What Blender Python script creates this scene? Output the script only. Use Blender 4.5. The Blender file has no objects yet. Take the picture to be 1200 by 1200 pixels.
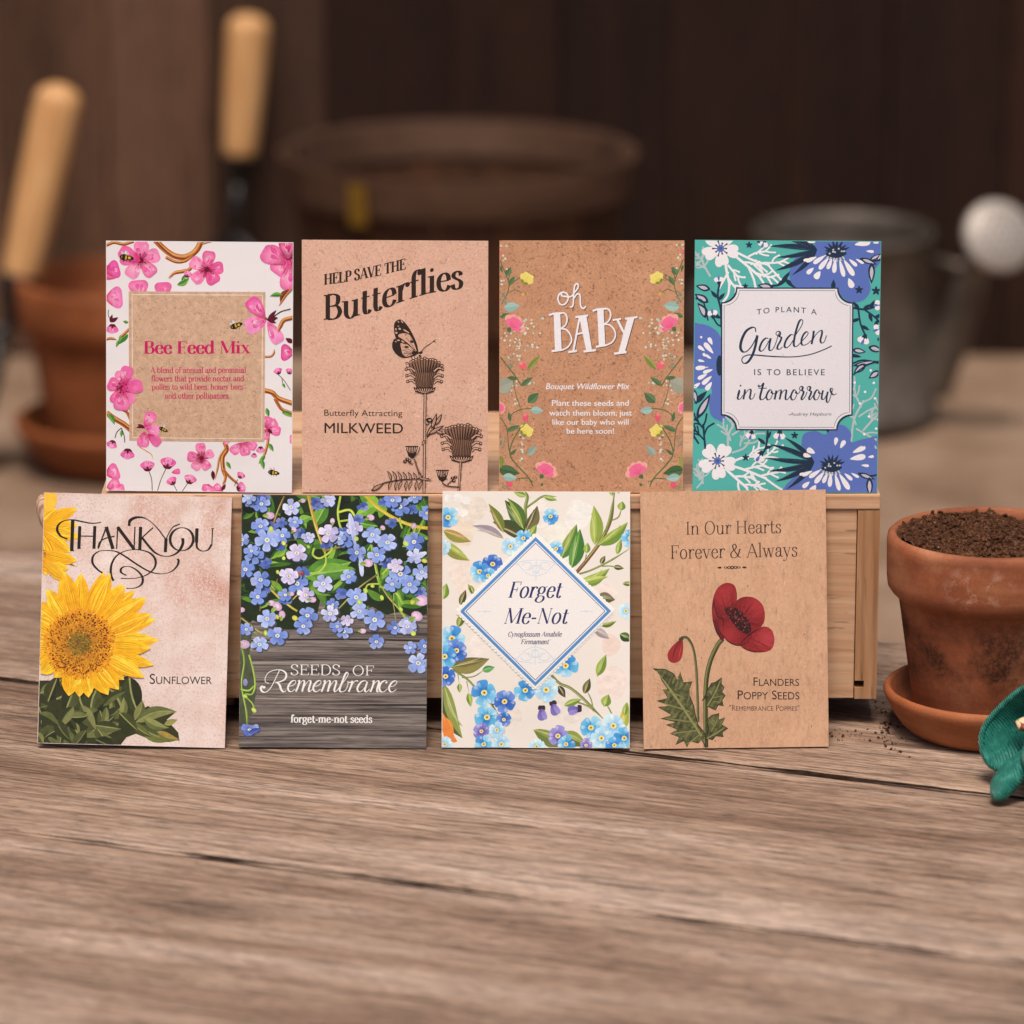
import bpy, bmesh, math, random
from mathutils import Vector, Matrix, noise
from mathutils.geometry import tessellate_polygon

SC = bpy.context.scene
COL = SC.collection
R = math.radians

# ------------------------------------------------------------------ camera
ELEV = R(15.0)
AIM = Vector((0.0, 0.03, 0.1))
CAMPOS = AIM - 2.0 * Vector((0, math.cos(ELEV), -math.sin(ELEV)))
cd = bpy.data.cameras.new("camera")
cd.sensor_width = 36.0
cd.lens = 36.0 * 5320.0 / 1200.0
cd.clip_start = 0.05
cd.clip_end = 200.0
cd.dof.use_dof = True
cd.dof.focus_distance = 1.992
cd.dof.aperture_fstop = cd.lens / 20.5
cam = bpy.data.objects.new("camera", cd)
COL.objects.link(cam)
cam.location = CAMPOS
cam.rotation_euler = (math.pi / 2 - ELEV, 0, 0)
SC.camera = cam

# ------------------------------------------------------------------ sky and sun
SUN_ELEV, SUN_AZ = R(66), R(-10)          # high soft light from the front left
W = bpy.data.worlds.new("World")
SC.world = W
W.use_nodes = True
wn = W.node_tree.nodes
sky = wn.new("ShaderNodeTexSky")
sky.sky_type = "NISHITA"
sky.sun_disc = False
sky.sun_elevation = SUN_ELEV
sky.sun_rotation = math.pi + SUN_AZ
sky.air_density = 0.6
sky.dust_density = 5.0
sky.ozone_density = 0.3
W.node_tree.links.new(sky.outputs[0], wn["Background"].inputs[0])
wn["Background"].inputs[1].default_value = 0.10
sl = bpy.data.lights.new("sun", "SUN")
sl.energy = 2.55
sl.angle = R(18)
sl.color = (1.0, 0.87, 0.76)
sun = bpy.data.objects.new("sun", sl)
COL.objects.link(sun)
sd = Vector((math.sin(SUN_AZ) * math.cos(SUN_ELEV), -math.cos(SUN_AZ) * math.cos(SUN_ELEV), math.sin(SUN_ELEV)))
sun.rotation_euler = sd.to_track_quat("Z", "Y").to_euler()
SC.view_settings.view_transform = "Standard"
SC.view_settings.look = "None"
SC.view_settings.exposure = 0.1
SC.view_settings.gamma = 1.0

# ------------------------------------------------------------------ helpers
def lin(c):
    if isinstance(c, str):
        c = [int(c[i:i + 2], 16) / 255 for i in (0, 2, 4)]
    return tuple(x / 12.92 if x <= 0.04045 else ((x + 0.055) / 1.055) ** 2.4 for x in c)

def setp(o, label=None, cat=None, group=None, kind=None):
    if label: o["label"] = label
    if cat: o["category"] = cat
    if group: o["group"] = group
    if kind: o["kind"] = kind
    return o

def thing(name, label, cat, loc=(0, 0, 0), group=None):
    o = bpy.data.objects.new(name, None)
    o.empty_display_size = 0.02
    COL.objects.link(o)
    o.location = loc
    return setp(o, label, cat, group)

def link(name, me, mat, parent=None, smooth=False):
    o = bpy.data.objects.new(name, me)
    COL.objects.link(o)
    if mat: me.materials.append(mat)
    if parent is not None: o.parent = parent
    if smooth:
        for p in me.polygons: p.use_smooth = True
    return o

def bm_obj(name, bm, mat, parent=None, smooth=False):
    me = bpy.data.meshes.new(name)
    bm.to_mesh(me)
    bm.free()
    return link(name, me, mat, parent, smooth)

def box_bm(x0, x1, y0, y1, z0, z1, bev=0.0006, seg=2, bm=None):
    own = bm is None
    b2 = bmesh.new()
    r = bmesh.ops.create_cube(b2, size=1.0)
    for v in b2.verts:
        v.co = Vector((x0 + (v.co.x + .5) * (x1 - x0), y0 + (v.co.y + .5) * (y1 - y0), z0 + (v.co.z + .5) * (z1 - z0)))
    if bev > 0:
        bmesh.ops.bevel(b2, geom=b2.edges[:], offset=bev, segments=seg, profile=0.6, affect="EDGES")
    if own: return b2
    me = bpy.data.meshes.new("tmp"); b2.to_mesh(me); b2.free(); bm.from_mesh(me); bpy.data.meshes.remove(me)
    return bm

def lathe_bm(prof, n=96, wob=0.0, seed=0):
    """revolve a closed or open (r, z) profile about Z"""
    bm = bmesh.new()
    rings = []
    for (r, z) in prof:
        if r < 1e-6:
            rings.append([bm.verts.new((0, 0, z))])
        else:
            ring = []
            for i in range(n):
                a = 2 * math.pi * i / n
                rr = r * (1 + wob * noise.noise(Vector((math.cos(a) * 1.5 + seed, math.sin(a) * 1.5, z * 30))))
                ring.append(bm.verts.new((rr * math.cos(a), rr * math.sin(a), z)))
            rings.append(ring)
    for a, b in zip(rings, rings[1:]):
        if len(a) == 1 and len(b) == 1: continue
        for i in range(n):
            j = (i + 1) % n
            if len(a) == 1: bm.faces.new((a[0], b[j], b[i]))
            elif len(b) == 1: bm.faces.new((a[i], a[j], b[0]))
            else: bm.faces.new((a[i], a[j], b[j], b[i]))
    bmesh.ops.recalc_face_normals(bm, faces=bm.faces[:])
    return bm

def catmull(pts, n=8, closed=False):
    pts = [Vector(p) for p in pts]
    if len(pts) < 3 and not closed: return pts
    out = []
    m = len(pts)
    rng = range(m if closed else m - 1)
    for i in rng:
        if closed:
            p0, p1, p2, p3 = pts[i - 1], pts[i], pts[(i + 1) % m], pts[(i + 2) % m]
        else:
            p1, p2 = pts[i], pts[i + 1]
            p0 = pts[i - 1] if i else p1 * 2 - p2
            p3 = pts[i + 2] if i + 2 < m else p2 * 2 - p1
        for k in range(n):
            t = k / n
            out.append(0.5 * ((2 * p1) + (p2 - p0) * t + (2 * p0 - 5 * p1 + 4 * p2 - p3) * t * t + (3 * p1 - p0 - 3 * p2 + p3) * t ** 3))
    if not closed: out.append(pts[-1])
    return out

def tube_bm(path, rad, n=16, bm=None, squash=None, cap=True):
    """sweep an (optionally squashed) circle along a path; rad is a number or a list"""
    bm = bm or bmesh.new()
    path = [Vector(p) for p in path]
    m = len(path)
    rings = []
    prev = None
    for i, p in enumerate(path):
        t = (path[min(i + 1, m - 1)] - path[max(i - 1, 0)]).normalized()
        if prev is None:
            ref = Vector((0, 0, 1)) if abs(t.z) < 0.9 else Vector((0, 1, 0))
            u = t.cross(ref).normalized()
        else:
            u = (prev - t * prev.dot(t)).normalized()
        prev = u
        v = t.cross(u)
        r = rad[i] if isinstance(rad, (list, tuple)) else rad
        sx, sy = squash or (1, 1)
        rings.append([bm.verts.new(p + u * (r * sx * math.cos(2 * math.pi * k / n)) + v * (r * sy * math.sin(2 * math.pi * k / n))) for k in range(n)])
    for a, b in zip(rings, rings[1:]):
        for k in range(n):
            bm.faces.new((a[k], a[(k + 1) % n], b[(k + 1) % n], b[k]))
    if cap:
        bm.faces.new(rings[0][::-1]); bm.faces.new(rings[-1])
    bmesh.ops.recalc_face_normals(bm, faces=bm.faces[:])
    return bm

# ------------------------------------------------------------------ material builder
class Mat:
    def __init__(s, name, rough=0.6, spec=0.3, metal=0.0):
        s.m = bpy.data.materials.new(name)
        s.m.use_nodes = True
        s.t = s.m.node_tree
        s.N, s.L = s.t.nodes, s.t.links
        s.b = s.N["Principled BSDF"]
        s.b.inputs["Roughness"].default_value = rough
        s.b.inputs["Specular IOR Level"].default_value = spec
        s.b.inputs["Metallic"].default_value = metal
        s.co = s.N.new("ShaderNodeTexCoord")
    def mapped(s, scale=(1, 1, 1), rot=(0, 0, 0), loc=(0, 0, 0), src="Object"):
        mp = s.N.new("ShaderNodeMapping")
        mp.inputs["Scale"].default_value = scale
        mp.inputs["Rotation"].default_value = rot
        mp.inputs["Location"].default_value = loc
        s.L.new(s.co.outputs[src], mp.inputs[0])
        return mp.outputs[0]
    def noise(s, vec, scale, detail=4, rough=0.55, dist=0.0):
        n = s.N.new("ShaderNodeTexNoise")
        n.inputs["Scale"].default_value = scale
        n.inputs["Detail"].default_value = detail
        n.inputs["Roughness"].default_value = rough
        n.inputs["Distortion"].default_value = dist
        s.L.new(vec, n.inputs["Vector"])
        return n.outputs["Fac"]
    def wave(s, vec, scale, dist=3, detail=2, dscale=1.0, axis="Y", kind="BANDS"):
        n = s.N.new("ShaderNodeTexWave")
        n.wave_type = kind
        if kind == "BANDS": n.bands_direction = axis
        else: n.rings_direction = axis
        n.inputs["Scale"].default_value = scale
        n.inputs["Distortion"].default_value = dist
        n.inputs["Detail"].default_value = detail
        n.inputs["Detail Scale"].default_value = dscale
        s.L.new(vec, n.inputs["Vector"])
        return n.outputs["Fac"]
    def voro(s, vec, scale, out="Distance"):
        n = s.N.new("ShaderNodeTexVoronoi")
        n.inputs["Scale"].default_value = scale
        s.L.new(vec, n.inputs["Vector"])
        return n.outputs[out]
    def ramp(s, fac, stops, interp="LINEAR"):
        n = s.N.new("ShaderNodeValToRGB")
        cr = n.color_ramp
        cr.interpolation = interp
        while len(cr.elements) < len(stops): cr.elements.new(0.5)
        for e, (p, c) in zip(cr.elements, stops):
            e.position = p
            c = (c, c, c) if isinstance(c, (int, float)) else c
            c = lin(c) if isinstance(c, str) else c
            e.color = (*c, 1)
        s.L.new(fac, n.inputs[0])
        return n.outputs[0]
    def mix(s, a, b, fac=0.5, mode="MIX"):
        n = s.N.new("ShaderNodeMix")
        n.data_type = "RGBA"
        n.blend_type = mode
        for sock, val in ((n.inputs[0], fac), (n.inputs[6], a), (n.inputs[7], b)):
            if hasattr(val, "links") or isinstance(val, bpy.types.NodeSocket): s.L.new(val, sock)
            elif isinstance(val, (int, float)) : sock.default_value = val if sock == n.inputs[0] else (val, val, val, 1)
            else: sock.default_value = (*(lin(val) if isinstance(val, str) else val), 1)
        return n.outputs[2]
    def math(s, op, a, b=0.0):
        n = s.N.new("ShaderNodeMath"); n.operation = op
        for sock, val in ((n.inputs[0], a), (n.inputs[1], b)):
            if isinstance(val, bpy.types.NodeSocket): s.L.new(val, sock)
            else: sock.default_value = val
        return n.outputs[0]
    def sep(s, vec):
        n = s.N.new("ShaderNodeSeparateXYZ"); s.L.new(vec, n.inputs[0]); return n.outputs
    def rnd(s):
        n = s.N.new("ShaderNodeObjectInfo"); return n.outputs["Random"]
    def color(s, c):
        if isinstance(c, bpy.types.NodeSocket): s.L.new(c, s.b.inputs["Base Color"])
        else: s.b.inputs["Base Color"].default_value = (*(lin(c) if isinstance(c, str) else c), 1)
        return s
    def rough(s, c): s.L.new(c, s.b.inputs["Roughness"]); return s
    def bump(s, h, strength=0.3, dist=0.001):
        n = s.N.new("ShaderNodeBump")
        n.inputs["Strength"].default_value = strength
        n.inputs["Distance"].default_value = dist
        s.L.new(h, n.inputs["Height"])
        if s.b.inputs["Normal"].is_linked:
            s.L.new(s.b.inputs["Normal"].links[0].from_socket, n.inputs["Normal"])
        s.L.new(n.outputs[0], s.b.inputs["Normal"])
        return s
# ------------------------------------------------------------------ materials of the place
def old_wood(name, cols, gs=1.0, dark=0.5, bumpd=0.0012, rough=0.75, axis=0, knots=True, fleck=0.6, contrast=1.0):
    """weathered board, grain along the object's X (axis 0) or Z (axis 2)"""
    M = Mat(name, rough, 0.25)
    off = M.rnd()
    add = M.N.new("ShaderNodeVectorMath"); add.operation = "ADD"
    cmb = M.N.new("ShaderNodeCombineXYZ")
    s7 = M.math("MULTIPLY", off, 37.0)
    for i in range(3): M.L.new(s7, cmb.inputs[i])
    M.L.new(M.co.outputs["Object"], add.inputs[0]); M.L.new(cmb.outputs[0], add.inputs[1])
    def mp(sc):
        m = M.N.new("ShaderNodeMapping"); m.inputs["Scale"].default_value = sc
        M.L.new(add.outputs[0], m.inputs[0]); return m.outputs[0]
    along = lambda a, c: (a, c, c) if axis == 0 else (c, c, a)
    broad = M.noise(mp(along(2.6 * gs, 20 * gs)), 1.0, 5, 0.6, 1.0)
    grain = M.noise(mp(along(26 * gs, 520 * gs)), 1.0, 5, 0.68, 0.5)
    fine = M.noise(mp(along(110 * gs, 1700 * gs)), 1.0, 3, 0.7, 0.2)
    c0 = M.ramp(broad, [(0.28, cols[0]), (0.5, cols[1]), (0.72, cols[2])])
    g = M.ramp(grain, [(0.33, 1 - dark * contrast), (0.55, 1.0)])
    c1 = M.mix(c0, g, 0.85, "MULTIPLY")
    f = M.ramp(fine, [(0.36, 1 - fleck * contrast), (0.52, 1.0), (0.75, 1.12)])
    c2 = M.mix(c1, f, 0.8, "MULTIPLY")
    if knots:
        kn = M.voro(mp(along(4.5 * gs, 9 * gs)), 1.0)
        c2 = M.mix(c2, M.ramp(kn, [(0.05, 0.35), (0.16, 1.0)]), 0.6, "MULTIPLY")
    crack = M.ramp(M.noise(mp(along(9.0 * gs, 230 * gs)), 1.0, 4, 0.6, 0.5), [(0.31, 0.3), (0.37, 1.0)])
    c2 = M.mix(c2, crack, 0.75, "MULTIPLY")
    M.color(c2)
    h = M.math("ADD", M.math("MULTIPLY", grain, 0.7), M.math("MULTIPLY", fine, 0.5))
    h = M.math("ADD", h, M.math("MULTIPLY", crack, 0.6))
    M.bump(h, 0.8, bumpd)
    return M.m

MT = {}
MT["table"] = old_wood("weathered table wood", ["8d705d", "b79b85", "d9c0ad"], 1.0, 0.85, 0.0016, fleck=0.8)
MT["fence_lit"] = old_wood("lit brown fence boards", ["533a2a", "6d4f3d", "7e604c"], 0.3, 0.35, 0.002, axis=2)  # paler brown stands in for the light on the left boards
MT["fence_half_lit"] = old_wood("half-lit fence boards", ["36251b", "4a3427", "593f30"], 0.3, 0.35, 0.002, axis=2)  # in-between tone where the painted light fades out
MT["fence_shaded"] = old_wood("shaded fence boards", ["1e0f09", "2e190f", "3c2216"], 0.3, 0.4, 0.002, axis=2)  # shade is put into the colour of the remaining boards

def pine(name, axis=0, tint=("c99a76", "d8b08c", "e2c19f"), ring=0.05):
    M = Mat(name, 0.5, 0.35)
    sc = {0: (1.3, 14, 14), 2: (14, 14, 1.3)}[axis]
    v = M.mapped(sc)
    b = M.noise(v, 6.0, 3, 0.5, 1.5)
    w = M.wave(M.mapped({0: (1.0, 9, 9), 2: (9, 9, 1.0)}[axis]), 7.0, 5.0, 2, 1.2, "Z" if axis == 0 else "X")
    fine = M.noise(M.mapped({0: (40, 900, 900), 2: (900, 900, 40)}[axis]), 1.0, 3, 0.6)
    c = M.ramp(b, [(0.3, tint[0]), (0.55, tint[1]), (0.75, tint[2])])
    c = M.mix(c, M.ramp(w, [(0.0, 1 - ring * 2.2), (0.35, 1 - ring * 0.5), (1.0, 1.0)]), 1.0, "MULTIPLY")
    c = M.mix(c, M.ramp(fine, [(0.35, 0.86), (0.6, 1.0)]), 0.8, "MULTIPLY")
    dash = M.noise(M.mapped({0: (55, 420, 420), 2: (420, 420, 55)}[axis]), 1.0, 2, 0.5)
    c = M.mix(c, M.ramp(dash, [(0.31, 0.55), (0.36, 1.0)]), 0.85, "MULTIPLY")
    M.color(c)
    M.bump(fine, 0.25, 0.0004)
    return M.m
MT["pine"] = pine("planed pine")
MT["pine_side"] = pine("planed pine upright", 2, ("a67853", "b68963", "c59a75"), 0.10)

def terracotta(name, base, dirt_shade, seed, marks=True):
    M = Mat(name, 0.72, 0.25)
    o = M.mapped((1, 1, 1), loc=(seed, seed * .7, 0))
    cloud = M.noise(o, 22, 6, 0.6, 0.5)
    streak = M.noise(M.mapped((14, 14, 90)), 1.0, 5, 0.6, 0.6)
    c = M.ramp(cloud, [(0.3, base[0]), (0.5, base[1]), (0.7, base[2])])
    c = M.mix(c, M.ramp(streak, [(0.35, 0.68), (0.6, 1.08)]), 0.8, "MULTIPLY")
    fine = M.noise(o, 900, 3, 0.6)
    c = M.mix(c, M.ramp(fine, [(0.35, 0.85), (0.6, 1.03)]), 0.7, "MULTIPLY")
    if marks:
        z = M.sep(M.co.outputs["Object"])[2]
        # damp, sooty staining low on the wall, and a chalky bloom on the rim band
        low = M.ramp(M.math("MULTIPLY", z, 1 / 0.09), [(0.16, 0.0), (0.3, 1.0), (0.5, 0.9), (0.68, 0.0)])
        blot = M.ramp(M.noise(M.mapped((1, 1, 1), loc=(1.31, 0.4, 0.3)), 26, 5, 0.62, 0.3), [(0.44, 0.0), (0.58, 1.0)])
        spk = M.ramp(M.noise(o, 420, 3, 0.7), [(0.36, 0.4), (0.55, 1.0)])
        k = M.mix(M.mix(low, blot, 1.0, "MULTIPLY"), spk, 1.0, "MULTIPLY")
        c = M.mix(c, dirt_shade, M.math("MULTIPLY", k, 0.85))
        d = M.N.new("ShaderNodeVectorMath"); d.operation = "DISTANCE"
        mpn = M.mapped((1, 1, 1.5)); M.L.new(mpn, d.inputs[0]); d.inputs[1].default_value = (-0.016, -0.043, 0.0705 * 1.5)
        near = M.ramp(M.math("MULTIPLY", d.outputs["Value"], 1 / 0.03), [(0.12, 1.0), (0.6, 0.0)])
        bl = M.ramp(M.noise(o, 150, 6, 0.7, 0.4), [(0.5, 0.0), (0.64, 1.0)])
        c = M.mix(c, "d9b9a4", M.math("MULTIPLY", M.mix(near, bl, 1.0, "MULTIPLY"), 0.65))
    M.color(c)
    M.bump(M.math("ADD", M.math("MULTIPLY", fine, 0.4), streak), 0.25, 0.0006)
    return M.m
TC = ("7c452c", "98593b", "b27a58")
MT["terra"] = terracotta("terracotta", TC, "2c1c14", 0.0)
MT["terra_plain"] = terracotta("terracotta saucer", ("95532f", "ab6640", "ba7a52"), "2c1c14", 3.0, False)
MT["terra_far"] = terracotta("aged terracotta", ("74401f", "8a4d29", "9a5c36"), "2c1c14", 5.0, False)

M = Mat("potting soil", 0.95, 0.1)
n1 = M.noise(M.co.outputs["Object"], 700, 4, 0.7)
n2 = M.noise(M.co.outputs["Object"], 180, 4, 0.6)
c = M.ramp(n1, [(0.3, "2c1b12"), (0.5, "5c3d2b"), (0.68, "8a6249")])
c = M.mix(c, M.ramp(n2, [(0.3, 0.6), (0.65, 1.1)]), 0.8, "MULTIPLY")
bit = M.ramp(M.voro(M.co.outputs["Object"], 330), [(0.09, 1.0), (0.12, 0.0)])
sel = M.ramp(M.noise(M.co.outputs["Object"], 140, 1), [(0.6, 0.0), (0.63, 1.0)])
c = M.mix(c, "c9b299", M.mix(bit, sel, 1.0, "MULTIPLY"))
M.color(c).bump(n1, 0.9, 0.002)
MT["soil"] = M.m

M = Mat("bare ground", 0.95, 0.1)
n1 = M.noise(M.co.outputs["Object"], 9, 6, 0.62, 0.4)
n2 = M.noise(M.co.outputs["Object"], 120, 5, 0.7)
c = M.ramp(n1, [(0.3, "745c4b"), (0.5, "967e69"), (0.72, "ae9784")])
c = M.mix(c, M.ramp(n2, [(0.3, 0.7), (0.65, 1.1)]), 0.7, "MULTIPLY")
M.color(c).bump(n2, 0.6, 0.01)
MT["ground"] = M.m

M = Mat("turned ash handle", 0.42, 0.4)
n1 = M.noise(M.mapped((300, 300, 16)), 1.0, 4, 0.6)
M.color(M.ramp(n1, [(0.3, "b98653"), (0.55, "d0a06a"), (0.75, "dcb483")]))
MT["handle"] = M.m
MT["burn"] = Mat("branded mark", 0.7).color("8a5f43").m
M = Mat("black painted steel", 0.4, 0.5); M.color("0d0c0c"); MT["black"] = M.m
M = Mat("worn steel", 0.45, 0.5, 0.7)
M.color(M.ramp(M.noise(M.mapped(), 60, 5), [(0.3, "5b5754"), (0.7, "8d8986")])); MT["steel"] = M.m
M = Mat("galvanised sheet", 0.5, 0.5, 0.55)
M.color(M.ramp(M.noise(M.mapped(), 25, 5, 0.6), [(0.3, "524b44"), (0.55, "6f675e"), (0.75, "857c72")]))
M.bump(M.noise(M.mapped(), 40, 3), 0.2, 0.002); MT["zinc"] = M.m
M = Mat("pale galvanised sprinkler head", 0.5, 0.4, 0.2); M.color("a9a29a"); MT["enamel"] = M.m
MT["slat"] = old_wood("basket slats", ["2f1c11", "4d301d", "63402a"], 0.8, 0.4, 0.001, axis=2, knots=False)
MT["hoop"] = old_wood("basket hoop", ["46301f", "5d4231", "6b503f"], 0.8, 0.3, 0.001, axis=0, knots=False)
M = Mat("jute rope", 0.9, 0.1)
M.color(M.ramp(M.wave(M.mapped((1, 1, 1)), 260, 2), [(0.2, "a5836c"), (0.8, "d3b49d")])); MT["rope"] = M.m
M = Mat("brass hasp", 0.4, 0.5, 0.6); M.color("9a7a2e"); MT["brass"] = M.m

# ------------------------------------------------------------------ ground, fence, table
GZ = -0.25
bm = bmesh.new()
N = 60
def gcoord(i): 
    t = i / N * 2 - 1
    return math.copysign(abs(t) ** 3 * 30, t)
gv = [[bm.verts.new((gcoord(i), 1.5 + gcoord(j), GZ + 0.004 * noise.noise(Vector((gcoord(i) * 6, gcoord(j) * 6, 0))) * (abs(gcoord(i)) < 4))) for j in range(N + 1)] for i in range(N + 1)]
for i in range(N):
    for j in range(N):
        bm.faces.new((gv[i][j], gv[i + 1][j], gv[i + 1][j + 1], gv[i][j + 1]))
setp(bm_obj("ground", bm, MT["ground"], smooth=True), kind="structure")

rng = random.Random(4)
fence = thing("wooden_fence", "tall dark brown fence of vertical boards behind the pots and basket", "fence", (0, 1.86, GZ))
x = -1.9
while x < 1.9:
    w = rng.uniform(0.085, 0.105)
    bm = box_bm(-w / 2, w / 2, -0.009, 0.009, 0, 1.15 + rng.uniform(-.01, .01), 0.002)
    for v in bm.verts: v.co.y += 0.0025 * math.sin(v.co.z * 3 + x * 9)
    b = bm_obj("board", bm, MT["fence_lit" if x < -0.33 else "fence_half_lit" if x < -0.235 else "fence_shaded"], fence)
    b.location = (x + w / 2, rng.uniform(-.003, .003), 0.0)
    x += w + 0.0006
bm_obj("light_stop_panel", box_bm(-1.9, 1.9, 0.0125, 0.0165, 0.01, 1.12, 0), MT["fence_shaded"], fence)  # added unseen panel, keeps sky light from showing through the board gaps
for z in (0.2, 0.9):
    bm_obj("rail", box_bm(-1.9, 1.9, 0.017, 0.05, z, z + 0.07, 0.003), MT["fence_shaded"], fence)

TYAW = R(-21.0)
table = thing("wooden_table", "weathered grey-brown plank table under the crate and seed packets", "table", (0, 0, 0))
table.rotation_euler = (0, 0, TYAW)
edges = [0.224, 0.016, -0.176, -0.385, -0.58, -0.78, -0.98]
for k, (a, b) in enumerate(zip(edges, edges[1:])):
    bm = bmesh.new()
    nx, ny = 90, 14
    L0, L1 = -1.1, 1.1
    g = 0.0016
    top = []
    for i in range(nx + 1):
        xx = L0 + (L1 - L0) * i / nx
        row = []
        for j in range(ny + 1):
            t = 0.5 - 0.5 * math.cos(math.pi * j / ny)
            yy = (b + g) + (a - b - 2 * g) * t
            e = min(t, 1 - t) * (a - b)
            zz = -0.0022 * max(0, 1 - e / 0.0045) ** 2
            wob = 0.0008 * noise.noise(Vector((xx * 30, k * 5 + (t > .5), 0))) if j in (0, ny) else 0
            row.append(bm.verts.new((xx, yy + wob, zz)))
        top.append(row)
    for i in range(nx):
        for j in range(ny):
            bm.faces.new((top[i][j], top[i + 1][j], top[i + 1][j + 1], top[i][j + 1]))
    r = bmesh.ops.extrude_face_region(bm, geom=bm.faces[:])
    for v in r["geom"]:
        if isinstance(v, bmesh.types.BMVert): v.co.z -= 0.026
    bmesh.ops.recalc_face_normals(bm, faces=bm.faces[:])
    bm_obj("plank", bm, MT["table"], table)
M = Mat("grime and painted shade in the seams", 0.95, 0.05)  # dark colour carries both grime and the unlit depth of the gaps
M.color(M.ramp(M.noise(M.mapped(), 200, 3), [(0.35, "1c140f"), (0.7, "3c2e25")])); MT["dirt_shade"] = M.m
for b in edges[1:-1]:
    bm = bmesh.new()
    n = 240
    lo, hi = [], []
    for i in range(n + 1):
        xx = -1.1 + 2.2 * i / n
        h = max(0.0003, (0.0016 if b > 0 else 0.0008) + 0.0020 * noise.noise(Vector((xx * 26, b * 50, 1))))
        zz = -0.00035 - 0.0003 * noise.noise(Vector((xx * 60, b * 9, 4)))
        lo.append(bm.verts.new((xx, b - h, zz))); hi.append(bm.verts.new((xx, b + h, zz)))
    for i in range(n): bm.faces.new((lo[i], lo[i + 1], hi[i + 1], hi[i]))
    bm_obj("seam_dirt_shade", bm, MT["dirt_shade"], table)
for (lx, ly) in ((-0.95, 0.14), (0.95, 0.14), (-0.95, -0.9), (0.95, -0.9)):
    bm_obj("leg", box_bm(lx - .03, lx + .03, ly - .03, ly + .03, GZ, -0.0275, 0.003), MT["table"], table)

# ------------------------------------------------------------------ the pine crate
CY0, CY1, CX0, CX1, CZ0, CZ1 = 0.033, 0.188, -0.1815, 0.1625, 0.0128, 0.107
crate = thing("wooden_crate", "pale pine crate turned upside down as a riser on the table", "crate", (0, 0, 0))
tt = 0.0068
bm_obj("top_board", box_bm(CX0, CX1, CY0, 0.146, CZ1 - tt, CZ1, 0.0008), MT["pine"], crate)
bm_obj("top_board", box_bm(CX0, CX1, 0.1495, CY1, CZ1 - tt, CZ1, 0.0008), MT["pine"], crate)
bm_obj("front_panel", box_bm(CX0 + 0.0101, CX1 - 0.0101, CY0 + 0.0012, CY0 + 0.009, CZ0, CZ1 - tt - 0.0004, 0.0005), MT["pine"], crate)
bm_obj("back_panel", box_bm(CX0 + 0.0105, CX1 - 0.0105, CY1 - 0.009, CY1 - 0.001, CZ0, CZ1 - tt - 0.0004, 0.0005), MT["pine"], crate)
for (a, b, s) in ((CX0, CX0 + 0.0098, 1), (CX1 - 0.0098, CX1, -1)):
    # side board with a small slot near its lower front corner
    bm = bmesh.new()
    z = CZ1 - tt - 0.0004
    if s < 0:
        pr = [(a, CZ0), (b, CZ0), (b, z), (a, z), (a, CZ0 + 0.0085), (a + 0.0042, CZ0 + 0.0085), (a + 0.0042, CZ0 + 0.0052), (a, CZ0 + 0.0052)]
    else:
        pr = [(a, CZ0), (b, CZ0), (b, CZ0 + 0.0052), (b - 0.0042, CZ0 + 0.0052), (b - 0.0042, CZ0 + 0.0085), (b, CZ0 + 0.0085), (b, z), (a, z)]
    v0 = [bm.verts.new((p, CY0 + 0.0004, q)) for p, q in pr]
    v1 = [bm.verts.new((p, CY1, q)) for p, q in pr]
    bm.faces.new(v0); bm.faces.new(v1[::-1])
    for i in range(8): bm.faces.new((v0[i], v1[i], v1[(i + 1) % 8], v0[(i + 1) % 8]))
    bmesh.ops.recalc_face_normals(bm, faces=bm.faces[:])
    bm_obj("side_panel", bm, MT["pine_side"], crate)
for xx in (-0.14, 0.12):
    bm_obj("foot", box_bm(xx - 0.014, xx + 0.014, CY0 + 0.03, CY1 - 0.012, 0.0002, CZ0 - 0.0003, 0.0006), MT["pine"], crate)
# short loop of jute rope as the carrying handle on the left end
loop = catmull([(CX0 + .004, 0.075, 0.074), (CX0 - 0.012, 0.073, 0.079), (CX0 - 0.024, 0.07, 0.089), (CX0 - 0.0285, 0.068, 0.095), (CX0 - 0.0275, 0.066, 0.087), (CX0 - 0.02, 0.063, 0.077), (CX0 - 0.008, 0.062, 0.071), (CX0 + .004, 0.062, 0.07)], 6)
bm_obj("rope_handle", tube_bm(loop, 0.0034, 12), MT["rope"], crate, True)

# ------------------------------------------------------------------ pots, saucers and soil
def pot_profile(s=1.0, h=0.0845, r0=0.0318, r1=0.0403, rim=0.0458, band=0.028, t=0.005):
    P = [(0.004, 0.0), (r0 - .0015, 0.0), (r0, 0.0015)]
    for k in range(1, 8):
        f = k / 8; P.append((r0 + (r1 - r0) * f, (h - band) * f))
    P += [(r1, h - band - 0.0006), (r1 + 0.0014, h - band), (rim - 0.0022, h - band + 0.0018), (rim - 0.0008, h - band + 0.004), (rim - 0.0003, h - band + 0.008)]
    P += [(rim, h - 0.004), (rim - 0.0004, h - 0.0015), (rim - 0.0016, h - 0.0003), (rim - 0.0031, h), (rim - 0.0044, h - 0.0011), (rim - 0.0051, h - 0.004)]
    P += [(rim - t - 0.0012, h - band * .8), (r1 - t + 0.0005, h - band), (r0 - t + .001, 0.006), (0.004, 0.0055), (0.004, 0.0)]
    return [(a * s, b * s) for a, b in P]
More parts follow.
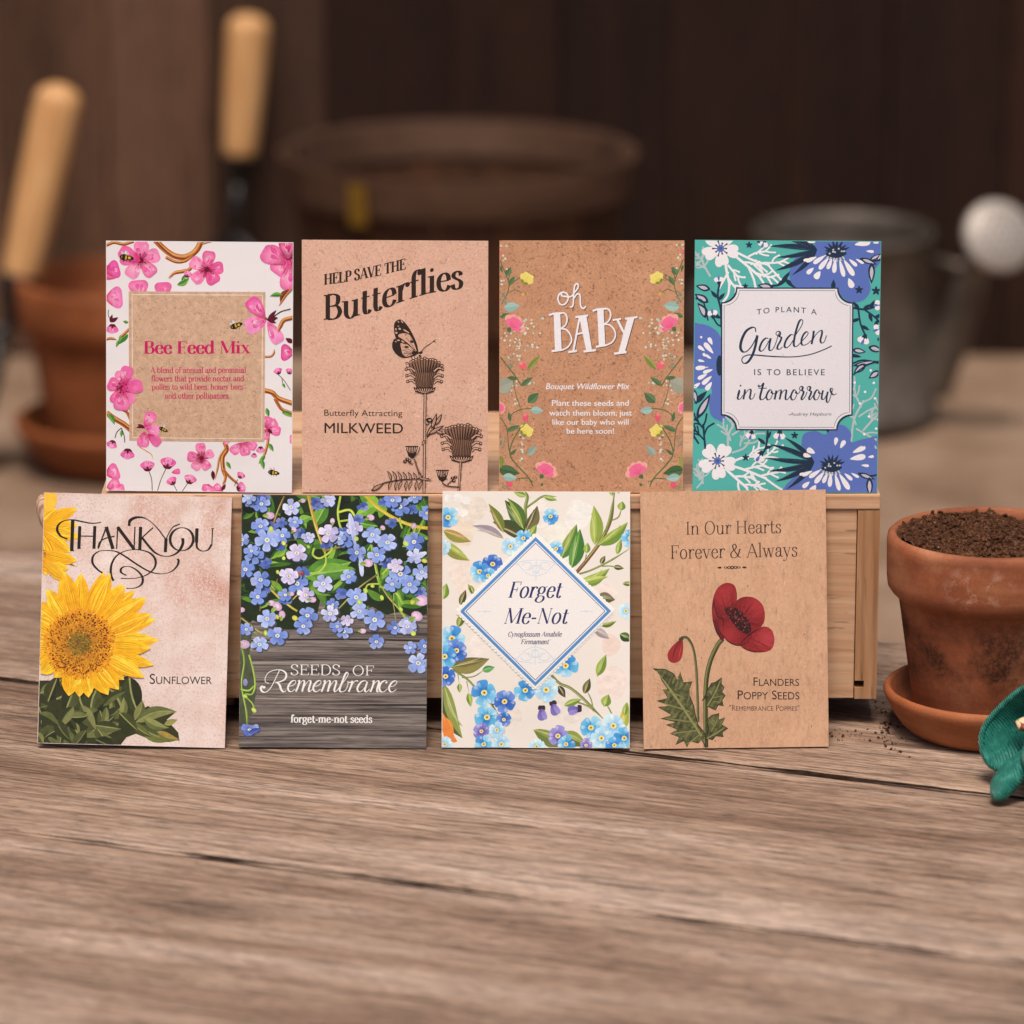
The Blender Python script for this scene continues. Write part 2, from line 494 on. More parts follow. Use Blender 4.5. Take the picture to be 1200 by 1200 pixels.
def saucer_profile(s=1.0, r0=0.0375, r1=0.0482, h=0.0205, t=0.0042):
    P = [(0, 0.0), (r0 - .002, 0.0), (r0, 0.001), (r0 + .003, 0.004), (r0 + .0065, 0.009), (r1 - .0012, h - .0055), (r1, h - .003), (r1 - .0006, h - .0009), (r1 - .002, h), (r1 - .0034, h - .0012)]
    P += [(r1 - t - .001, h - .006), (r0 + .0015, 0.0095), (r0 - .004, 0.0056), (0, 0.0053)]
    return [(a * s, b * s) for a, b in P]

PX, PY = 0.2136, 0.03
sau = bm_obj("pot_saucer", lathe_bm(saucer_profile(), 128, 0.006, 2), MT["terra_plain"], smooth=True)
sau.location = (PX, PY, 0.0002)
setp(sau, "shallow terracotta saucer on the table under the soil-filled pot", "saucer")
pot = bm_obj("flower_pot", lathe_bm(pot_profile(), 128, 0.005, 7), MT["terra"], smooth=True)
pot.location = (PX - 0.0022, PY, 0.0064)
pot.rotation_euler = (0, 0, R(8))
setp(pot, "stained terracotta flower pot filled with dark soil beside the crate", "flower pot", "terracotta flower pots")

rng = random.Random(11)
bm = bmesh.new()
nr, na = 44, 150
ctr = bm.verts.new((0, 0, 0.0845))
prev = None
def soilz(x, y):
    p = Vector((x, y, 0))
    d = math.hypot(x, y) / 0.04
    base = 0.0815 + 0.0052 * (1 - d ** 2) - 0.0035 * max(0, (x + 0.2 * y) / 0.04) + 0.0015 * max(0, -x / 0.04)
    return base + 0.0034 * noise.noise(p * 70 + Vector((3, 1, 0))) + 0.0022 * noise.noise(p * 210) + 0.0013 * noise.noise(p * 560)
ctr.co.z = soilz(0, 0)
for i in range(1, nr + 1):
    r = 0.0412 * i / nr
    ring = []
    for k in range(na):
        a = 2 * math.pi * k / na
        x, y = r * math.cos(a), r * math.sin(a)
        ring.append(bm.verts.new((x, y, soilz(x, y))))
    for k in range(na):
        if prev is None: bm.faces.new((ctr, ring[k], ring[(k + 1) % na]))
        else: bm.faces.new((prev[k], ring[k], ring[(k + 1) % na], prev[(k + 1) % na]))
    prev = ring
def crumb(bm, x, y, z, r, rng):
    b2 = bmesh.ops.create_icosphere(bm, subdivisions=1, radius=r)
    q = Matrix.Rotation(rng.uniform(0, 6.28), 3, Vector((rng.random() - .5, rng.random() - .5, rng.random() + .01)).normalized())
    sc = Vector((rng.uniform(.7, 1.5), rng.uniform(.6, 1.1), rng.uniform(.5, .9)))
    for v in b2["verts"]:
        c = Vector((v.co.x * sc.x, v.co.y * sc.y, v.co.z * sc.z)) * rng.uniform(.75, 1.2)
        v.co = q @ c + Vector((x, y, z))
for k in range(2300):
    r = 0.0398 * math.sqrt(rng.random()); a = rng.uniform(0, 6.283)
    x, y = r * math.cos(a), r * math.sin(a)
    crumb(bm, x, y, soilz(x, y) + 0.0002, rng.choice((.0003, .0004, .0005, .0006, .0008, .0011, .0015)), rng)
so = bm_obj("soil", bm, MT["soil"])
so.location = (PX - 0.0022, PY, 0.0064)
setp(so, "dark crumbly potting soil heaped in the terracotta pot", "soil", kind="stuff")

bm = bmesh.new()
for k in range(190):
    if k < 120: x, y = 0.164 + abs(rng.gauss(0, .005)) , 0.030 + rng.gauss(0, .02)
    else: x, y = rng.gauss(0.150, 0.010), rng.gauss(0.022, 0.007)
    if math.hypot(x - PX, y - PY) < 0.0395 and rng.random() < 1: continue
    if x < CX1 and y > CY0 - 0.004: continue
    r = rng.choice((.0002, .0002, .0003, .0003, .0004, .0005, .0008))
    crumb(bm, x, y, r * 0.6, r, rng)
setp(bm_obj("soil_crumbs", bm, MT["soil"]), "spilled crumbs of soil on the table between crate and saucer", "soil", kind="stuff")

S2 = 1.72
LX, LY = -0.2945, 1.475
sau = bm_obj("pot_saucer", lathe_bm(saucer_profile(1.8), 96, 0.006, 4), MT["terra_far"], smooth=True)
sau.location = (LX, LY, GZ + 0.004)
setp(sau, "blurred terracotta saucer on the ground under the empty pot", "saucer")
bm = lathe_bm(pot_profile(1.81, 0.0745, 0.0325, 0.0405, 0.0458, 0.0225), 96, 0.006, 9)
pot2 = bm_obj("flower_pot", bm, MT["terra_far"], smooth=True)
pot2.location = (LX, LY, GZ + 0.0138)
setp(pot2, "blurred empty terracotta flower pot behind the pink blossom packet", "flower pot", "terracotta flower pots")

# ------------------------------------------------------------------ garden tools
def aim(o, base, tip, roll=0.0):
    """put an object's +Z axis from base to tip"""
    d = Vector(tip) - Vector(base)
    o.location = base
    q = d.to_track_quat("Z", "Y")
    o.rotation_euler = (q.to_matrix() @ Matrix.Rotation(roll, 3, "Z")).to_euler()

def handle_bm(z0, L, r, hole=False):
    P = [(0, z0), (r * .74, z0), (r * .8, z0 + .001)]
    for k in range(1, 14):
        f = k / 14
        P.append((r * (0.80 + 0.20 * math.sin(min(1, f * 1.15) * math.pi / 2)), z0 + L * f * .9))
    for k in range(0, 8):
        a = k / 7 * math.pi / 2
        P.append((r * math.cos(a) if k < 7 else 0.0, z0 + L * .9 + L * .1 * math.sin(a)))
    return lathe_bm(P, 40)

tro = thing("hand_trowel", "hand trowel with thick wooden handle leaning on the empty pot", "trowel")
hb = handle_bm(0.148, 0.152, 0.0182)
hnd = bm_obj("handle", hb, MT["handle"], tro, True)
cut = bm_obj("hole_cutter", tube_bm([(0, -.05, .279), (0, .05, .279)], 0.0046, 20), MT["black"])
md = hnd.modifiers.new("hole", "BOOLEAN"); md.object = cut; md.operation = "DIFFERENCE"; md.solver = "EXACT"
dg = bpy.context.evaluated_depsgraph_get()
nm = bpy.data.meshes.new_from_object(hnd.evaluated_get(dg))
hnd.modifiers.clear(); hnd.data = nm
bpy.data.objects.remove(cut)
bm_obj("eyelet", tube_bm([(0, -.0125, .279), (0, .0125, .279)], 0.0044, 20), MT["black"], hnd, True)
# small burnt-in brand: rows of illegible letters round the handle
bm = bmesh.new()
rng = random.Random(3)
for row in range(3):
    for k in range(9):
        z = 0.200 + k * 0.0042
        if rng.random() < .12: continue
        a0 = R(-100 + row * 15 + 2); wd = R(rng.uniform(7, 11))
        rr = 0.01825
        vs = []
        for (aa, zz) in ((a0, z), (a0 + wd, z), (a0 + wd, z + rng.uniform(.0018, .003)), (a0, z + .003)):
            vs.append(bm.verts.new((rr * math.cos(aa), rr * math.sin(aa), zz)))
        bm.faces.new(vs)
bm_obj("branded_mark", bm, MT["burn"], hnd)
bm_obj("ferrule", lathe_bm([(0, .118), (.0085, .118), (.0105, .124), (.0142, .140), (.0150, .150), (.0146, .1515), (0, .1515)], 32), MT["black"], tro, True)
bm = tube_bm(catmull([(0, 0, .121), (0, 0.002, .11), (0, 0.012, .100), (0, 0.014, .088)], 6), 0.0048, 12)
bm_obj("tang", bm, MT["black"], tro, True)
bm = bmesh.new()
rows = []
for i in range(17):
    t = i / 16
    z = 0.100 - 0.1 * t
    hw = 0.030 * (min(1, 0.55 + t * 1.6)) * (1 - max(0, (t - .45) / .55) ** 2.2) + 0.0006
    rows.append([bm.verts.new((hw * s, 0.014 - 0.016 * (1 - s * s) * (1 - .5 * t) + .012 * (s * s - .2) * 0, z)) for s in [k / 6 - 1 for k in range(13)]])
for a, b in zip(rows, rows[1:]):
    for k in range(12): bm.faces.new((a[k], a[k + 1], b[k + 1], b[k]))
bl = bm_obj("blade", bm, MT["steel"], tro, True)
md = bl.modifiers.new("thick", "SOLIDIFY"); md.thickness = 0.0016
aim(tro, (-0.4065, 1.46, GZ + 0.002), (-0.3345, 1.50, 0.068), R(-8))

frk = thing("hand_fork", "hand fork with pale wooden handle leaning upright against the fence", "garden fork")
bm_obj("handle", handle_bm(0.178, 0.118, 0.0175), MT["handle"], frk, True)
bm_obj("ferrule", lathe_bm([(0, .160), (.0085, .160), (.0115, .166), (.0135, .178), (.0138, .182), (0, .182)], 32), MT["black"], frk, True)
bm_obj("shaft", tube_bm([(0, 0, .162), (0, 0, .13), (0, .001, .104)], 0.0052, 14), MT["black"], frk, True)
for sx in (-1, 0, 1):
    pth = catmull([(0, .001, .112), (sx * .020, .002, .100), (sx * .0275, .003, .080), (sx * .0275, .0, .04), (sx * .0265, -.006, .0)], 6)
    rad = [0.0048 - 0.0032 * (k / (len(pth) - 1)) ** 3 for k in range(len(pth))]
    bm_obj("tine", tube_bm(pth, rad, 10), MT["black"], frk, True)
aim(frk, (-0.239, 1.79, GZ + 0.002), (-0.217, 1.822, 0.045))

# ------------------------------------------------------------------ bushel basket
bk = thing("bushel_basket", "round slatted wooden bushel basket with a broad rim hoop by the fence", "basket", (-0.042, 1.60, GZ + 0.004))
BH = 0.214
ns = 26
for k in range(ns):
    a = 2 * math.pi * k / ns
    bm = bmesh.new()
    rows = []
    for i in range(9):
        t = i / 8
        r = 0.098 + 0.034 * t ** 0.8
        hw = r * math.pi / ns * 0.94
        z = t * BH
        rows.append([bm.verts.new((s * hw, -math.sqrt(max(1e-9, r * r - (s * hw) ** 2)) - d, z)) for d in (0.0, 0.0018) for s in (-1, 0, 1)])
    for p, q in zip(rows, rows[1:]):
        for (i, j) in ((0, 1), (1, 2), (2, 5), (5, 4), (4, 3), (3, 0)):
            bm.faces.new((p[i], p[j], q[j], q[i]))
    for rr in (rows[0], rows[-1]): bm.faces.new([rr[0], rr[1], rr[2], rr[5], rr[4], rr[3]])
    bmesh.ops.recalc_face_normals(bm, faces=bm.faces[:])
    bm_obj("slat", bm, MT["slat"], bk).rotation_euler = (0, 0, a)
def hoop(r0, r1, z0, z1, t, mat, name):
    bm_obj(name, lathe_bm([(r0, z0), (r0 + t, z0), (r1 + t, z1), (r1, z1), (r0, z0)], 96), mat, bk)
hoop(0.1328, 0.1375, BH - 0.026, BH + 0.004, 0.003, MT["hoop"], "rim_hoop")
hoop(0.1262, 0.1300, BH - 0.024, BH + 0.004, 0.002, MT["hoop"], "inner_hoop")
hoop(0.1215, 0.1235, 0.095, 0.115, 0.002, MT["slat"], "middle_hoop")
bm_obj("base", lathe_bm([(0, 0), (.096, 0), (.096, .006), (0, .006)], 64), MT["slat"], bk)
bm = box_bm(-.008, .008, -.0005, .0005, -.026, .006, 0)
hs = bm_obj("staple_plate", bm, MT["brass"], bk); a = R(-122)
hs.location = (0.1424 * math.cos(a), 0.1424 * math.sin(a), BH - 0.006); hs.rotation_euler = (R(4), 0, a + math.pi / 2)

# ------------------------------------------------------------------ watering can
wc = thing("watering_can", "galvanised grey watering can with long spout and round sprinkler head", "watering can", (0.262, 1.62, GZ + 0.004))
CH = 0.152
P = [(0, 0), (.074, 0), (.0765, .002), (.0765, .012), (.075, .014), (.0715, CH * .6), (.0695, CH - .008), (.0715, CH - .006), (.0722, CH - .002), (.0705, CH), (.0685, CH - .002), (.068, CH - .01), (.070, .02), (0, .004)]
bm_obj("body", lathe_bm(P, 96), MT["zinc"], wc, True)
sp = [(0.070, -.012, .028), (0.083, -.022, .062), (0.096, -.036, .112), (0.105, -.050, .148)]
spc = catmull(sp, 8)
bm_obj("spout", tube_bm(spc, [0.019 - 0.009 * (k / (len(spc) - 1)) ** .8 for k in range(len(spc))], 24), MT["zinc"], wc, True)
rs = bm_obj("sprinkler_head", lathe_bm([(0, 0), (.009, 0), (.011, .003), (.026, .028), (.0285, .031), (.029, .034), (.026, .037), (.012, .040), (0, .041)], 48), MT["enamel"], wc, True)
bm = bmesh.new()
for ring, cnt in ((0, 1), (.007, 6), (.013, 12), (.019, 18)):
    for k in range(cnt):
        a = 2 * math.pi * k / cnt; zz = .0412 - (ring / .026) ** 2 * .0042
        bmesh.ops.create_circle(bm, cap_ends=True, radius=.0014, segments=8, matrix=Matrix.Translation((ring * math.cos(a), ring * math.sin(a), zz + .0004)))
bm_obj("spray_holes", bm, MT["black"], rs)
aim(rs, (0.105, -.050, .146), (0.118, -.090, .168))
bm_obj("stay_bar", tube_bm([(.066, -.02, CH - .02), (.098, -.045, .128)], .0035, 12), MT["zinc"], wc, True)
hd = catmull([(-.066, 0, .03), (-.105, 0.01, .055), (-.118, 0.012, .085), (-.10, 0.008, .115), (-.068, 0, .120)], 8)
bm_obj("back_handle", tube_bm(hd, .006, 14), MT["zinc"], wc, True)
# ------------------------------------------------------------------ printing on paper: flat shapes laid on the packet face
ILL = (0.97, 0.885, 0.86)          # white point of the scene's light, to turn seen ink colours into reflectances
def ink(c):
    if isinstance(c, tuple): return c
    return tuple(min(0.93, v / i) for v, i in zip(lin(c), ILL))
def lerp(a, b, t): return tuple(x + (y - x) * t for x, y in zip(a, b))
EPS = 0.0000035
MAXE = 0.0045

def ink_material(name, rough=0.5, fleck=0.0, grain=0.08):
    M = Mat(name, rough, 0.35)
    at = M.N.new("ShaderNodeVertexColor"); at.layer_name = "ink"
    c = at.outputs["Color"]
    n = M.noise(M.mapped(), 2600, 2, 0.6)
    c = M.mix(c, M.ramp(n, [(0.3, 1 - grain), (0.7, 1 + grain * .5)]), 1.0, "MULTIPLY")
    if fleck:
        f = M.noise(M.mapped(), 1500, 3, 0.7)
        c = M.mix(c, M.ramp(f, [(0.30, 1 - fleck), (0.42, 1.0)]), 1.0, "MULTIPLY")
    M.color(c)
    M.bump(M.noise(M.mapped(), 1400, 3), 0.12, 0.0003)
    return M.m

class Pack:
    def __init__(s, name, label, corners, base_z, base_y, lean, mat, inkmat, bulge=0.0014, thick=0.0009, yaw=0.0, warp=0.0):
        s.TL, s.TR, s.BR, s.BL = [Vector(c) for c in corners]
        # size and seat of the real packet
        mid = (s.BL + s.BR) / 2
        d_ = Vector((0, math.cos(ELEV), -math.sin(ELEV)))
        depth = (Vector((0, base_y, base_z)) - CAMPOS).dot(d_)
        mmpp = depth / 5320.0
        s.W = ((s.TR - s.TL).length + (s.BR - s.BL).length) / 2 * mmpp
        s.H = ((s.BL - s.TL).length + (s.BR - s.TR).length) / 2 * mmpp / math.cos(lean - ELEV)
        s.th = thick
        s.bulge, s.warp = bulge, warp
        roll = ((s.TR.y - s.TL.y) / (s.TR.x - s.TL.x) + (s.BR.y - s.BL.y) / (s.BR.x - s.BL.x)) / 2
        drop = abs(math.sin(roll)) * s.W / 2
        # height of the paper, so that its top edge meets the height seen
        up_ = Vector((0, math.sin(ELEV), math.cos(ELEV)))
        base = Vector((0, base_y, base_z + drop + 0.0004))
        want = 600 - ((s.TL.y + s.TR.y) / 2 - ((s.BL.y + s.BR.y) / 2 - (600 - 5320 * (base - CAMPOS).dot(up_) / (base - CAMPOS).dot(d_))) * 0.0)
        lo, hi = 0.05, 0.2
        for _ in range(40):
            s.H = (lo + hi) / 2
            q = base + Vector((0, math.sin(lean), math.cos(lean))) * s.H - CAMPOS
            if 5320 * q.dot(up_) / q.dot(d_) < want: lo = s.H
            else: hi = s.H
        s.o = thing(name, label, "seed packet", (0, 0, 0), "seed packets on and before the crate")
        m = Matrix.Rotation(yaw, 4, "Z") @ Matrix.Rotation(-lean, 4, "X") @ Matrix.Rotation(roll, 4, "Y")
        s.o.matrix_world = Matrix.Translation(((mid.x - 600) * mmpp, base_y, base_z + drop + 0.0004)) @ m
        s.ink = inkmat
        s.bufs = {}
        s.tex = None
        s.CELL = 1.5
        s.gw, s.gh = 160, 220
        s.lev = [[0] * s.gw for _ in range(s.gh)]
        s.buf = "printed_artwork"
        s.cx = s.cy = 0.0; s.cs = 1.0
        s.envelope(mat)
    def envelope(s, mat):
        bm = bmesh.new()
        nx, ny = 28, 38
        fr = [[None] * (ny + 1) for _ in range(nx + 1)]; bk = [[None] * (ny + 1) for _ in range(nx + 1)]
        for i in range(nx + 1):
            for j in range(ny + 1):
                u, v = s.W * i / nx, s.H * j / ny
                fr[i][j] = bm.verts.new(s.loc(u, v, 0) )
                y = s.th / 2 + 0.0020 * max(0, math.sin(math.pi * i / nx)) ** .7 * max(0, math.sin(math.pi * j / ny)) ** .7
                bk[i][j] = bm.verts.new((u - s.W / 2, y + s.twist(i / nx, j / ny), v))
        for i in range(nx):
            for j in range(ny):
                bm.faces.new((fr[i][j], fr[i + 1][j], fr[i + 1][j + 1], fr[i][j + 1]))
                bm.faces.new((bk[i][j], bk[i][j + 1], bk[i + 1][j + 1], bk[i + 1][j]))
        loop = [(i, 0) for i in range(nx)] + [(nx, j) for j in range(ny)] + [(i, ny) for i in range(nx, 0, -1)] + [(0, j) for j in range(ny, 0, -1)]
        edge = []
        for a, b in zip(loop, loop[1:] + loop[:1]):
            f = bm.faces.new((fr[b[0]][b[1]], fr[a[0]][a[1]], bk[a[0]][a[1]], bk[b[0]][b[1]]))
            edge.append(f)
            for q0, q1 in ((fr[a[0]][a[1]], fr[b[0]][b[1]]), (bk[a[0]][a[1]], bk[b[0]][b[1]])): bm.edges.get((q0, q1)).smooth = False
        bmesh.ops.recalc_face_normals(bm, faces=bm.faces[:])
        s.env = bm_obj("paper_envelope", bm, mat, s.o)
        for p in s.env.data.polygons: p.use_smooth = len(p.vertices) == 4 and abs(p.normal.y) > 0.8
        # the glued flap folded over on the back
        bm = box_bm(-s.W / 2 + .001, s.W / 2 - .001, s.th / 2 + .0002, s.th / 2 + .0005, s.H - .018, s.H - .0005, 0)
        for v in bm.verts:
            v.co.y += s.twist(v.co.x / s.W + .5, v.co.z / s.H)
            if v.co.z < s.H - .01:
                v.co.x *= .86
                v.co.y += 0.0015
        bm_obj("back_flap", bm, mat, s.o)
    def twist(s, a, b):
        return s.warp * ((a - .5) * (b - .5) * 4 + .5 * (a - .5) * abs(a - .5) * 4 * b)
    def loc(s, u, v, level):
        a, b = u / s.W, v / s.H
        bul = 0.0
        if 0 < a < 1 and 0 < b < 1:
            bul = s.bulge * math.sin(math.pi * a) ** 1.6 * (math.sin(math.pi * b ** 0.85)) ** 1.6
        ed = min(u, s.W - u)
        return Vector((u - s.W / 2, s.twist(a, b) - s.th / 2 - bul + 0.0001 * max(0, 1 - ed / 0.0008) ** 2 - (level * EPS + (0.000012 if level else 0)), v))
    # -------- pixel of the drawing -> packet face
    def org(s, x0, y0, sc): s.cx, s.cy, s.cs = x0, y0, sc
    def uv(s, p):
        x, y = s.cx + p[0] / s.cs, s.cy + p[1] / s.cs
        u, v = 0.5, 0.5
        for _ in range(3):
            l = s.TL.lerp(s.BL, v); r = s.TR.lerp(s.BR, v)
            u = (x - l.x) / (r.x - l.x)
            t = s.TL.lerp(s.TR, u); b = s.BL.lerp(s.BR, u)
            v = (y - t.y) / (b.y - t.y)
        return (u * s.W, (1 - v) * s.H)
    def px(s, d): return d / s.cs * s.W / ((s.TR - s.TL).length)
    def grain(s, c, p, L):
        if not s.tex: return c
        amp, fr, _ = s.tex
        q = Vector((p[0] * fr, p[1] * fr, L * .37))
        k = 1 + amp * (noise.noise(q) + .7 * noise.noise(q * 2.7))
        return tuple(max(0.0, min(.95, x * k)) for x in c[:3])
    def inv(s, p):
        a, b = p[0] / s.W, 1 - p[1] / s.H
        q = s.TL.lerp(s.TR, a).lerp(s.BL.lerp(s.BR, a), b)
        return (q.x - s.cx) * s.cs, (q.y - s.cy) * s.cs
    # -------- raw polygons in face metres
    def cells(s, tris):
        k = s.CELL / 2800.0 * 1.0
        out = set()
        for t in tris:
            xs = [p[0] for p in t]; ys = [p[1] for p in t]
            i0, i1 = max(0, int(min(xs) / .0006)), min(s.gw - 1, int(max(xs) / .0006))
            j0, j1 = max(0, int(min(ys) / .0006)), min(s.gh - 1, int(max(ys) / .0006))
            big = (i1 - i0) * (j1 - j0) > 12
            for j in range(j0, j1 + 1):
                for i in range(i0, i1 + 1):
                    if big:
                        # keep only cells that the triangle can touch
                        cx, cy = (i + .5) * .0006, (j + .5) * .0006
                        ok = True
                        a = (t[1][0] - t[0][0]) * (t[2][1] - t[0][1]) - (t[2][0] - t[0][0]) * (t[1][1] - t[0][1])
                        sg = 1 if a > 0 else -1
                        for q in range(3):
                            p0, p1 = t[q], t[(q + 1) % 3]
                            ex, ey = p1[0] - p0[0], p1[1] - p0[1]
                            L = math.hypot(ex, ey) or 1e-9
                            if sg * (ex * (cy - p0[1]) - ey * (cx - p0[0])) / L < -0.00065: ok = False; break
                        if not ok: continue
                    out.add((i, j))
        return out
    def emit(s, tris, cols, slope=None, cfn=None, maxe=None):
        """tris: list of 3 (u,v); cols: list of 3 colours each; all of one shape, laid over what is there"""
        # clip to the paper
        T = []
        m = 0.00025
        for n, (t, c) in enumerate(zip(tris, cols)):
            poly = [(p[0], p[1], *cc) for p, cc in zip(t, c)]
            for ax, lim, sg in ((0, m, 1), (0, s.W - m, -1), (1, m, 1), (1, s.H - m, -1)):
                res = []
                for i in range(len(poly)):
                    a, b = poly[i], poly[(i + 1) % len(poly)]
                    da, db = (a[ax] - lim) * sg, (b[ax] - lim) * sg
                    if da >= 0: res.append(a)
                    if (da >= 0) != (db >= 0):
                        f = da / (da - db); res.append(tuple(x + (y - x) * f for x, y in zip(a, b)))
                poly = res
                if not poly: break
            sl = slope[n] if slope else 0.0
            for i in range(1, len(poly) - 1): T.append((poly[0], poly[i], poly[i + 1], sl))
        if not T: return
        # split long triangles so that they follow the bulge of the paper
        out = []
        st = T
        while st:
            a, b, c, sl = st.pop()
            e = [math.hypot(a[0] - b[0], a[1] - b[1]), math.hypot(b[0] - c[0], b[1] - c[1]), math.hypot(c[0] - a[0], c[1] - a[1])]
            k = max(range(3), key=lambda i: e[i])
            if e[k] > (maxe or (s.tex[2] if s.tex else MAXE)):
                p, q, r = ((a, b, c), (b, c, a), (c, a, b))[k]
                mm = tuple((x + y) / 2 for x, y in zip(p, q))
                st.append((p, mm, r, sl)); st.append((mm, q, r, sl))
            else:
                ar = (b[0] - a[0]) * (c[1] - a[1]) - (b[1] - a[1]) * (c[0] - a[0])
                if abs(ar) > 1e-13: out.append((a, b, c, sl) if ar > 0 else (a, c, b, sl))
        ce = s.cells([t[:3] for t in out])
        L = 1 + max((s.lev[j][i] for i, j in ce), default=0)
        for i, j in ce: s.lev[j][i] = L
        V, F, Cc = s.bufs.setdefault(s.buf, ([], [], []))
        for a, b, c, sl in out:
            n = len(V)
            for p in (a, b, c):
                V.append(s.loc(p[0], p[1], L + sl)); Cc.append(s.grain(cfn(*s.inv(p)) if cfn else p[2:5], p, L))
            F.append((n, n + 1, n + 2))
    # -------- shapes, in drawing pixels
    def fill(s, pts, col, fade=None, raw=False):
        """a filled outline; fade=(x, y, radius, colour at that point)"""
        P = [p if raw else s.uv(p) for p in pts]
        tr = tessellate_polygon([[Vector((p[0], p[1], 0)) for p in P]])
        c = ink(col)
        def pc(i):
            if fade is None: return c
            d = math.hypot(pts[i][0] - fade[0], pts[i][1] - fade[1]) / fade[2]
            return lerp(ink(fade[3]), c, min(1, d))
        s.emit([[P[i] for i in t] for t in tr], [[pc(i) for i in t] for t in tr])
    def tone(s, pts, cfn, maxe=0.0011, smooth=True):
        """an outline filled with colours read from a function of the drawing's x, y (painted tone, engraving)"""
        if smooth: pts = [tuple(p) for p in catmull([(x, y) for x, y in pts], 6, True)]
        P = [s.uv(p) for p in pts]
        tr = tessellate_polygon([[Vector((p[0], p[1], 0)) for p in P]])
        s.emit([[P[i] for i in t] for t in tr], [[(0, 0, 0)] * 3 for t in tr], None, cfn, maxe)
    def blob(s, pts, col, fade=None, n=6): s.fill([tuple(p) for p in catmull([(x, y) for x, y in pts], n, True)], col, fade)
    def fan(s, ctr, pts, ccol, ecol, mid=None):
        """star-shaped outline with a colour at its heart and one at its rim (or one per rim point)"""
        c0 = s.uv(ctr); P = [s.uv(p) for p in pts]; a = ink(ccol)
        E = [ink(e) for e in ecol] if isinstance(ecol, list) else [ink(ecol)] * len(P)
        n = len(P)
        s.emit([[c0, P[i], P[(i + 1) % n]] for i in range(n)], [[a, E[i], E[(i + 1) % n]] for i in range(n)])
    def oval(s, x, y, rx, ry=None, col="ffffff", ang=0, n=16, ccol=None):
        ry = rx if ry is None else ry
        a = R(ang)
        pts = [(x + rx * math.cos(t) * math.cos(a) - ry * math.sin(t) * math.sin(a), y + rx * math.cos(t) * math.sin(a) + ry * math.sin(t) * math.cos(a)) for t in [2 * math.pi * k / n for k in range(n)]]
        s.fan((x, y), pts, ccol or col, col)
    def line(s, pts, w, col, smooth=True, nib=None, thin=0.35, taper="", n=8, col2=None, raw=False, closed=False):
        """a brush or pen stroke; nib (degrees) makes it thick across and thin along the nib's angle"""
        if smooth and len(pts) > 2: pts = [tuple(p) for p in catmull([(a, b) for a, b in pts], n, closed)]
        if closed: pts = list(pts) + [pts[0]]
        P = [p if raw else s.uv(p) for p in pts]
        P = [p for i, p in enumerate(P) if i == 0 or math.hypot(p[0] - P[i - 1][0], p[1] - P[i - 1][1]) > 1e-6]
        if len(P) < 2: return
        wm = w if raw else s.px(w)
        m = len(P)
        Lr, Rr = [], []
        for i in range(m):
            a, b = P[max(0, i - 1)], P[min(m - 1, i + 1)]
            if closed and i in (0, m - 1): a, b = P[m - 2], P[1]
            dx, dy = b[0] - a[0], b[1] - a[1]
            d = math.hypot(dx, dy) or 1e-9
            dx, dy = dx / d, dy / d
            h = wm / 2
            if nib == "p":
                h *= thin + (1 - thin) * max(0.0, -dy) ** 0.7      # pointed pen: pressed on the way down
            elif nib is not None:
                na = R(nib)
                h *= thin + (1 - thin) * abs(dx * math.sin(na) - dy * math.cos(na)) ** 1.3
            t = i / (m - 1)
            if "s" in taper: h *= min(1, 0.12 + t * 3.0)
            if "e" in taper: h *= min(1, 0.12 + (1 - t) * 3.0)
            if "l" in taper: h *= math.sin(math.pi * min(1, max(0, t))) * .95 + .05
            if "d" in taper: h *= 1 - 0.85 * t
            Lr.append((P[i][0] - dy * h, P[i][1] + dx * h)); Rr.append((P[i][0] + dy * h, P[i][1] - dx * h))
        c0 = ink(col); c1 = ink(col2) if col2 else c0
        tr, cc, sl = [], [], []
        for i in range(m - 1):
            ca, cb = lerp(c0, c1, i / (m - 1)), lerp(c0, c1, (i + 1) / (m - 1))
            tr += [[Lr[i], Rr[i], Rr[i + 1]], [Lr[i], Rr[i + 1], Lr[i + 1]]]
            cc += [[ca, ca, cb], [ca, cb, cb]]
            sl += [0.6 * i / m] * 2
        s.emit(tr, cc, sl)
    # -------- botanical pieces
    def petal(s, x, y, L, wd, ang, c0, c1, notch=0.0, n=12, tipw=0.62, cm=None):
        """petal from its base at x,y growing to angle ang (degrees, 0 right, 90 up); colour c0 at base, c1 at rim"""
        a = R(-ang); ca, sa = math.cos(a), math.sin(a)
        pts, E = [], []
        for k in range(n * 2 + 1):
            t = k / (2 * n) * 2 - 1
            th = t * math.pi
            f = (1 - math.cos(th + math.pi)) / 2      # 0 at base .. 1 tip .. 0
            f = (1 + math.cos(th)) / 2
            px_ = L * (f ** 0.85)
            py_ = wd / 2 * math.sin(th) * (0.55 + tipw * f)
            if notch and f > .93: px_ -= notch * L * (f - .93) / .07
            pts.append((x + px_ * ca - py_ * sa, y + px_ * sa + py_ * ca)); E.append(c1 if f > .25 else c0)
        m = (x + L * .42 * ca, y + L * .42 * sa)
        cm = ink(cm) if cm else lerp(ink(c0), ink(c1), 0.5)
        s.fan(m, pts, cm, E)
    def leaf(s, x, y, L, wd, ang, col, col2=None, vein=None, bend=0.0):
        a = R(-ang); ca, sa = math.cos(a), math.sin(a)
        pts, mids = [], []
        n = 9
        f = lambda px_, py_: (x + px_ * ca - py_ * sa, y + px_ * sa + py_ * ca)
        B = lambda t: bend * L * math.sin(t * math.pi)
        up = [f(L * k / n, B(k / n) - wd / 2 * math.sin(math.pi * (k / n) ** .8)) for k in range(n + 1)]
        dn = [f(L * k / n, B(k / n) + wd / 2 * math.sin(math.pi * (k / n) ** .8)) for k in range(n + 1)]
        md = [f(L * k / n, B(k / n)) for k in range(n + 1)]
        s.fill(up + md[::-1][1:-1], col); 
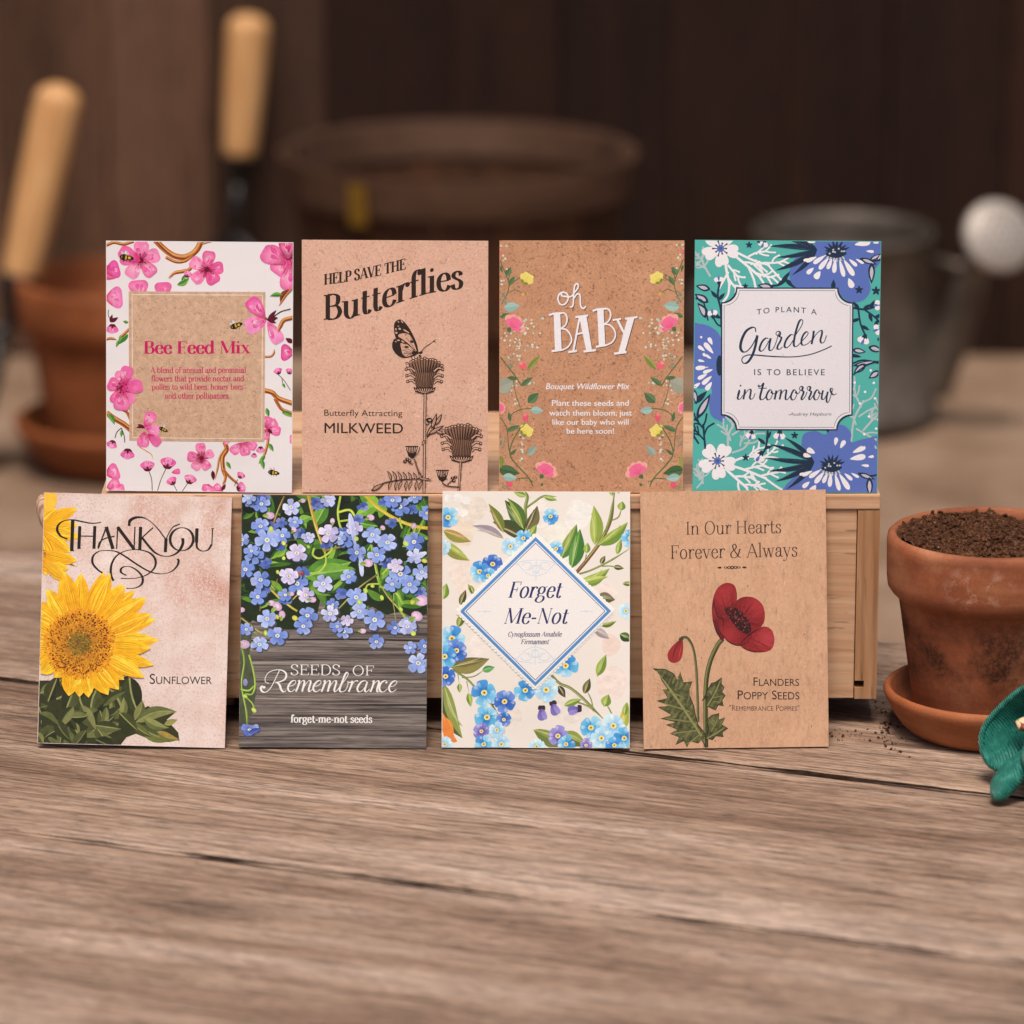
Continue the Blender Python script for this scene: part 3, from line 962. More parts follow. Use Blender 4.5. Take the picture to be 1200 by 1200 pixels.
        s.fill(dn + md[::-1][1:-1], col2 or col)
        if vein: s.line(md, wd * .09, vein, False, taper="e")
    def flower(s, x, y, r, rot, c0, c1, n=5, wd=0.95, eye=None, eye2=None, jit=0.12, notch=0.06, seed=0, squash=1.0):
        g = random.Random(seed + int(x * 7 + y * 13))
        for k in range(n):
            a = rot + 360 / n * k + g.uniform(-8, 8)
            sh = 1 + g.uniform(-jit, jit)
            fl = abs(math.cos(R(a))) + squash * abs(math.sin(R(a)))
            LL = r * sh * math.hypot(math.cos(R(a)), squash * math.sin(R(a)))
            v = g.uniform(-.12, .12)
            cc = ink(c1); cc = lerp(cc, (1, 1, 1), v) if v > 0 else lerp(cc, ink(c0), -v * 2)
            s.petal(x, y, LL, r * wd * sh, a, c0, cc, notch)
        if eye: s.oval(x, y, r * .17, r * .17 * squash, eye, n=10)
        if eye2: s.oval(x, y, r * .08, r * .08, eye2, n=8)
    # -------- lettering
    def place(s, polys, x0, x1, y0, y1, h, col, top=None, baseline=None, emh=0.7, w=None):
        """polys in em units (x from 0 to w): fitted between x0..x1, baseline y0 -> y1, capital height h"""
        k = h / emh
        def f(p):
            t = p[0] / w
            x = x0 + (x1 - x0) * t
            by = baseline(x) if baseline else y0 + (y1 - y0) * t
            return s.uv((x, by - p[1] * k))
        c = ink(col)
        for tris in polys:
            T = [[f(p) for p in t] for t in tris]
            s.emit(T, [[c] * 3 for _ in T], [0.6 * i / len(T) for i in range(len(T))])
    def sans(s, text, x0, x1, y0, h, col, y1=None, bold=0.0, slant=0.0, baseline=None, space=1.0, smallcaps=None):
        tris, w, ch = sans_polys(text, bold, slant, space, smallcaps)
        n_ = len(tris) // 3 if bold else len(tris)
        s.place([tris[i:i + n_] for i in range(0, len(tris), n_)], x0, x1, y0, y0 if y1 is None else y1, h, col, baseline=baseline, emh=ch, w=w)
    def serif(s, text, x0, x1, y0, h, col, y1=None, thick=0.09, thin=0.03, slant=0.0, baseline=None, serifs=0.06, track=0.0, emh=0.7, ball=0.045):
        polys, w = serif_polys(text, thick, thin, slant, serifs, track, ball, (x1 - x0) / (h / emh))
        s.place(polys, x0, x1, y0, y0 if y1 is None else y1, h, col, baseline=baseline, emh=emh, w=w)
    def done(s):
        for name, (V, F, Cc) in s.bufs.items():
            me = bpy.data.meshes.new(name)
            me.from_pydata(V, [], F)
            at = me.color_attributes.new("ink", "FLOAT_COLOR", "POINT")
            at.data.foreach_set("color", [x for c in Cc for x in (*c, 1.0)])
            link(name, me, s.ink, s.o)

_sans = {}
def sans_polys(text, bold, slant, space, smallcaps):
    key = (text, bold, slant, space, smallcaps)
    if key in _sans: return _sans[key]
    cu = bpy.data.curves.new("t", "FONT")
    cu.body = text if not smallcaps else text.upper()
    cu.shear = slant; cu.space_character = space
    cu.resolution_u = 4; cu.fill_mode = "FRONT"
    if smallcaps:
        cu.small_caps_scale = smallcaps
        cu.body = "".join(ch.lower() for ch in text)
        for i, ch in enumerate(text):
            cu.body_format[i].use_small_caps = ch.islower() 
        cu.body = text
        for i, ch in enumerate(text): cu.body_format[i].use_small_caps = ch.islower()
    o = bpy.data.objects.new("t", cu); COL.objects.link(o)
    dg = bpy.context.evaluated_depsgraph_get()
    me = bpy.data.meshes.new_from_object(o.evaluated_get(dg))
    me.calc_loop_triangles()
    V = [(v.co.x, v.co.y) for v in me.vertices]
    T = [[V[i] for i in t.vertices] for t in me.loop_triangles]
    bpy.data.objects.remove(o); bpy.data.curves.remove(cu); bpy.data.meshes.remove(me)
    xs = [p[0] for t in T for p in t]
    x0 = min(xs); w = max(xs) - x0
    T = [[(p[0] - x0, p[1]) for p in t] for t in T]
    if bold:
        d = bold * 1.6
        T = T + [[(p_[0] + d, p_[1] + d * .3) for p_ in t] for t in T] + [[(p_[0] - d * .3, p_[1] - d * .3) for p_ in t] for t in T]
        m0 = min(p_[0] for t in T for p_ in t); T = [[(p_[0] - m0, p_[1]) for p_ in t] for t in T]; w += d * 1.3
    _sans[key] = (T, w, CAPH)
    return _sans[key]
CAPH = 0.7
CAPH = max(p[1] for t in sans_polys("H", 0, 0, 1, None)[0] for p in t)
_sans.clear()

# pen-drawn roman letters: strokes as "flags x,y x,y ..." with c curve / l straight, T thin, S/E serif at start/end,
# h half serif to the left at the start, B/b ball at start/end
GLY = {
"A": (.70, "lTS .06,0 .35,.71;lS .64,0 .35,.71;lT .17,.24 .53,.24"),
"B": (.63, "lSE .15,0 .15,.7;c .15,.7 .32,.7 .46,.65 .49,.53 .44,.41 .3,.37 .15,.37;c .28,.37 .46,.35 .55,.2 .47,.05 .32,0 .15,0"),
"C": (.67, "c .61,.5 .53,.66 .37,.71 .17,.61 .09,.35 .17,.09 .37,-.01 .53,.04 .62,.17;lT .62,.69 .62,.5"),
"D": (.70, "lSE .15,0 .15,.7;c .15,.7 .38,.7 .57,.58 .63,.35 .57,.12 .38,0 .15,0"),
"E": (.61, "lSE .15,0 .15,.7;lT .15,.69 .53,.69;lT .53,.7 .53,.55;lT .15,.37 .42,.37;lT .42,.46 .42,.28;lT .15,.01 .56,.01;lT .56,0 .56,.16"),
"F": (.58, "lSE .15,0 .15,.7;lT .15,.69 .53,.69;lT .53,.7 .53,.55;lT .15,.36 .41,.36;lT .41,.45 .41,.27"),
"H": (.76, "lSE .15,0 .15,.7;lSE .61,0 .61,.7;lT .15,.37 .61,.37"),
"I": (.33, "lSE .165,0 .165,.7"),
"L": (.58, "lSE .15,0 .15,.7;lT .15,.01 .53,.01;lT .53,0 .53,.17"),
"M": (.90, "lTS .12,0 .14,.7;l .14,.7 .44,.03;lT .44,.03 .75,.7;lSE .76,0 .76,.7;lT .06,.69 .17,.69"),
"N": (.76, "lTSE .14,0 .14,.7;l .14,.7 .61,.0;lTE .61,0 .61,.7"),
"O": (.76, "o .38,.35 .29,.36"),
"P": (.58, "lSE .15,0 .15,.7;c .15,.7 .33,.7 .48,.65 .52,.52 .47,.38 .33,.33 .15,.33"),
"R": (.66, "lSE .15,0 .15,.7;c .15,.7 .33,.7 .48,.65 .51,.53 .46,.4 .33,.36 .15,.36;lE .33,.36 .58,0"),
"S": (.55, "c .45,.54 .4,.66 .27,.71 .13,.65 .1,.53 .18,.43 .35,.34 .46,.22 .43,.07 .28,-.01 .14,.04 .08,.17;lT .46,.69 .46,.52;lT .075,.01 .075,.18"),
"T": (.64, "lS .32,0 .32,.7;lT .05,.69 .59,.69;lT .05,.7 .05,.54;lT .59,.7 .59,.54"),
"V": (.68, "lE .36,-.01 .09,.7;lTE .36,-.01 .61,.7"),
"a": (.50, "c .37,.29 .22,.27 .1,.2 .08,.1 .17,.0 .28,.04 .37,.14;cB .1,.36 .15,.45 .26,.485 .35,.45 .37,.34 .37,.08 .42,.01 .49,.04"),
"b": (.55, "lh .12,.74 .12,0;c .12,.32 .2,.45 .32,.485 .44,.4 .49,.24 .44,.08 .32,-.01 .19,.04 .12,.13"),
"c": (.45, "cB .4,.38 .35,.45 .26,.485 .13,.41 .08,.24 .13,.07 .26,-.01 .36,.03 .42,.12"),
"d": (.56, "lhE .43,.74 .43,0;c .43,.34 .36,.45 .25,.485 .12,.4 .07,.24 .12,.08 .24,-.01 .36,.05 .43,.15"),
"e": (.48, "lT .09,.27 .42,.27;c .42,.27 .38,.42 .26,.485 .13,.41 .08,.24 .13,.07 .27,-.01 .38,.04 .43,.13"),
"f": (.34, "cB .36,.66 .31,.735 .23,.72 .17,.62 .16,.45 .16,.2;lE .16,.3 .16,0;lT .04,.46 .32,.46"),
"g": (.52, "o .24,.325 .155,.155;c .15,.19 .1,.14 .16,.08 .36,.07 .45,.0 .43,-.13 .25,-.21 .08,-.15 .07,-.05 .16,.06;lT .36,.43 .5,.49"),
"h": (.58, "lhE .12,.74 .12,0;c .12,.3 .2,.44 .32,.485 .42,.43 .44,.3 .44,.2;lE .44,.3 .44,0"),
"i": (.28, "lhE .14,.48 .14,0;d .14,.64 .05"),
"j": (.28, "lh .15,.48 .15,0;cb .15,.1 .14,-.1 .06,-.21 -.04,-.18;d .15,.64 .05"),
"l": (.28, "lhE .14,.74 .14,0"),
"m": (.86, "lhE .12,.48 .12,0;c .12,.3 .19,.44 .3,.485 .39,.43 .42,.3 .42,.2;lE .42,.3 .42,0;c .42,.3 .49,.44 .6,.485 .69,.43 .72,.3 .72,.2;lE .72,.3 .72,0"),
"n": (.58, "lhE .12,.48 .12,0;c .12,.3 .2,.44 .32,.485 .42,.43 .44,.3 .44,.2;lE .44,.3 .44,0"),
"o": (.52, "o .26,.238 .185,.248"),
"p": (.56, "lhE .12,.48 .12,-.22;c .12,.33 .2,.45 .32,.485 .44,.4 .49,.24 .44,.08 .32,-.01 .2,.03 .12,.12"),
"r": (.41, "lhE .13,.48 .13,0;cb .13,.28 .2,.43 .3,.48 .37,.44"),
"s": (.42, "c .34,.37 .3,.45 .21,.485 .11,.43 .1,.35 .17,.29 .28,.23 .34,.15 .31,.04 .2,-.01 .1,.03 .06,.13;lT .345,.47 .345,.36;lT .06,.01 .06,.13"),
"t": (.36, "c .16,.64 .155,.4 .155,.12 .2,.01 .28,.0 .34,.08;lT .04,.46 .32,.46"),
"u": (.58, "lh .12,.48 .12,.2;c .12,.25 .13,.1 .2,.01 .3,-.01 .4,.07 .44,.18;lhE .44,.48 .44,0"),
"v": (.52, "lE .27,-.01 .09,.48;lTE .27,-.01 .44,.48"),
"w": (.76, "lE .25,-.01 .09,.48;lTE .25,-.01 .39,.46;l .53,-.01 .39,.46;lTE .53,-.01 .68,.48"),
"x": (.53, "lSE .44,0 .1,.48;lTSE .08,0 .43,.48"),
"y": (.52, "lE .27,0 .09,.48;cTb .44,.48 .35,.24 .24,-.07 .15,-.19 .06,-.17;lT .38,.47 .5,.47"),
"&": (.78, "c .72,.42 .62,.42 .6,.3 .48,.08 .3,-.01 .12,.05 .09,.2 .2,.34 .38,.46 .42,.6 .32,.71 .21,.63 .24,.48 .4,.24 .6,.03 .74,.02"),
"-": (.34, "lK .05,.24 .29,.24"),
".": (.24, "d .12,.05 .055"), ",": (.24, "d .12,.05 .055;lT .14,.03 .09,-.1"),
"'": (.2, "lT .11,.7 .08,.54"),
" ": (.27, ""),
}
def serif_polys(text, thick, thin, slant, ser, track, ball, target):
    polys = []
    x = 0.0
    # width of the text at rest, so that stroke widths survive the fit
    nat = sum(GLY[c][0] + track for c in text) - track
    kx = target / nat
    for ch in text:
        adv, spec = GLY[ch]
        for st in filter(None, spec.split(";")):
            fl, *ps = st.split(" ")
            def tri_poly(pts): 
                c = (sum(p[0] for p in pts) / len(pts), sum(p[1] for p in pts) / len(pts))
                return [[c, pts[i], pts[(i + 1) % len(pts)]] for i in range(len(pts))]
            def out(tris): polys.append([[((p[0]) + slant * p[1], p[1]) for p in t] for t in tris])
            disc = lambda cx, cy, r: [(cx + r * math.cos(k * .5236), cy + r * math.sin(k * .5236)) for k in range(12)]
            if fl == "d":
                cx, cy = map(float, ps[0].split(",")); out(tri_poly(disc((x + cx) * kx, cy, float(ps[1]) * (.6 + thick * 4)))); continue
            if fl == "o":
                cx, cy = map(float, ps[0].split(",")); rx, ry = map(float, ps[1].split(","))
                P = [((x + cx + rx * math.cos(k * math.pi / 16)) * kx, cy + ry * math.sin(k * math.pi / 16)) for k in range(33)]
            else:
                P = [tuple(map(float, p.split(","))) for p in ps]
                if "c" in fl: P = [tuple(p) for p in catmull([(a, b) for a, b in P], 6)]
                P = [((x + a) * kx, b) for a, b in P]
            m = len(P)
            Lr, Rr = [], []
            for i in range(m):
                a, b = P[max(0, i - 1)], P[min(m - 1, i + 1)]
                if fl == "o" and i in (0, m - 1): a, b = P[m - 2], P[1]
                dx, dy = b[0] - a[0], b[1] - a[1]; d = math.hypot(dx, dy) or 1e-9; dx, dy = dx / d, dy / d
                h = thin if "T" in fl else thick * .7 if "K" in fl else thin + (thick - thin) * abs(dy) ** 1.6
                h /= 2
                Lr.append((P[i][0] - dy * h, P[i][1] + dx * h)); Rr.append((P[i][0] + dy * h, P[i][1] - dx * h))
            tr = []
            for i in range(m - 1): tr += [[Lr[i], Rr[i], Rr[i + 1]], [Lr[i], Rr[i + 1], Lr[i + 1]]]
            out(tr)
            hw = (thin if "T" in fl else thick) / 2
            for flag, e, up in (("S", 0, None), ("E", -1, None), ("h", 0, None)):
                if flag in fl and ser > 0:
                    cx, cy = P[e]
                    sg = 1 if cy < 0.1 else -1
                    t2 = max(thin, .022)
                    xl, xr = cx - hw - ser, cx + hw + (ser if flag != "h" else 0)
                    out([[(xl, cy), (xr, cy), (xr, cy + sg * t2)], [(xl, cy), (xr, cy + sg * t2), (xl, cy + sg * t2)]])
            for flag, e in (("B", 0), ("b", -1)):
                if flag in fl: out(tri_poly(disc(P[e][0], P[e][1] - .01, ball * (.5 + thick * 5))))
        x += adv + track
    xs = [p[0] for pl in polys for t in pl for p in t]
    x0 = min(xs); w = max(xs) - x0
    polys = [[[(p[0] - x0, p[1]) for p in t] for t in pl] for pl in polys]
    return polys, w
# ------------------------------------------------------------------ rubber gardening gloves at the right edge
M = Mat("ribbed teal rubber", 0.42, 0.5)
w1 = M.wave(M.mapped(rot=(0, R(35), R(20))), 330, 0.6, 1, 1.0, "X")
n1 = M.noise(M.mapped(), 260, 4)
cg = M.ramp(n1, [(0.3, "17695c"), (0.55, "2a8374"), (0.75, "519f92")])
M.color(cg).bump(M.math("ADD", w1, n1), 0.8, 0.0009)
MT["rubber"] = M.m
M = Mat("flower print lining cloth", 0.85, 0.1)
v = M.voro(M.mapped(), 420, "Color")
M.color(M.ramp(M.sep(v)[0], [(0.0, "a8483c"), (0.4, "b5685a"), (0.55, "d8c9a4"), (0.8, "9fa07a")], "CONSTANT"))
MT["lining"] = M.m

gl = thing("gardening_glove", "teal rubber gardening glove lying on the table by the saucer, fingers curled", "glove", (0.2425, -0.052, 0.0))
def sheet(rows, name, mat, thick):
    bm = bmesh.new()
    vs = [[bm.verts.new(p) for p in r] for r in rows]
    for a, b in zip(vs, vs[1:]):
        for k in range(len(a) - 1): bm.faces.new((a[k], a[k + 1], b[k + 1], b[k]))
    bmesh.ops.recalc_face_normals(bm, faces=bm.faces[:])
    o = bm_obj(name, bm, mat, gl, True)
    md = o.modifiers.new("thick", "SOLIDIFY"); md.thickness = thick; md.offset = 0
    md = o.modifiers.new("sub", "SUBSURF"); md.levels = 1; md.render_levels = 2
    return o
# cuff: a squashed open tube whose mouth gapes to the left
rows = []
for i in range(9):
    t = i / 8
    ring = []
    for k in range(29):
        a = 2 * math.pi * k / 28
        # the mouth leans; long axis from low left to high right
        la, lb = 0.0205 * (1 - .10 * t), 0.0100 * (1 + .45 * t)
        p = Vector((math.cos(a) * la, 0, math.sin(a) * lb))
        q = Matrix.Rotation(R(-42 + 12 * t), 3, "Y") @ p
        c = Vector((-0.0268 + 0.050 * t, 0.002 + 0.026 * t, 0.0262 + 0.004 * t + 0.0015 * math.sin(a * 3)))
        lip = 0.0018 * (1 if i == 0 else 0)
        ring.append(c + q * (1 + lip * 20) + Vector((-.010 * (1 - t) * math.cos(a) * .3, -0.012 * (1 - t) * (math.sin(a) * -.55), 0)))
    rows.append(ring)
sheet(rows, "cuff", MT["rubber"], 0.0016)
rim = [r.copy() for r in rows[0]]
bm_obj("cuff_bead", tube_bm(rim, 0.0013, 10, cap=False), MT["rubber"], gl, True)
def finger(path, rad, sq=(1, .85)):
    p = catmull(path, 7)
    m = len(p)
    rr = []
    for i in range(m):
        t = i / (m - 1)
        r = rad[0] + (rad[1] - rad[0]) * t
        e = 1 - t
        if e < 0.2: r *= math.sqrt(max(0.02, 1 - (1 - e / 0.2) ** 2))
        rr.append(r * (1 + .05 * math.sin(t * 19)))
    return bm_obj("finger", tube_bm(p, rr, 20, squash=sq), MT["rubber"], gl, True)
finger([(.030, .004, .018), (-.002, -.004, .0195), (-.0215, -.011, .0160), (-.0325, -.0195, .0095), (-.0378, -.0285, .0036)], (.0074, .0056))
finger([(.034, .000, .024), (.004, -.006, .026), (-.014, -.016, .0225), (-.0245, -.0235, .0140)], (.0105, .0092))
finger([(.040, -.010, .018), (.016, -.026, .018), (.002, -.038, .013), (-.010, -.046, .0072)], (.0085, .0068))
finger([(.046, -.018, .014), (.034, -.044, .014), (.022, -.060, .0085)], (.0095, .008))
bm = tube_bm(catmull([(.028, .010, .027), (.055, .004, .022), (.085, -.008, .02), (.12, -.012, .018), (.14, -.012, .014)], 6), [.021] * 6 + [.024] * 14 + [.018] * 5, 24, squash=(1.0, .62))
bm_obj("palm", bm, MT["rubber"], gl, True)
lp = bm_obj("lining", tube_bm(catmull([(-.0265, .003, .0262), (-.019, .004, .0285), (-.009, .007, .031)], 6), [.0032, .0034, .0036, .0038, .004, .0042, .0042, .0044, .0044, .0046, .0046, .0048, .005], 16, squash=(1, .75)), MT["lining"], gl, True)
# ------------------------------------------------------------------ papers
def kraft(name, cols, fleck=0.3, fs=1500, rough=0.72, streaky=0.0, lightf=0.25):
    M = Mat(name, rough, 0.2)
    o = M.mapped()
    a = M.noise(o, 60, 5, 0.6)
    b = M.noise(o, fs, 3, 0.7)
    c_ = M.noise(o, fs * 0.45, 4, 0.7, 1.5)
    c = M.ramp(a, [(0.3, ink(cols[0])), (0.7, ink(cols[1]))])
    c = M.mix(c, M.ramp(b, [(0.28, 1 - fleck), (0.42, 1.0), (0.6, 1.0), (0.74, 1 + lightf)]), 1.0, "MULTIPLY")
    c = M.mix(c, M.ramp(c_, [(0.3, 1 - fleck * .9), (0.45, 1.0), (0.6, 1.0), (0.75, 1 + lightf * .6)]), 1.0, "MULTIPLY")
    if streaky:
        s1 = M.noise(M.mapped((500, 500, 160), rot=(0, R(35), 0)), 1.0, 3, 0.6, 1.0)
        s2 = M.noise(M.mapped((500, 500, 160), rot=(0, R(-50), 0)), 1.0, 3, 0.6, 1.0)
        for s_ in (s1, s2): c = M.mix(c, M.ramp(s_, [(0.3, 1 - streaky), (0.45, 1.0), (0.62, 1.0), (0.75, 1 + streaky * .7)]), 1.0, "MULTIPLY")
    # a few dark shives
    sh = M.voro(M.mapped((190, 190, 90), rot=(0, R(20), 0)), 1.0)
    c = M.mix(c, M.ramp(sh, [(0.035, 0.45), (0.06, 1.0)]), 1.0, "MULTIPLY")
    M.color(c)
    M.bump(b, 0.25, 0.0003).bump(M.noise(o, 28, 3), 0.25, 0.002)
    return M.m
def coated(name, col, rough=0.32):
    M = Mat(name, rough, 0.5)
    M.color(ink(col))
    M.bump(M.noise(M.mapped(), 30, 3), 0.3, 0.002)
    return M.m
PAP = {}
PAP["white"] = coated("white coated paper", "e6dcdc")
PAP["pinkkraft"] = kraft("rosy kraft paper", ("d2a28b", "dbaf99"), 0.42, 1100, lightf=0.4)
PAP["kraft"] = kraft("speckled kraft paper", ("b98465", "c89473"), 0.72, 1050, lightf=0.55)
PAP["smoothkraft"] = kraft("tan kraft paper", ("c09274", "ca9d7e"), 0.22, 1200, streaky=0.17, lightf=0.3)
PAP["labelkraft"] = kraft("label kraft paper", ("bd9272", "c59b7b"), 0.18)
PAP["teal"] = coated("teal coated paper", "50aca3")
PAP["cream"] = coated("cream coated paper", "e2d6cb")

M = Mat("aged rose paper print", 0.34, 0.45)
o = M.mapped()
x, y, z = M.sep(M.mapped((1 / 0.0826, 1, 1 / 0.1136)))
cl = M.noise(o, 38, 6, 0.62, 0.6)
corner = M.math("ADD", M.math("MULTIPLY", x, 0.55), M.math("MULTIPLY", z, 0.75))
mask = M.math("MULTIPLY", M.ramp(corner, [(0.25, 0.15), (0.95, 1.0)]), M.ramp(cl, [(0.42, 0.0), (0.66, 1.0)]))
sp = M.ramp(M.noise(o, 1500, 4, 0.75), [(0.44, 1.0), (0.60, 0.15)])
c = M.ramp(M.noise(o, 90, 4), [(0.3, ink("d5bdb2")), (0.7, ink("e3cfc7"))])
c = M.mix(c, ink("b35c33"), M.math("MULTIPLY", M.math("MULTIPLY", mask, sp), 1.0))
sp2 = M.ramp(M.noise(o, 1300, 3, 0.7), [(0.36, 0.6), (0.46, 0.0)])
c = M.mix(c, ink("c08a72"), sp2)
crease = M.ramp(M.math("ABSOLUTE", M.math("ADD", x, 0.462)), [(0.0, 1.0), (0.018, 0.0)])
M.color(c).bump(M.noise(o, 30, 3), 0.3, 0.002).bump(crease, 0.5, 0.0012)
PAP["rose"] = M.m

M = Mat("paper printed with grey barn wood", 0.36, 0.45)
w1 = M.noise(M.mapped((13, 13, 850)), 1.0, 5, 0.7, 0.7)
w2 = M.noise(M.mapped((5, 5, 150)), 1.0, 4, 0.6, 0.9)
w3 = M.noise(M.mapped((90, 90, 1700)), 1.0, 3, 0.6)
c = M.ramp(w1, [(0.32, ink("2c2524")), (0.46, ink("655a55")), (0.66, ink("9a8f86"))])
c = M.mix(c, M.ramp(w2, [(0.3, (0.62, 0.60, 0.60)), (0.55, (1.0, 0.97, 0.95)), (0.72, (1.18, 1.08, 1.0))]), 1.0, "MULTIPLY")
c = M.mix(c, M.ramp(w3, [(0.34, 0.55), (0.5, 1.0)]), 0.9, "MULTIPLY")
M.color(c).bump(M.noise(M.mapped(), 30, 3), 0.2, 0.0016)
PAP["barn"] = M.m

INK_C = ink_material("printing ink on coated paper", 0.34)
INK_K = ink_material("printing ink on kraft paper", 0.7, 0.22, 0.1)
# ------------------------------------------------------------------ the eight seed packets
LEAN, RLEAN = R(16), R(8)
FRONT = dict(base_z=0.0, base_y=0.0, lean=LEAN)
REAR = dict(base_z=0.107, base_y=0.0352, lean=RLEAN)

# ---- pink blossoms and bees
p = Pack("seed_packet", "white seed packet with pink blossom border, bees and a kraft label reading Bee Feed Mix",
         ((125.2, 281.2), (343.2, 284.7), (342, 582), (124.8, 580)), mat=PAP["white"], inkmat=INK_C, **REAR, warp=0.0007, yaw=R(0.6))
p.org(100, 270, 3.75)
p.tex = (0.20, 420, 0.0016)
BR, BD, BLt = "b8672f", "7c3a1c", "d99a55"
def twig(pts, w, tp="e"):
    p.line(pts, w, BR, taper=tp)
    p.line([(x - w * .12, y - w * .2) for x, y in pts], w * .35, BLt, taper=tp)
    p.line([(x + w * .18, y + w * .26) for x, y in pts], w * .28, BD, taper=tp)
PK0, PK1, PKL, PKD, WINE = "d0206e", "e6629f", "f3b2c8", "ac1a5c", "5c1024"
def ptl(x, y, L, w, a, c0=PK0, c1=PK1, streak=True, nt=.05):
    g = random.Random(int(x * 3 + y * 5 + a))
    p.petal(x, y, L, w, a, c0, c1, nt, cm=g.choice((PKL, "ee8db4", "f0a5c2", "e874a4")))
    for k in range(3):       # darker and paler washes of watercolour
        t, d = g.uniform(.35, .8), g.uniform(-17, 17); aa = R(-(a + d))
        p.petal(x + L * t * .6 * math.cos(aa), y + L * t * .6 * math.sin(aa), L * .34, w * g.uniform(.12, .3), a + d * 1.5, c1, g.choice((PKL, "e04a9d", "f5c3d4", "d84484", c1)), 0, cm=c1)
    if streak:
        for d in (-14, 0, 14):
            aa = R(-(a + d)); p.line([(x + L * .12 * math.cos(aa), y + L * .12 * math.sin(aa)), (x + L * .5 * math.cos(aa), y + L * .5 * math.sin(aa))], 2.2, PKD, taper="e")
def blossom(x, y, r, rot, n=5, w=.85, heart=True, seed=0):
    g = random.Random(seed + int(x + y))
    for k in range(n):
        ptl(x, y, r * g.uniform(.85, 1.1), r * w * g.uniform(.85, 1.1), rot + 360 / n * k + g.uniform(-9, 9), PK0, g.choice((PK1, "ee80b0", "e05592")))
    if heart:
        p.oval(x, y, r * .13, r * .13, WINE, n=9)
        for k in range(16):
            a = g.uniform(0, 6.28); L = r * g.uniform(.2, .42)
            q = (x + L * math.cos(a), y + L * math.sin(a))
            p.line([(x, y), q], 1.6, "7a1238", False); p.oval(q[0], q[1], 2.6, 2.2, g.choice(("4a0d1c", "c79a2a", "4a0d1c")), n=6)
def bud(x, y, r, a, stem=None):
    if stem: p.line([(x, y)] + stem, 3.4, "3d3a22", taper="")
    ptl(x - r * .3 * math.cos(R(-a)), y - r * .3 * math.sin(R(-a)), r * 1.3, r * 1.0, a + 28, streak=False); ptl(x - r * .3 * math.cos(R(-a)), y - r * .3 * math.sin(R(-a)), r * 1.3, r * 1.0, a - 28, "b5135f", "e04a9d", streak=False)
    ptl(x - r * .2 * math.cos(R(-a)), y - r * .2 * math.sin(R(-a)), r * 1.25, r * .85, a, "d7358c", "f08fc2", streak=False)
    for d in (150, 180, 210):
        aa = R(-(a + d)); p.leaf(x + r * .35 * math.cos(R(-a + 0)) * -1, y - r * .35 * math.sin(R(-a)), r * .7, r * .28, a + d + 180 + (d - 180) * .8, WINE)
def grn(x, y, L, w, a, bend=0): p.leaf(x, y, L, w, a, "3d7a33", "76a544", None, bend)
def bee(x, y, r, a=0):
    p.leaf(x, y, r * 1.7, r * .7, a + 140, "cfc9c4", "b9b3ae"); p.leaf(x, y, r * 1.5, r * .6, a + 105, "e2dcd6", "c5bfba")
    ca, sa = math.cos(R(-a)), math.sin(R(-a))
    p.oval(x - r * .4 * ca, y - r * .4 * sa, r * .95, r * .62, "1d1a14", -a); p.oval(x - r * .15 * ca, y - r * .15 * sa, r * .2, r * .52, "c9982c", -a, 8)
    p.oval(x - r * .95 * ca, y - r * .95 * sa, r * .1, r * .3, "a57a2a", -a, 8)
    p.oval(x + r * .55 * ca, y + r * .55 * sa, r * .55, r * .5, "2a241a", -a); p.oval(x + r * .5 * ca, y + r * .4 * sa, r * .3, r * .3, "c9a23a", -a, 8)
    p.oval(x + r * 1.05 * ca, y + r * 1.05 * sa, r * .3, r * .3, "14110d", -a, 8)
    for k in (-.5, 0, .5): p.line([(x + k * r, y + r * .3), (x + k * r * 1.3, y + r * .85)], 1.8, "1a1712", False)
twig([(95, 62), (130, 50), (170, 58), (215, 46)], 14, ""); twig([(310, 42), (345, 78), (385, 108), (430, 118), (470, 104), (495, 78), (512, 40)], 26, "")
twig([(355, 118), (400, 138), (440, 134), (475, 110)], 14); twig([(368, 212), (392, 188), (432, 180), (462, 168), (478, 120)], 16, "s"); twig([(512, 60), (540, 52), (580, 44)], 8)
blossom(245, 130, 100, 20, 5, .8); ptl(245, 135, 110, 70, 150); blossom(535, 172, 88, 10, 5, .72)
grn(405, 242, 62, 26, 32, .1); grn(425, 225, 40, 16, 60); bud(448, 200, 22, 70)
ptl(95, 215, 62, 100, 62, streak=False); ptl(92, 180, 66, 90, 15, PK0, "e04a9d", False); ptl(92, 300, 78, 110, 5, PK0, "ec6db2", False)
ptl(240, 300, 86, 96, 95, streak=False); ptl(345, 300, 76, 84, 92, streak=False)
blossom(890, 120, 100, 15, 5, .85); ptl(880, 150, 125, 92, 150); ptl(895, 150, 120, 88, 268); ptl(890, 130, 100, 80, 95, PKD, PK0)
p.leaf(905, 265, 80, 26, 232, "6b2a1a", "8a3c20", None, .2); grn(865, 288, 56, 20, 185, .1); twig([(905, 262), (880, 290), (850, 335)], 9)
bud(122, 425, 32, 265); p.line([(105, 350), (104, 375), (118, 400)], 3, "3d3a22"); p.leaf(112, 405, 42, 18, 30, WINE); p.leaf(112, 405, 36, 14, 75, WINE)
twig([(93, 482), (115, 478), (140, 484)], 12); grn(190, 460, 62, 34, 228, .1); grn(150, 485, 36, 14, 250); twig([(160, 470), (180, 452), (196, 436)], 12, ""); grn(192, 408, 26, 14, 165)
twig([(95, 812), (130, 838), (170, 862), (215, 900)], 24, ""); twig([(168, 798), (185, 810), (205, 850), (218, 868)], 14); grn(100, 815, 60, 22, 300, -.1); grn(160, 890, 32, 14, 270)
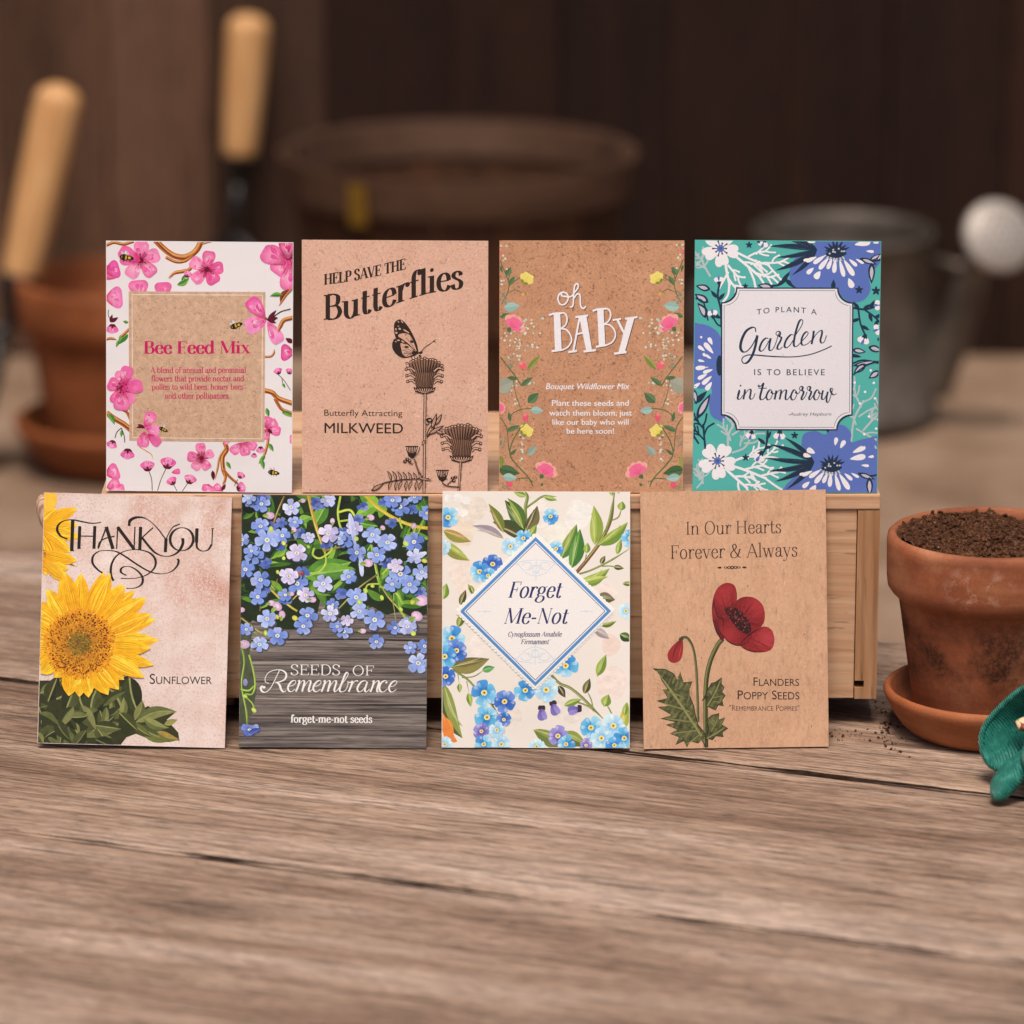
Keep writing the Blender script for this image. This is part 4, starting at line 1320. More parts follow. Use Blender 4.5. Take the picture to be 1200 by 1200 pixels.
twig([(786, 712), (820, 722), (848, 748), (912, 772)], 22, ""); twig([(832, 748), (858, 792), (884, 806), (912, 815)], 15, ""); grn(862, 810, 58, 22, 335, -.1); grn(795, 790, 44, 18, 285)
p.line([(845, 640), (872, 668), (900, 712)], 3, "3d3a22"); p.line([(862, 655), (868, 690)], 3, "3d3a22"); grn(865, 680, 26, 12, 300)
bud(848, 633, 22, 110); bud(895, 633, 20, 80)
twig([(612, 942), (622, 975), (604, 1010), (606, 1060), (616, 1100), (604, 1138)], 20, "e"); twig([(606, 1065), (640, 1104), (690, 1146)], 12); twig([(620, 965), (592, 1010), (582, 1060), (570, 1110)], 9)
twig([(806, 890), (802, 940), (790, 990), (768, 1040)], 12); grn(805, 948, 44, 18, 300); grn(790, 1000, 50, 18, 235); grn(775, 1020, 48, 18, 282); grn(620, 1030, 40, 16, 300); p.line([(240, 965), (272, 985), (292, 1000), (300, 1022)], 5, "cf9a63", taper="e")
ptl(915, 545, 60, 84, 178, PK0, "d9388f", False); p.leaf(912, 500, 40, 22, 150, WINE); ptl(918, 930, 22, 44, 180, streak=False)
p.line([(160, 880), (172, 915), (175, 945)], 4, "2e2a1c"); p.line([(160, 880), (140, 900), (132, 925)], 4, "2e2a1c")
bud(188, 985, 36, 265); bud(122, 945, 28, 250)
ptl(92, 1090, 62, 86, 20, streak=False); ptl(95, 1150, 66, 60, 25, streak=False); ptl(100, 1165, 78, 50, 12, streak=False)
p.line([(277, 1066), (292, 1110), (295, 1165)], 3.4, "2e2a1c"); p.line([(356, 1062), (334, 1110), (318, 1162)], 3.4, "3d3a22")
bud(275, 1062, 36, 95); bud(362, 1050, 40, 80); ptl(380, 1080, 40, 30, 10, streak=False); p.line([(386, 1128), (404, 1165)], 3, "2e2a1c"); p.line([(455, 1122), (426, 1165)], 3, "2e2a1c")
bud(385, 1126, 28, 120); bud(458, 1120, 32, 70); blossom(512, 1015, 70, 20, 5, .72, seed=3); p.leaf(560, 1070, 46, 18, 275, WINE)
ptl(690, 945, 70, 50, 225); ptl(695, 942, 66, 52, 280); ptl(700, 940, 62, 44, 330); bud(770, 970, 22, 270); bud(742, 998, 16, 260); ptl(640, 935, 34, 24, 200, streak=False)
bud(680, 1098, 22, 60); p.line([(670, 1110), (655, 1140)], 3, "3d3a22"); ptl(590, 1165, 84, 40, 165, streak=False); ptl(605, 1165, 50, 34, 140); bud(675, 1150, 30, 15); p.leaf(600, 1160, 34, 16, 60, WINE)
ptl(790, 880, 62, 50, 30); ptl(792, 885, 70, 50, 350); ptl(790, 880, 56, 46, 75); ptl(790, 885, 50, 44, 268); p.leaf(800, 885, 30, 14, 320, WINE)
bee(185, 118, 23, -10); bee(828, 1080, 19, -10)
# kraft label, its hairline frame, and what overlaps it
p.buf = "kraft_label"
p.fill([(193, 268), (790, 274), (787, 942), (195, 936)], "cba488")
q = [(208, 282), (778, 288), (775, 928), (209, 922)]
for a, b in zip(q, q[1:] + q[:1]): p.line([a, b], 3.2, "e6d2c4", False)
g = random.Random(5)
for k in range(2600):
    x, y = g.uniform(197, 785), g.uniform(272, 934)
    c = g.choice(("ac8467", "ae8568", "dcb89c", "d8b498", "b58d6e", "8a6248"))
    a = g.uniform(0, 3.14); L = g.choice((2.0, 3.0, 4.5))
    if not (203 < x < 213 or 770 < x < 781 or 278 < y < 292 or 918 < y < 931): p.line([(x - L * math.cos(a), y - L * math.sin(a)), (x + L * math.cos(a), y + L * math.sin(a))], g.uniform(1.4, 2.4), c, False)
p.buf = "printed_artwork"
blossom(165, 700, 82, 15, 5, .78); ptl(160, 705, 100, 66, 10); ptl(168, 690, 95, 62, 75); ptl(170, 715, 90, 80, 262)
for a_ in range(0, 360, 40): p.oval(165 + 22 * math.cos(R(a_)), 700 + 22 * math.sin(R(a_)), 3, 3, "4a0d1c", n=6)
ptl(790, 395, 120, 76, 128, PK0, "e33f9a"); ptl(795, 400, 100, 84, 200, PK1, "f08fc2"); ptl(800, 405, 115, 66, 300, PK1, "ef86bd")
p.leaf(795, 398, 52, 22, 10, WINE); p.leaf(800, 400, 60, 18, 50, WINE); p.leaf(800, 395, 42, 16, 335, WINE); p.line([(825, 385), (858, 362), (900, 350)], 4.5, "2e2a1c"); p.oval(792, 392, 8, 6, "8a6a2a", n=8)
twig([(912, 388), (872, 400), (856, 425), (845, 452)], 18, "e"); twig([(788, 562), (815, 560), (828, 545), (829, 528)], 9)
ptl(262, 880, 84, 60, 62); ptl(265, 880, 66, 56, 345, PK1, "f08fc2"); ptl(262, 895, 74, 60, 262); ptl(275, 905, 76, 50, 318); p.leaf(262, 880, 36, 16, 150, WINE); p.leaf(258, 872, 34, 12, 190, WINE)
bee(664, 422, 21, 20); bee(345, 886, 15, -25)
p.buf = "lettering"; p.tex = None
p.serif("Bee Feed Mix", 259, 728, 546, 55, "c4185c", thick=.165, thin=.035, serifs=.055)
for y, x0, x1, t in ((632, 287, 706, "A blend of annual and perennial"), (670, 292, 698, "flowers that provide nectar and"), (707, 294, 695, "pollen to wild bees, honey bees"), (747, 351, 636, "and other pollinators.")):
    p.serif(t, x0, x1, y, 25, "c4285f", thick=.115, thin=.05, serifs=.045)
p.done()

# ---- milkweed engraving
p = Pack("seed_packet", "rosy kraft seed packet with black butterfly on thistle engraving, Help Save the Butterflies",
         ((353.9, 281.2), (572.5, 282), (570.7, 581), (354.7, 581)), mat=PAP["pinkkraft"], inkmat=INK_K, **REAR, warp=-0.0006, yaw=R(-0.8))
BK, KP = "2a1914", "cfa088"
p.buf = "lettering"
p.org(370, 290, 6.316)
def curve_fn(pts):
    def f(x):
        for (a, ya), (b, yb) in zip(pts, pts[1:]):
            if x <= b or b == pts[-1][0]:
                t = (x - a) / (b - a); return ya + (yb - ya) * t
    return f
p.serif("HELP SAVE THE", 64, 668, 0, 80, BK, baseline=curve_fn([(60, 281), (260, 252), (480, 208), (670, 160)]), thick=.135, thin=.05, serifs=.04)
p.serif("Butterflies", 62, 1094, 0, 186, BK, baseline=curve_fn([(60, 542), (260, 524), (480, 462), (620, 410), (820, 345), (1000, 312), (1100, 300)]), thick=.125, thin=.035, serifs=.05, ball=.06)
p.org(340, 270, 3.75)
p.sans("Butterfly Attracting", 152, 494, 823, 27, BK); p.sans("MILKWEED", 153, 497, 900, 45, BK, bold=.006)
p.buf = "printed_artwork"
p.org(450, 365, 9.6)
p.blob([(385, 470), (330, 430), (265, 380), (190, 345), (135, 300), (116, 220), (120, 140), (155, 100), (195, 96), (240, 130), (285, 190), (330, 270), (365, 350), (384, 420)], BK)
p.blob([(385, 475), (330, 440), (255, 385), (185, 310), (130, 310), (100, 350), (96, 410), (115, 455), (160, 505), (220, 532), (290, 525), (345, 500)], BK)
for pts in ([(170, 265), (230, 250), (290, 270), (325, 320), (350, 390), (368, 450), (330, 420), (280, 370), (215, 320), (170, 290)],):
    p.blob(pts, KP)
p.blob([(190, 365), (235, 375), (290, 410), (330, 450), (340, 480), (300, 505), (250, 515), (215, 490), (200, 440)], KP)
for x, y, a, b, r in ((180, 200, 16, 11, 20), (138, 205, 9, 12, 0), (142, 245, 14, 12, 0), (245, 222, 30, 8, 30), (275, 240, 14, 7, 40), (205, 120, 20, 6, 50), (165, 120, 14, 5, 60), (165, 330, 18, 8, 0), (135, 345, 10, 6, 20), (215, 345, 22, 8, 30), (165, 170, 10, 5, 0)):
    p.oval(x, y, a, b, KP, r, 10)
p.oval(315, 345, 20, 14, BK, 30); p.oval(258, 405, 26, 12, BK, 10); p.oval(248, 268, 9, 6, BK); p.oval(330, 470, 14, 20, BK, 30, 10)
for pts in ([(220, 330), (280, 375), (345, 445)], [(250, 300), (310, 370), (358, 450)], [(300, 285), (345, 370), (372, 450)], [(210, 400), (270, 430), (340, 465)], [(205, 440), (260, 455), (335, 475)], [(220, 480), (270, 475), (335, 482)], [(255, 510), (290, 490), (340, 485)]):
    p.line(pts, 4.5, BK)
for k in range(14):
    g = random.Random(k); x, y = g.uniform(200, 310), g.uniform(425, 500); p.line([(x, y), (x + 22, y + 6)], 2.2, BK, False)
p.line([(305, 525), (340, 500), (372, 480), (400, 470), (430, 455)], 20, BK, taper="l"); p.oval(418, 470, 22, 15, BK, -35); p.oval(408, 505, 18, 10, BK, 30)
p.line([(425, 450), (460, 410), (520, 370), (575, 335)], 6, BK); p.line([(550, 345), (585, 320)], 6, BK, False); p.line([(565, 342), (585, 350)], 6, BK, False); p.line([(430, 455), (480, 405), (540, 362)], 3, BK)
for pts in ([(330, 505), (312, 525), (330, 545), (355, 550)], [(360, 490), (345, 520), (362, 545)], [(395, 500), (415, 520), (440, 545)], [(375, 520), (378, 550)]): p.line(pts, 6, BK)
def thistle(x, y, s, seed):
    """engraved flower head: y is the bottom of the cup, s its scale"""
    g = random.Random(seed)
    f = lambda a, b: (x + a * s, y + b * s)
    p.fill([f(-185, -330), f(-120, -375), f(0, -392), f(120, -375), f(185, -330), f(125, -200), f(88, -30), f(-88, -30), f(-125, -200)], "8c6450")
    for k in range(70):
        t = g.uniform(-1, 1); v0 = g.uniform(-330, -120); wd = 84 + (-v0 - 50) * .22
        p.line([f(t * wd, v0), f(t * (wd - 16), v0 + g.uniform(50, 110))], g.uniform(7, 13) * s, BK, False, taper="l")
    for k in range(13):
        t = k / 12 * 2 - 1
        top = f(t * 190 + g.uniform(-6, 6), -390 + 70 * t * t + g.uniform(-14, 10)); mid = f(t * 122, -200); bot = f(t * 84, -50)
        w_ = 7.5 * s
        L = [f(t * 190 - 15, -372 + 70 * t * t), f(t * 124 - 7, -200), f(t * 86 - 1, -50)]
        p.line(L, w_, BK); p.line([f(t * 190 + 15, -372 + 70 * t * t), f(t * 124 + 5, -230)], w_, BK, False)
        p.oval(top[0], top[1], 20 * s, 15 * s, BK, 0, 10); p.oval(top[0], top[1] + 3 * s, 12 * s, 9 * s, KP, 0, 8)
        for j in range(4):
            u = g.uniform(.15, .95); a = (top[0] + (bot[0] - top[0]) * u + g.uniform(-4, 4) * s, top[1] + (bot[1] - top[1]) * u)
            p.line([a, (a[0] - t * 10 * s, a[1] + 50 * s)], 9 * s, BK, False, taper="l")
    for sg in (-1, 1):
        for (dx, dy, l) in ((205, -290, 60), (200, -215, 80), (190, -150, 95)):
            pts = [f(sg * 105, dy + 60 - l * .2), f(sg * (dx - 50), dy + 10), f(sg * dx, dy + 22)]
            p.line(pts, 28 * s, BK); p.line(pts, 14 * s, KP); p.oval(*f(sg * dx, dy + 22), 17 * s, 19 * s, BK, n=10); p.oval(*f(sg * dx, dy + 22), 9 * s, 10 * s, KP, n=8)
    for k in range(9):
        t = k / 8 * 2 - 1
        p.leaf(*f(t * 84, -8 - 8 * abs(t)), 66 * s, 26 * s, 90 - t * 38, BK); p.leaf(*f(t * 84, -14), 40 * s, 11 * s, 90 - t * 38, KP)
    p.line([f(-105, -18), f(0, 8), f(105, -18)], 14 * s, BK)
thistle(458, 925, 1.0, 1)
p.org(340, 270, 3.75)
def estem(pts, w):
    p.line(pts, w, BK); p.line(pts, w * .52, KP)
    g = random.Random(int(pts[0][0]))
    c = catmull(pts, 14)
    for a, b in zip(c, c[1:]):
        p.line([(a.x + w * .3, a.y), (a.x + w * .1, a.y + 3)], 1.6, BK, False)
        if g.random() < .6: p.line([(a.x + w * .4, a.y), (a.x + w * 1.0, a.y - 4)], 1.2, BK, False)
estem([(594, 722), (592, 850), (590, 1000), (588, 1165)], 13)
thistle(752, 1025, .43 * .98, 5)
estem([(748, 1028), (744, 1090), (739, 1165)], 10)
def eleaf(x, y, L, w, a, bend=0.0):
    p.leaf(x, y, L, w, a, BK, BK, None, bend); p.leaf(x + L * .1 * math.cos(R(-a)), y + L * .1 * math.sin(R(-a)), L * .76, w * .55, a, KP, "b88a72", BK, bend)
for (x, y, L, w, a) in ((600, 918, 92, 22, 62), (605, 905, 84, 20, 30), (622, 880, 76, 20, 72), (640, 862, 58, 18, 62), (640, 888, 40, 16, 340), (608, 862, 30, 18, 120), (592, 930, 26, 14, 240)): eleaf(x, y, L, w, a)
p.oval(612, 840, 14, 11, BK); p.oval(614, 840, 6, 4, KP)
estem([(580, 1096), (560, 1060), (545, 1010)], 6)
for (x, y) in ((535, 985), (668, 1092)):
    for k in range(7):
        t = k / 6 * 2 - 1; p.line([(x + t * 13, y + 18), (x + t * 24, y - 26 + 6 * t * t)], 4, BK, False); p.oval(x + t * 24, y - 26, 5, 4, BK, n=7)
    p.leaf(x, y + 20, 36, 10, 50, BK); p.leaf(x, y + 20, 36, 10, 130, BK); p.blob([(x - 16, y + 8), (x, y + 26), (x + 16, y + 8), (x, y + 2)], BK)
p.line([(540, 1010), (562, 985), (570, 960)], 3, BK); p.line([(690, 1110), (672, 1072)], 3, BK)
for x, y in ((515, 1015), (505, 1025), (525, 1022), (712, 1100), (725, 1095), (718, 1112)): p.oval(x, y, 9, 7, BK, n=9); p.oval(x + 1, y - 1, 3.5, 2.5, KP, n=7)
p.line([(520, 1030), (540, 1038)], 4, BK, False); p.line([(668, 1120), (690, 1135), (742, 1140)], 5, BK); p.line([(690, 1130), (712, 1108)], 4, BK, False)
p.line([(358, 1155), (400, 1128), (460, 1112), (540, 1104), (610, 1102)], 5, BK)
eleaf(358, 1158, 66, 20, 32)
for k in range(7):
    x = 445 + k * 22
    eleaf(x, 1112, 50 - k * 1.5, 13, 112, .08); eleaf(x + 4, 1112, 46, 13, 262 if k % 2 else 250, .08)
eleaf(560, 1100, 66, 12, 352)
p.done()

# ---- oh baby
p = Pack("seed_packet", "brown speckled kraft seed packet with white oh BABY lettering between mirrored pastel flowers",
         ((585.2, 281.2), (801.2, 282.5), (799.9, 581.5), (585.2, 581.5)), mat=PAP["kraft"], inkmat=INK_K, **REAR, warp=0.0005, yaw=R(0.5))
p.org(570, 270, 3.75)
MX = 922.0
class Mirror:
    """draws every flower twice, the second time mirrored about the packet's middle"""
    def call(s, fn, pts, *a, **k):
        fn(pts, *a, **k); fn([(MX - x, y) for x, y in pts], *a, **k)
    def leaf(s, x, y, L, w, a, *r, **k):
        p.leaf(x, y, L, w, a, *r, **k)
        if "bend" in k: k["bend"] = -k["bend"]
        p.leaf(MX - x, y, L, w, 180 - a, *r, **k)
    def oval(s, x, y, rx, ry, c, ang=0): p.oval(x, y, rx, ry, c, ang, 10); p.oval(MX - x, y, rx, ry, c, -ang, 10)
    def petal(s, x, y, L, w, a, *r): p.petal(x, y, L, w, a, *r); p.petal(MX - x, y, L, w, 180 - a, *r)
mm = Mirror()
DG, MG, OL, AQ, GY, YE, PKc, PLt, WD = "4e6a45", "5d7a4c", "7d8a3a", "a3c0b6", "9c9b89", "ecd774", "ee6f96", "f0a79b", "d9d3bf"
def st(pts, w=4, c="5d6a3c"): mm.call(p.line, pts, w, c, taper="")
st([(60, 130), (80, 180), (98, 230), (92, 275), (70, 315)]); st([(98, 240), (120, 225), (150, 205)]); st([(95, 275), (130, 262), (165, 285)], 3); st([(95, 225), (100, 200), (110, 180)]); st([(100, 245), (120, 215)])
mm.leaf(88, 198, 42, 28, 62, DG, "5f7d55"); mm.leaf(100, 240, 46, 22, 58, DG, MG); mm.leaf(60, 155, 30, 12, 290, DG)
def tulip(x, y, a):
    for d, L in ((40, 44), (-40, 44), (20, 52), (-18, 54), (0, 50)): mm.petal(x, y, L, 26, a + d, "e3c552", YE, .0)
    mm.leaf(x, y, 22, 12, a + 60, OL); mm.leaf(x, y, 22, 12, a - 60, OL)
tulip(162, 232, 55); tulip(158, 908, 45)
mm.oval(160, 282, 7, 7, "d6a93c"); mm.oval(150, 918, 4, 4, "3a2a1c"); mm.oval(125, 910, 5, 5, "c99a34")
mm.leaf(76, 342, 72, 44, 8, AQ, "93b3aa"); mm.leaf(60, 385, 46, 20, 25, DG, MG)
def carnation(x, y, a, s=1.0):
    for d in (-58, -30, 0, 30, 58): mm.petal(x, y, 64 * s, 36 * s, a + d, PLt, PLt)
    for d in (-62, -36, -10, 16, 42, 64): mm.petal(x, y, 46 * s, 30 * s, a + d, PKc, PKc)
    mm.petal(x, y, 52 * s, 70 * s, a, "e85a86", PKc); mm.leaf(x - 4 * s, y, 24 * s, 22 * s, a + 180, DG)
carnation(110, 430, 50, .95); carnation(252, 1086, 60, .95); carnation(52, 790, 10, .5)
g = random.Random(9)
for (cx, cy, rx, ry, n) in ((205, 420, 55, 42, 17), (170, 515, 60, 40, 13), (75, 110, 16, 50, 8), (80, 200, 14, 40, 5), (115, 470, 40, 40, 8), (135, 560, 40, 16, 7), (125, 720, 20, 60, 9), (190, 670, 20, 20, 5), (95, 480, 30, 30, 5), (160, 1000, 12, 50, 6), (150, 950, 14, 40, 4)):
    for k in range(n):
        x, y = cx + g.uniform(-rx, rx), cy + g.uniform(-ry, ry); r = g.uniform(3.2, 5.8); mm.oval(x, y, r, r, g.choice((WD, "d7d6c6", "c7d0c4")))
        if g.random() < .4: mm.call(p.line, [(x, y), (x - g.uniform(6, 18), y + g.uniform(8, 22))], 1.6, "8a9068", False)
for (cx, cy) in ((75, 300), (106, 582), (70, 935), (640 - 560 + 5, 1150)):
    for k in range(12): x, y = cx + g.uniform(-14, 14), cy + g.uniform(-26, 26); mm.oval(x, y, 4.2, 4.2, "8b967a"); mm.oval(x, y, 1.8, 1.8, "5c4a38")
st([(62, 560), (100, 610), (130, 650), (155, 690)], 5); st([(95, 652), (140, 658)], 4); mm.leaf(152, 690, 66, 22, 38, DG, MG); mm.leaf(92, 652, 50, 18, 352, DG)
mm.leaf(180, 615, 82, 24, 48, OL, "8f9a48", "5f6a2c"); mm.oval(160, 600, 17, 15, "ea6170", 20); mm.oval(152, 588, 9, 8, "f08a8a")
mm.leaf(40, 705, 88, 74, 25, GY, "a5a492"); st([(118, 660), (128, 720), (150, 790)], 3)
st([(105, 840), (115, 815), (150, 796), (200, 790)], 4); mm.leaf(182, 765, 66, 40, 42, DG, "5f7d55", "46603c"); mm.leaf(193, 797, 58, 34, 355, AQ, "93b3aa"); mm.leaf(106, 850, 46, 16, 100, DG)
mm.oval(172, 832, 13, 18, "e4576a", 10); mm.oval(170, 818, 7, 9, "ee7f86"); st([(172, 850), (160, 872), (130, 882)], 3)
mm.leaf(88, 893, 66, 22, 24, DG, MG); st([(150, 878), (115, 940), (105, 1000), (140, 1050), (185, 1100), (206, 1140)], 5.5); st([(62, 830), (90, 880), (98, 960), (105, 1000)], 4)
mm.leaf(182, 1000, 58, 32, 48, "8c9c90", "9dac9f"); mm.leaf(104, 1000, 42, 14, 42, DG); mm.leaf(52, 1062, 98, 50, 348, DG, "426038", "37522f"); mm.leaf(50, 1000, 60, 44, 285, OL, "8f9a48")
st([(130, 1106), (180, 1104), (205, 1120)], 4); mm.leaf(72, 1096, 64, 36, 352, AQ, "93b3aa"); mm.oval(102, 1132, 15, 13, "e4576a", 0); mm.oval(60, 92, 8, 12, "ea6170")
mm.leaf(240, 1140, 20, 12, 60, DG)
p.buf = "lettering"
p.org(635, 325, 9.23)
WH, SH = "ece4e6", "5a3a2a"
def hand(shapes, dx, dy, c):
    for kind, pts, w in shapes:
        pts = [(x + dx, y + dy) for x, y in pts]
        if kind == "f": p.fill(pts, c)
        elif kind == "l": p.line(pts, w, c, False)
        else: p.line(pts, w, c)
OH = [("c", [(265, 210), (225, 208), (205, 185), (225, 165), (262, 175), (282, 215), (270, 265), (235, 298), (195, 292), (172, 245), (180, 195), (205, 168), (235, 160)], 17),
      ("c", [(240, 205), (280, 215), (320, 205), (350, 165), (385, 120), (388, 80), (368, 72), (350, 100), (342, 170), (338, 240), (335, 295), (322, 322), (300, 325)], 17),
      ("c", [(345, 230), (370, 190), (398, 182), (412, 215), (412, 270), (420, 320), (445, 342), (472, 318)], 17)]
BABY = [("f", [(125, 402), (196, 388), (212, 800), (140, 806)], 0), ("l", [(76, 412), (130, 396), (215, 392)], 22), ("l", [(104, 808), (215, 792)], 24),
        ("c", [(185, 396), (235, 390), (265, 425), (268, 480), (245, 530), (200, 562)], 17), ("c", [(195, 562), (255, 570), (300, 620), (318, 690), (285, 755), (240, 785), (205, 798)], 17),
        ("f", [(400, 432), (478, 424), (540, 805), (478, 812)], 0), ("l", [(360, 436), (495, 418)], 22), ("l", [(448, 812), (582, 796)], 24), ("l", [(405, 436), (338, 806)], 21), ("l", [(284, 818), (378, 804)], 24), ("l", [(372, 622), (440, 608)], 20),
        ("f", [(594, 358), (662, 346), (682, 745), (612, 752)], 0), ("l", [(545, 368), (600, 350), (690, 344)], 22), ("l", [(582, 760), (690, 742)], 24),
        ("c", [(650, 346), (705, 346), (735, 380), (738, 430), (715, 480), (665, 515)], 17), ("c", [(660, 515), (725, 522), (775, 570), (790, 640), (760, 705), (710, 735), (675, 746)], 17),
        ("f", [(920, 450), (998, 438), (890, 830), (820, 836)], 0), ("l", [(896, 456), (1028, 438)], 22), ("l", [(776, 836), (912, 820)], 25), ("l", [(762, 470), (852, 456)], 20), ("l", [(812, 465), (884, 612)], 25)]
hand(OH, 7, 7, SH); hand(BABY, 8, 8, SH); hand(OH, 0, 0, WH); hand(BABY, 0, 0, WH)
p.org(570, 270, 3.75)
p.sans("Bouquet Wildflower Mix", 260, 628, 704, 26, WH, bold=.012, slant=.22)
for y, x0, x1, t in ((778, 288, 624, "Plant these seeds and"), (822, 276, 638, "watch them bloom, just"), (863, 290, 624, "like our baby who will"), (903, 352, 560, "be here soon!")):
    p.sans(t, x0, x1, y, 25, WH, bold=.012)
p.done()
# ---- to plant a garden
p = Pack("seed_packet", "teal and blue floral seed packet with white plaque saying To Plant a Garden in Tomorrow",
         ((813.9, 281.2), (1030.1, 282.5), (1028, 581.5), (811.2, 581)), mat=PAP["teal"], inkmat=INK_C, **REAR, warp=-0.0008, yaw=R(-0.5))
p.org(800, 270, 3.75)
NV, BLU, WHT, GRY, LAV, TE2 = "1f3248", "5b70b6", "ece4e6", "b3bdbd", "c3b9c6", "3f9787"
def coral(x, y, a, L, w, c, depth=3, seed=0, g=None):
    g = g or random.Random(seed)
    ex, ey = x + L * math.cos(R(-a)), y + L * math.sin(R(-a))
    b = g.uniform(-.12, .12) * L
    p.line([(x, y), ((x + ex) / 2 + b, (y + ey) / 2 + b), (ex, ey)], w, c)
    p.oval(ex, ey, w * .62, w * .62, c, n=8)
    if depth:
        for t, d in ((.42, 34), (.62, -36), (.85, 30), (.97, -22)):
            qx, qy = x + (ex - x) * t, y + (ey - y) * t
            coral(qx, qy, a + d + g.uniform(-8, 8), L * g.uniform(.42, .58), w * .86, c, depth - 1 if t in (.42, .85) and depth > 1 else 0, g=g)
def seedp(x, y, L, w, a, c=WHT): p.petal(x, y, L, w, a, c, c, 0, 8)
def spray(cx, cy, items):
    for ang, r, L, w in items: seedp(cx + r * math.cos(R(-ang)), cy + r * math.sin(R(-ang)), L, w, ang)
def burst(cx, cy, s, a0=0, a1=360, n=11):
    for k in range(n):
        a = a0 + (a1 - a0) * k / max(1, n - 1); L = s * (1 if k % 2 else .72)
        p.line([(cx, cy), (cx + L * math.cos(R(-a)), cy + L * math.sin(R(-a)))], s * .16, NV, False, taper="s"); p.oval(cx + L * math.cos(R(-a)), cy + L * math.sin(R(-a)), s * .12, s * .12, NV, n=7)
def wflower(cx, cy, r, rot):
    for k in range(5):
        a = rot + 72 * k
        for d in (-15, 15): p.petal(cx, cy, r * (1.04 if d < 0 else .98), r * .5, a + d * .8, WHT, WHT, 0, 9)
    burst(cx, cy, r * .42); p.oval(cx, cy, r * .2, r * .2, BLU, n=12); p.oval(cx, cy, r * .09, r * .09, "41579c", n=8)
def wbud(cx, cy, r, a):
    for d in (-32, 32, 0): p.petal(cx, cy, r * 1.3, r * .9, a + d, WHT, WHT, 0, 8)
    p.petal(cx + r * .5 * math.cos(R(-a)), cy + r * .5 * math.sin(R(-a)), r * .9, r * .5, a, BLU, BLU, 0, 7) if r > 15 else None
    for d in (-50, 0, 50): p.leaf(cx, cy, r * .6, r * .3, a + d, NV)
    p.oval(cx, cy, r * .3, r * .3, NV, n=9)
def star(x, y, r, c=NV):
    for k in range(5): p.leaf(x, y, r, r * .5, 90 + 72 * k, c)
def oleaf(x, y, L, w, a, c=NV, inn=LAV, bend=0.0):
    p.leaf(x, y, L, w, a, c, c, None, bend); p.leaf(x + L * .18 * math.cos(R(-a)), y + L * .18 * math.sin(R(-a)), L * .66, w * .52, a, inn, inn, None, bend)
def spikes(cx, cy, items):
    for a, L, w, b in items: p.leaf(cx, cy, L, w, a, NV, NV, None, b); p.line([(cx + L * .25 * math.cos(R(-a)), cy + L * .25 * math.sin(R(-a)) ), (cx + L * .85 * math.cos(R(-a)), cy + L * .85 * math.sin(R(-a)))], 4, LAV, False, taper="l")
coral(120, 205, 115, 90, 9, GRY, 2, 1); coral(60, 150, 60, 60, 8, GRY, 1, 2)
coral(190, 90, 275, 150, 11, WHT, 2, 3); coral(205, 95, 320, 170, 11, WHT, 2, 4); coral(220, 90, 338, 165, 10, WHT, 2, 6)
wflower(164, 80, 80, 60)
p.line([(160, 235), (152, 290), (165, 350), (168, 430)], 9, NV); oleaf(150, 300, 46, 16, 130, NV, NV); p.leaf(155, 310, 44, 16, 50, NV); p.leaf(165, 390, 50, 18, 150, NV); p.leaf(165, 400, 50, 18, 60, NV)
wbud(158, 235, 24, 95); wbud(132, 385, 26, 100); p.line([(132, 385), (150, 415), (168, 425)], 7, NV)
oleaf(120, 262, 66, 30, 165); oleaf(112, 320, 72, 34, 148); oleaf(100, 390, 78, 34, 118, NV, LAV, .1); p.line([(55, 300), (90, 320), (110, 400)], 6, NV)
oleaf(395, 252, 72, 30, 172); p.line([(380, 246), (430, 235), (470, 180), (520, 130)], 9, NV); p.leaf(430, 238, 62, 20, 60, NV); p.leaf(445, 215, 62, 20, 320, NV); p.leaf(410, 246, 50, 16, 40, NV)
star(288, 64, 17); star(272, 246, 14); wbud(355, 42, 26, 250); star(330, 50, 10)
BIG1 = [(600, 30), (560, 78), (500, 110), (468, 165), (470, 225), (510, 258), (580, 250), (640, 262), (690, 290), (735, 318), (790, 305), (818, 260), (812, 200), (850, 150), (880, 90), (880, 20), (720, 20)]
p.blob(BIG1, BLU)
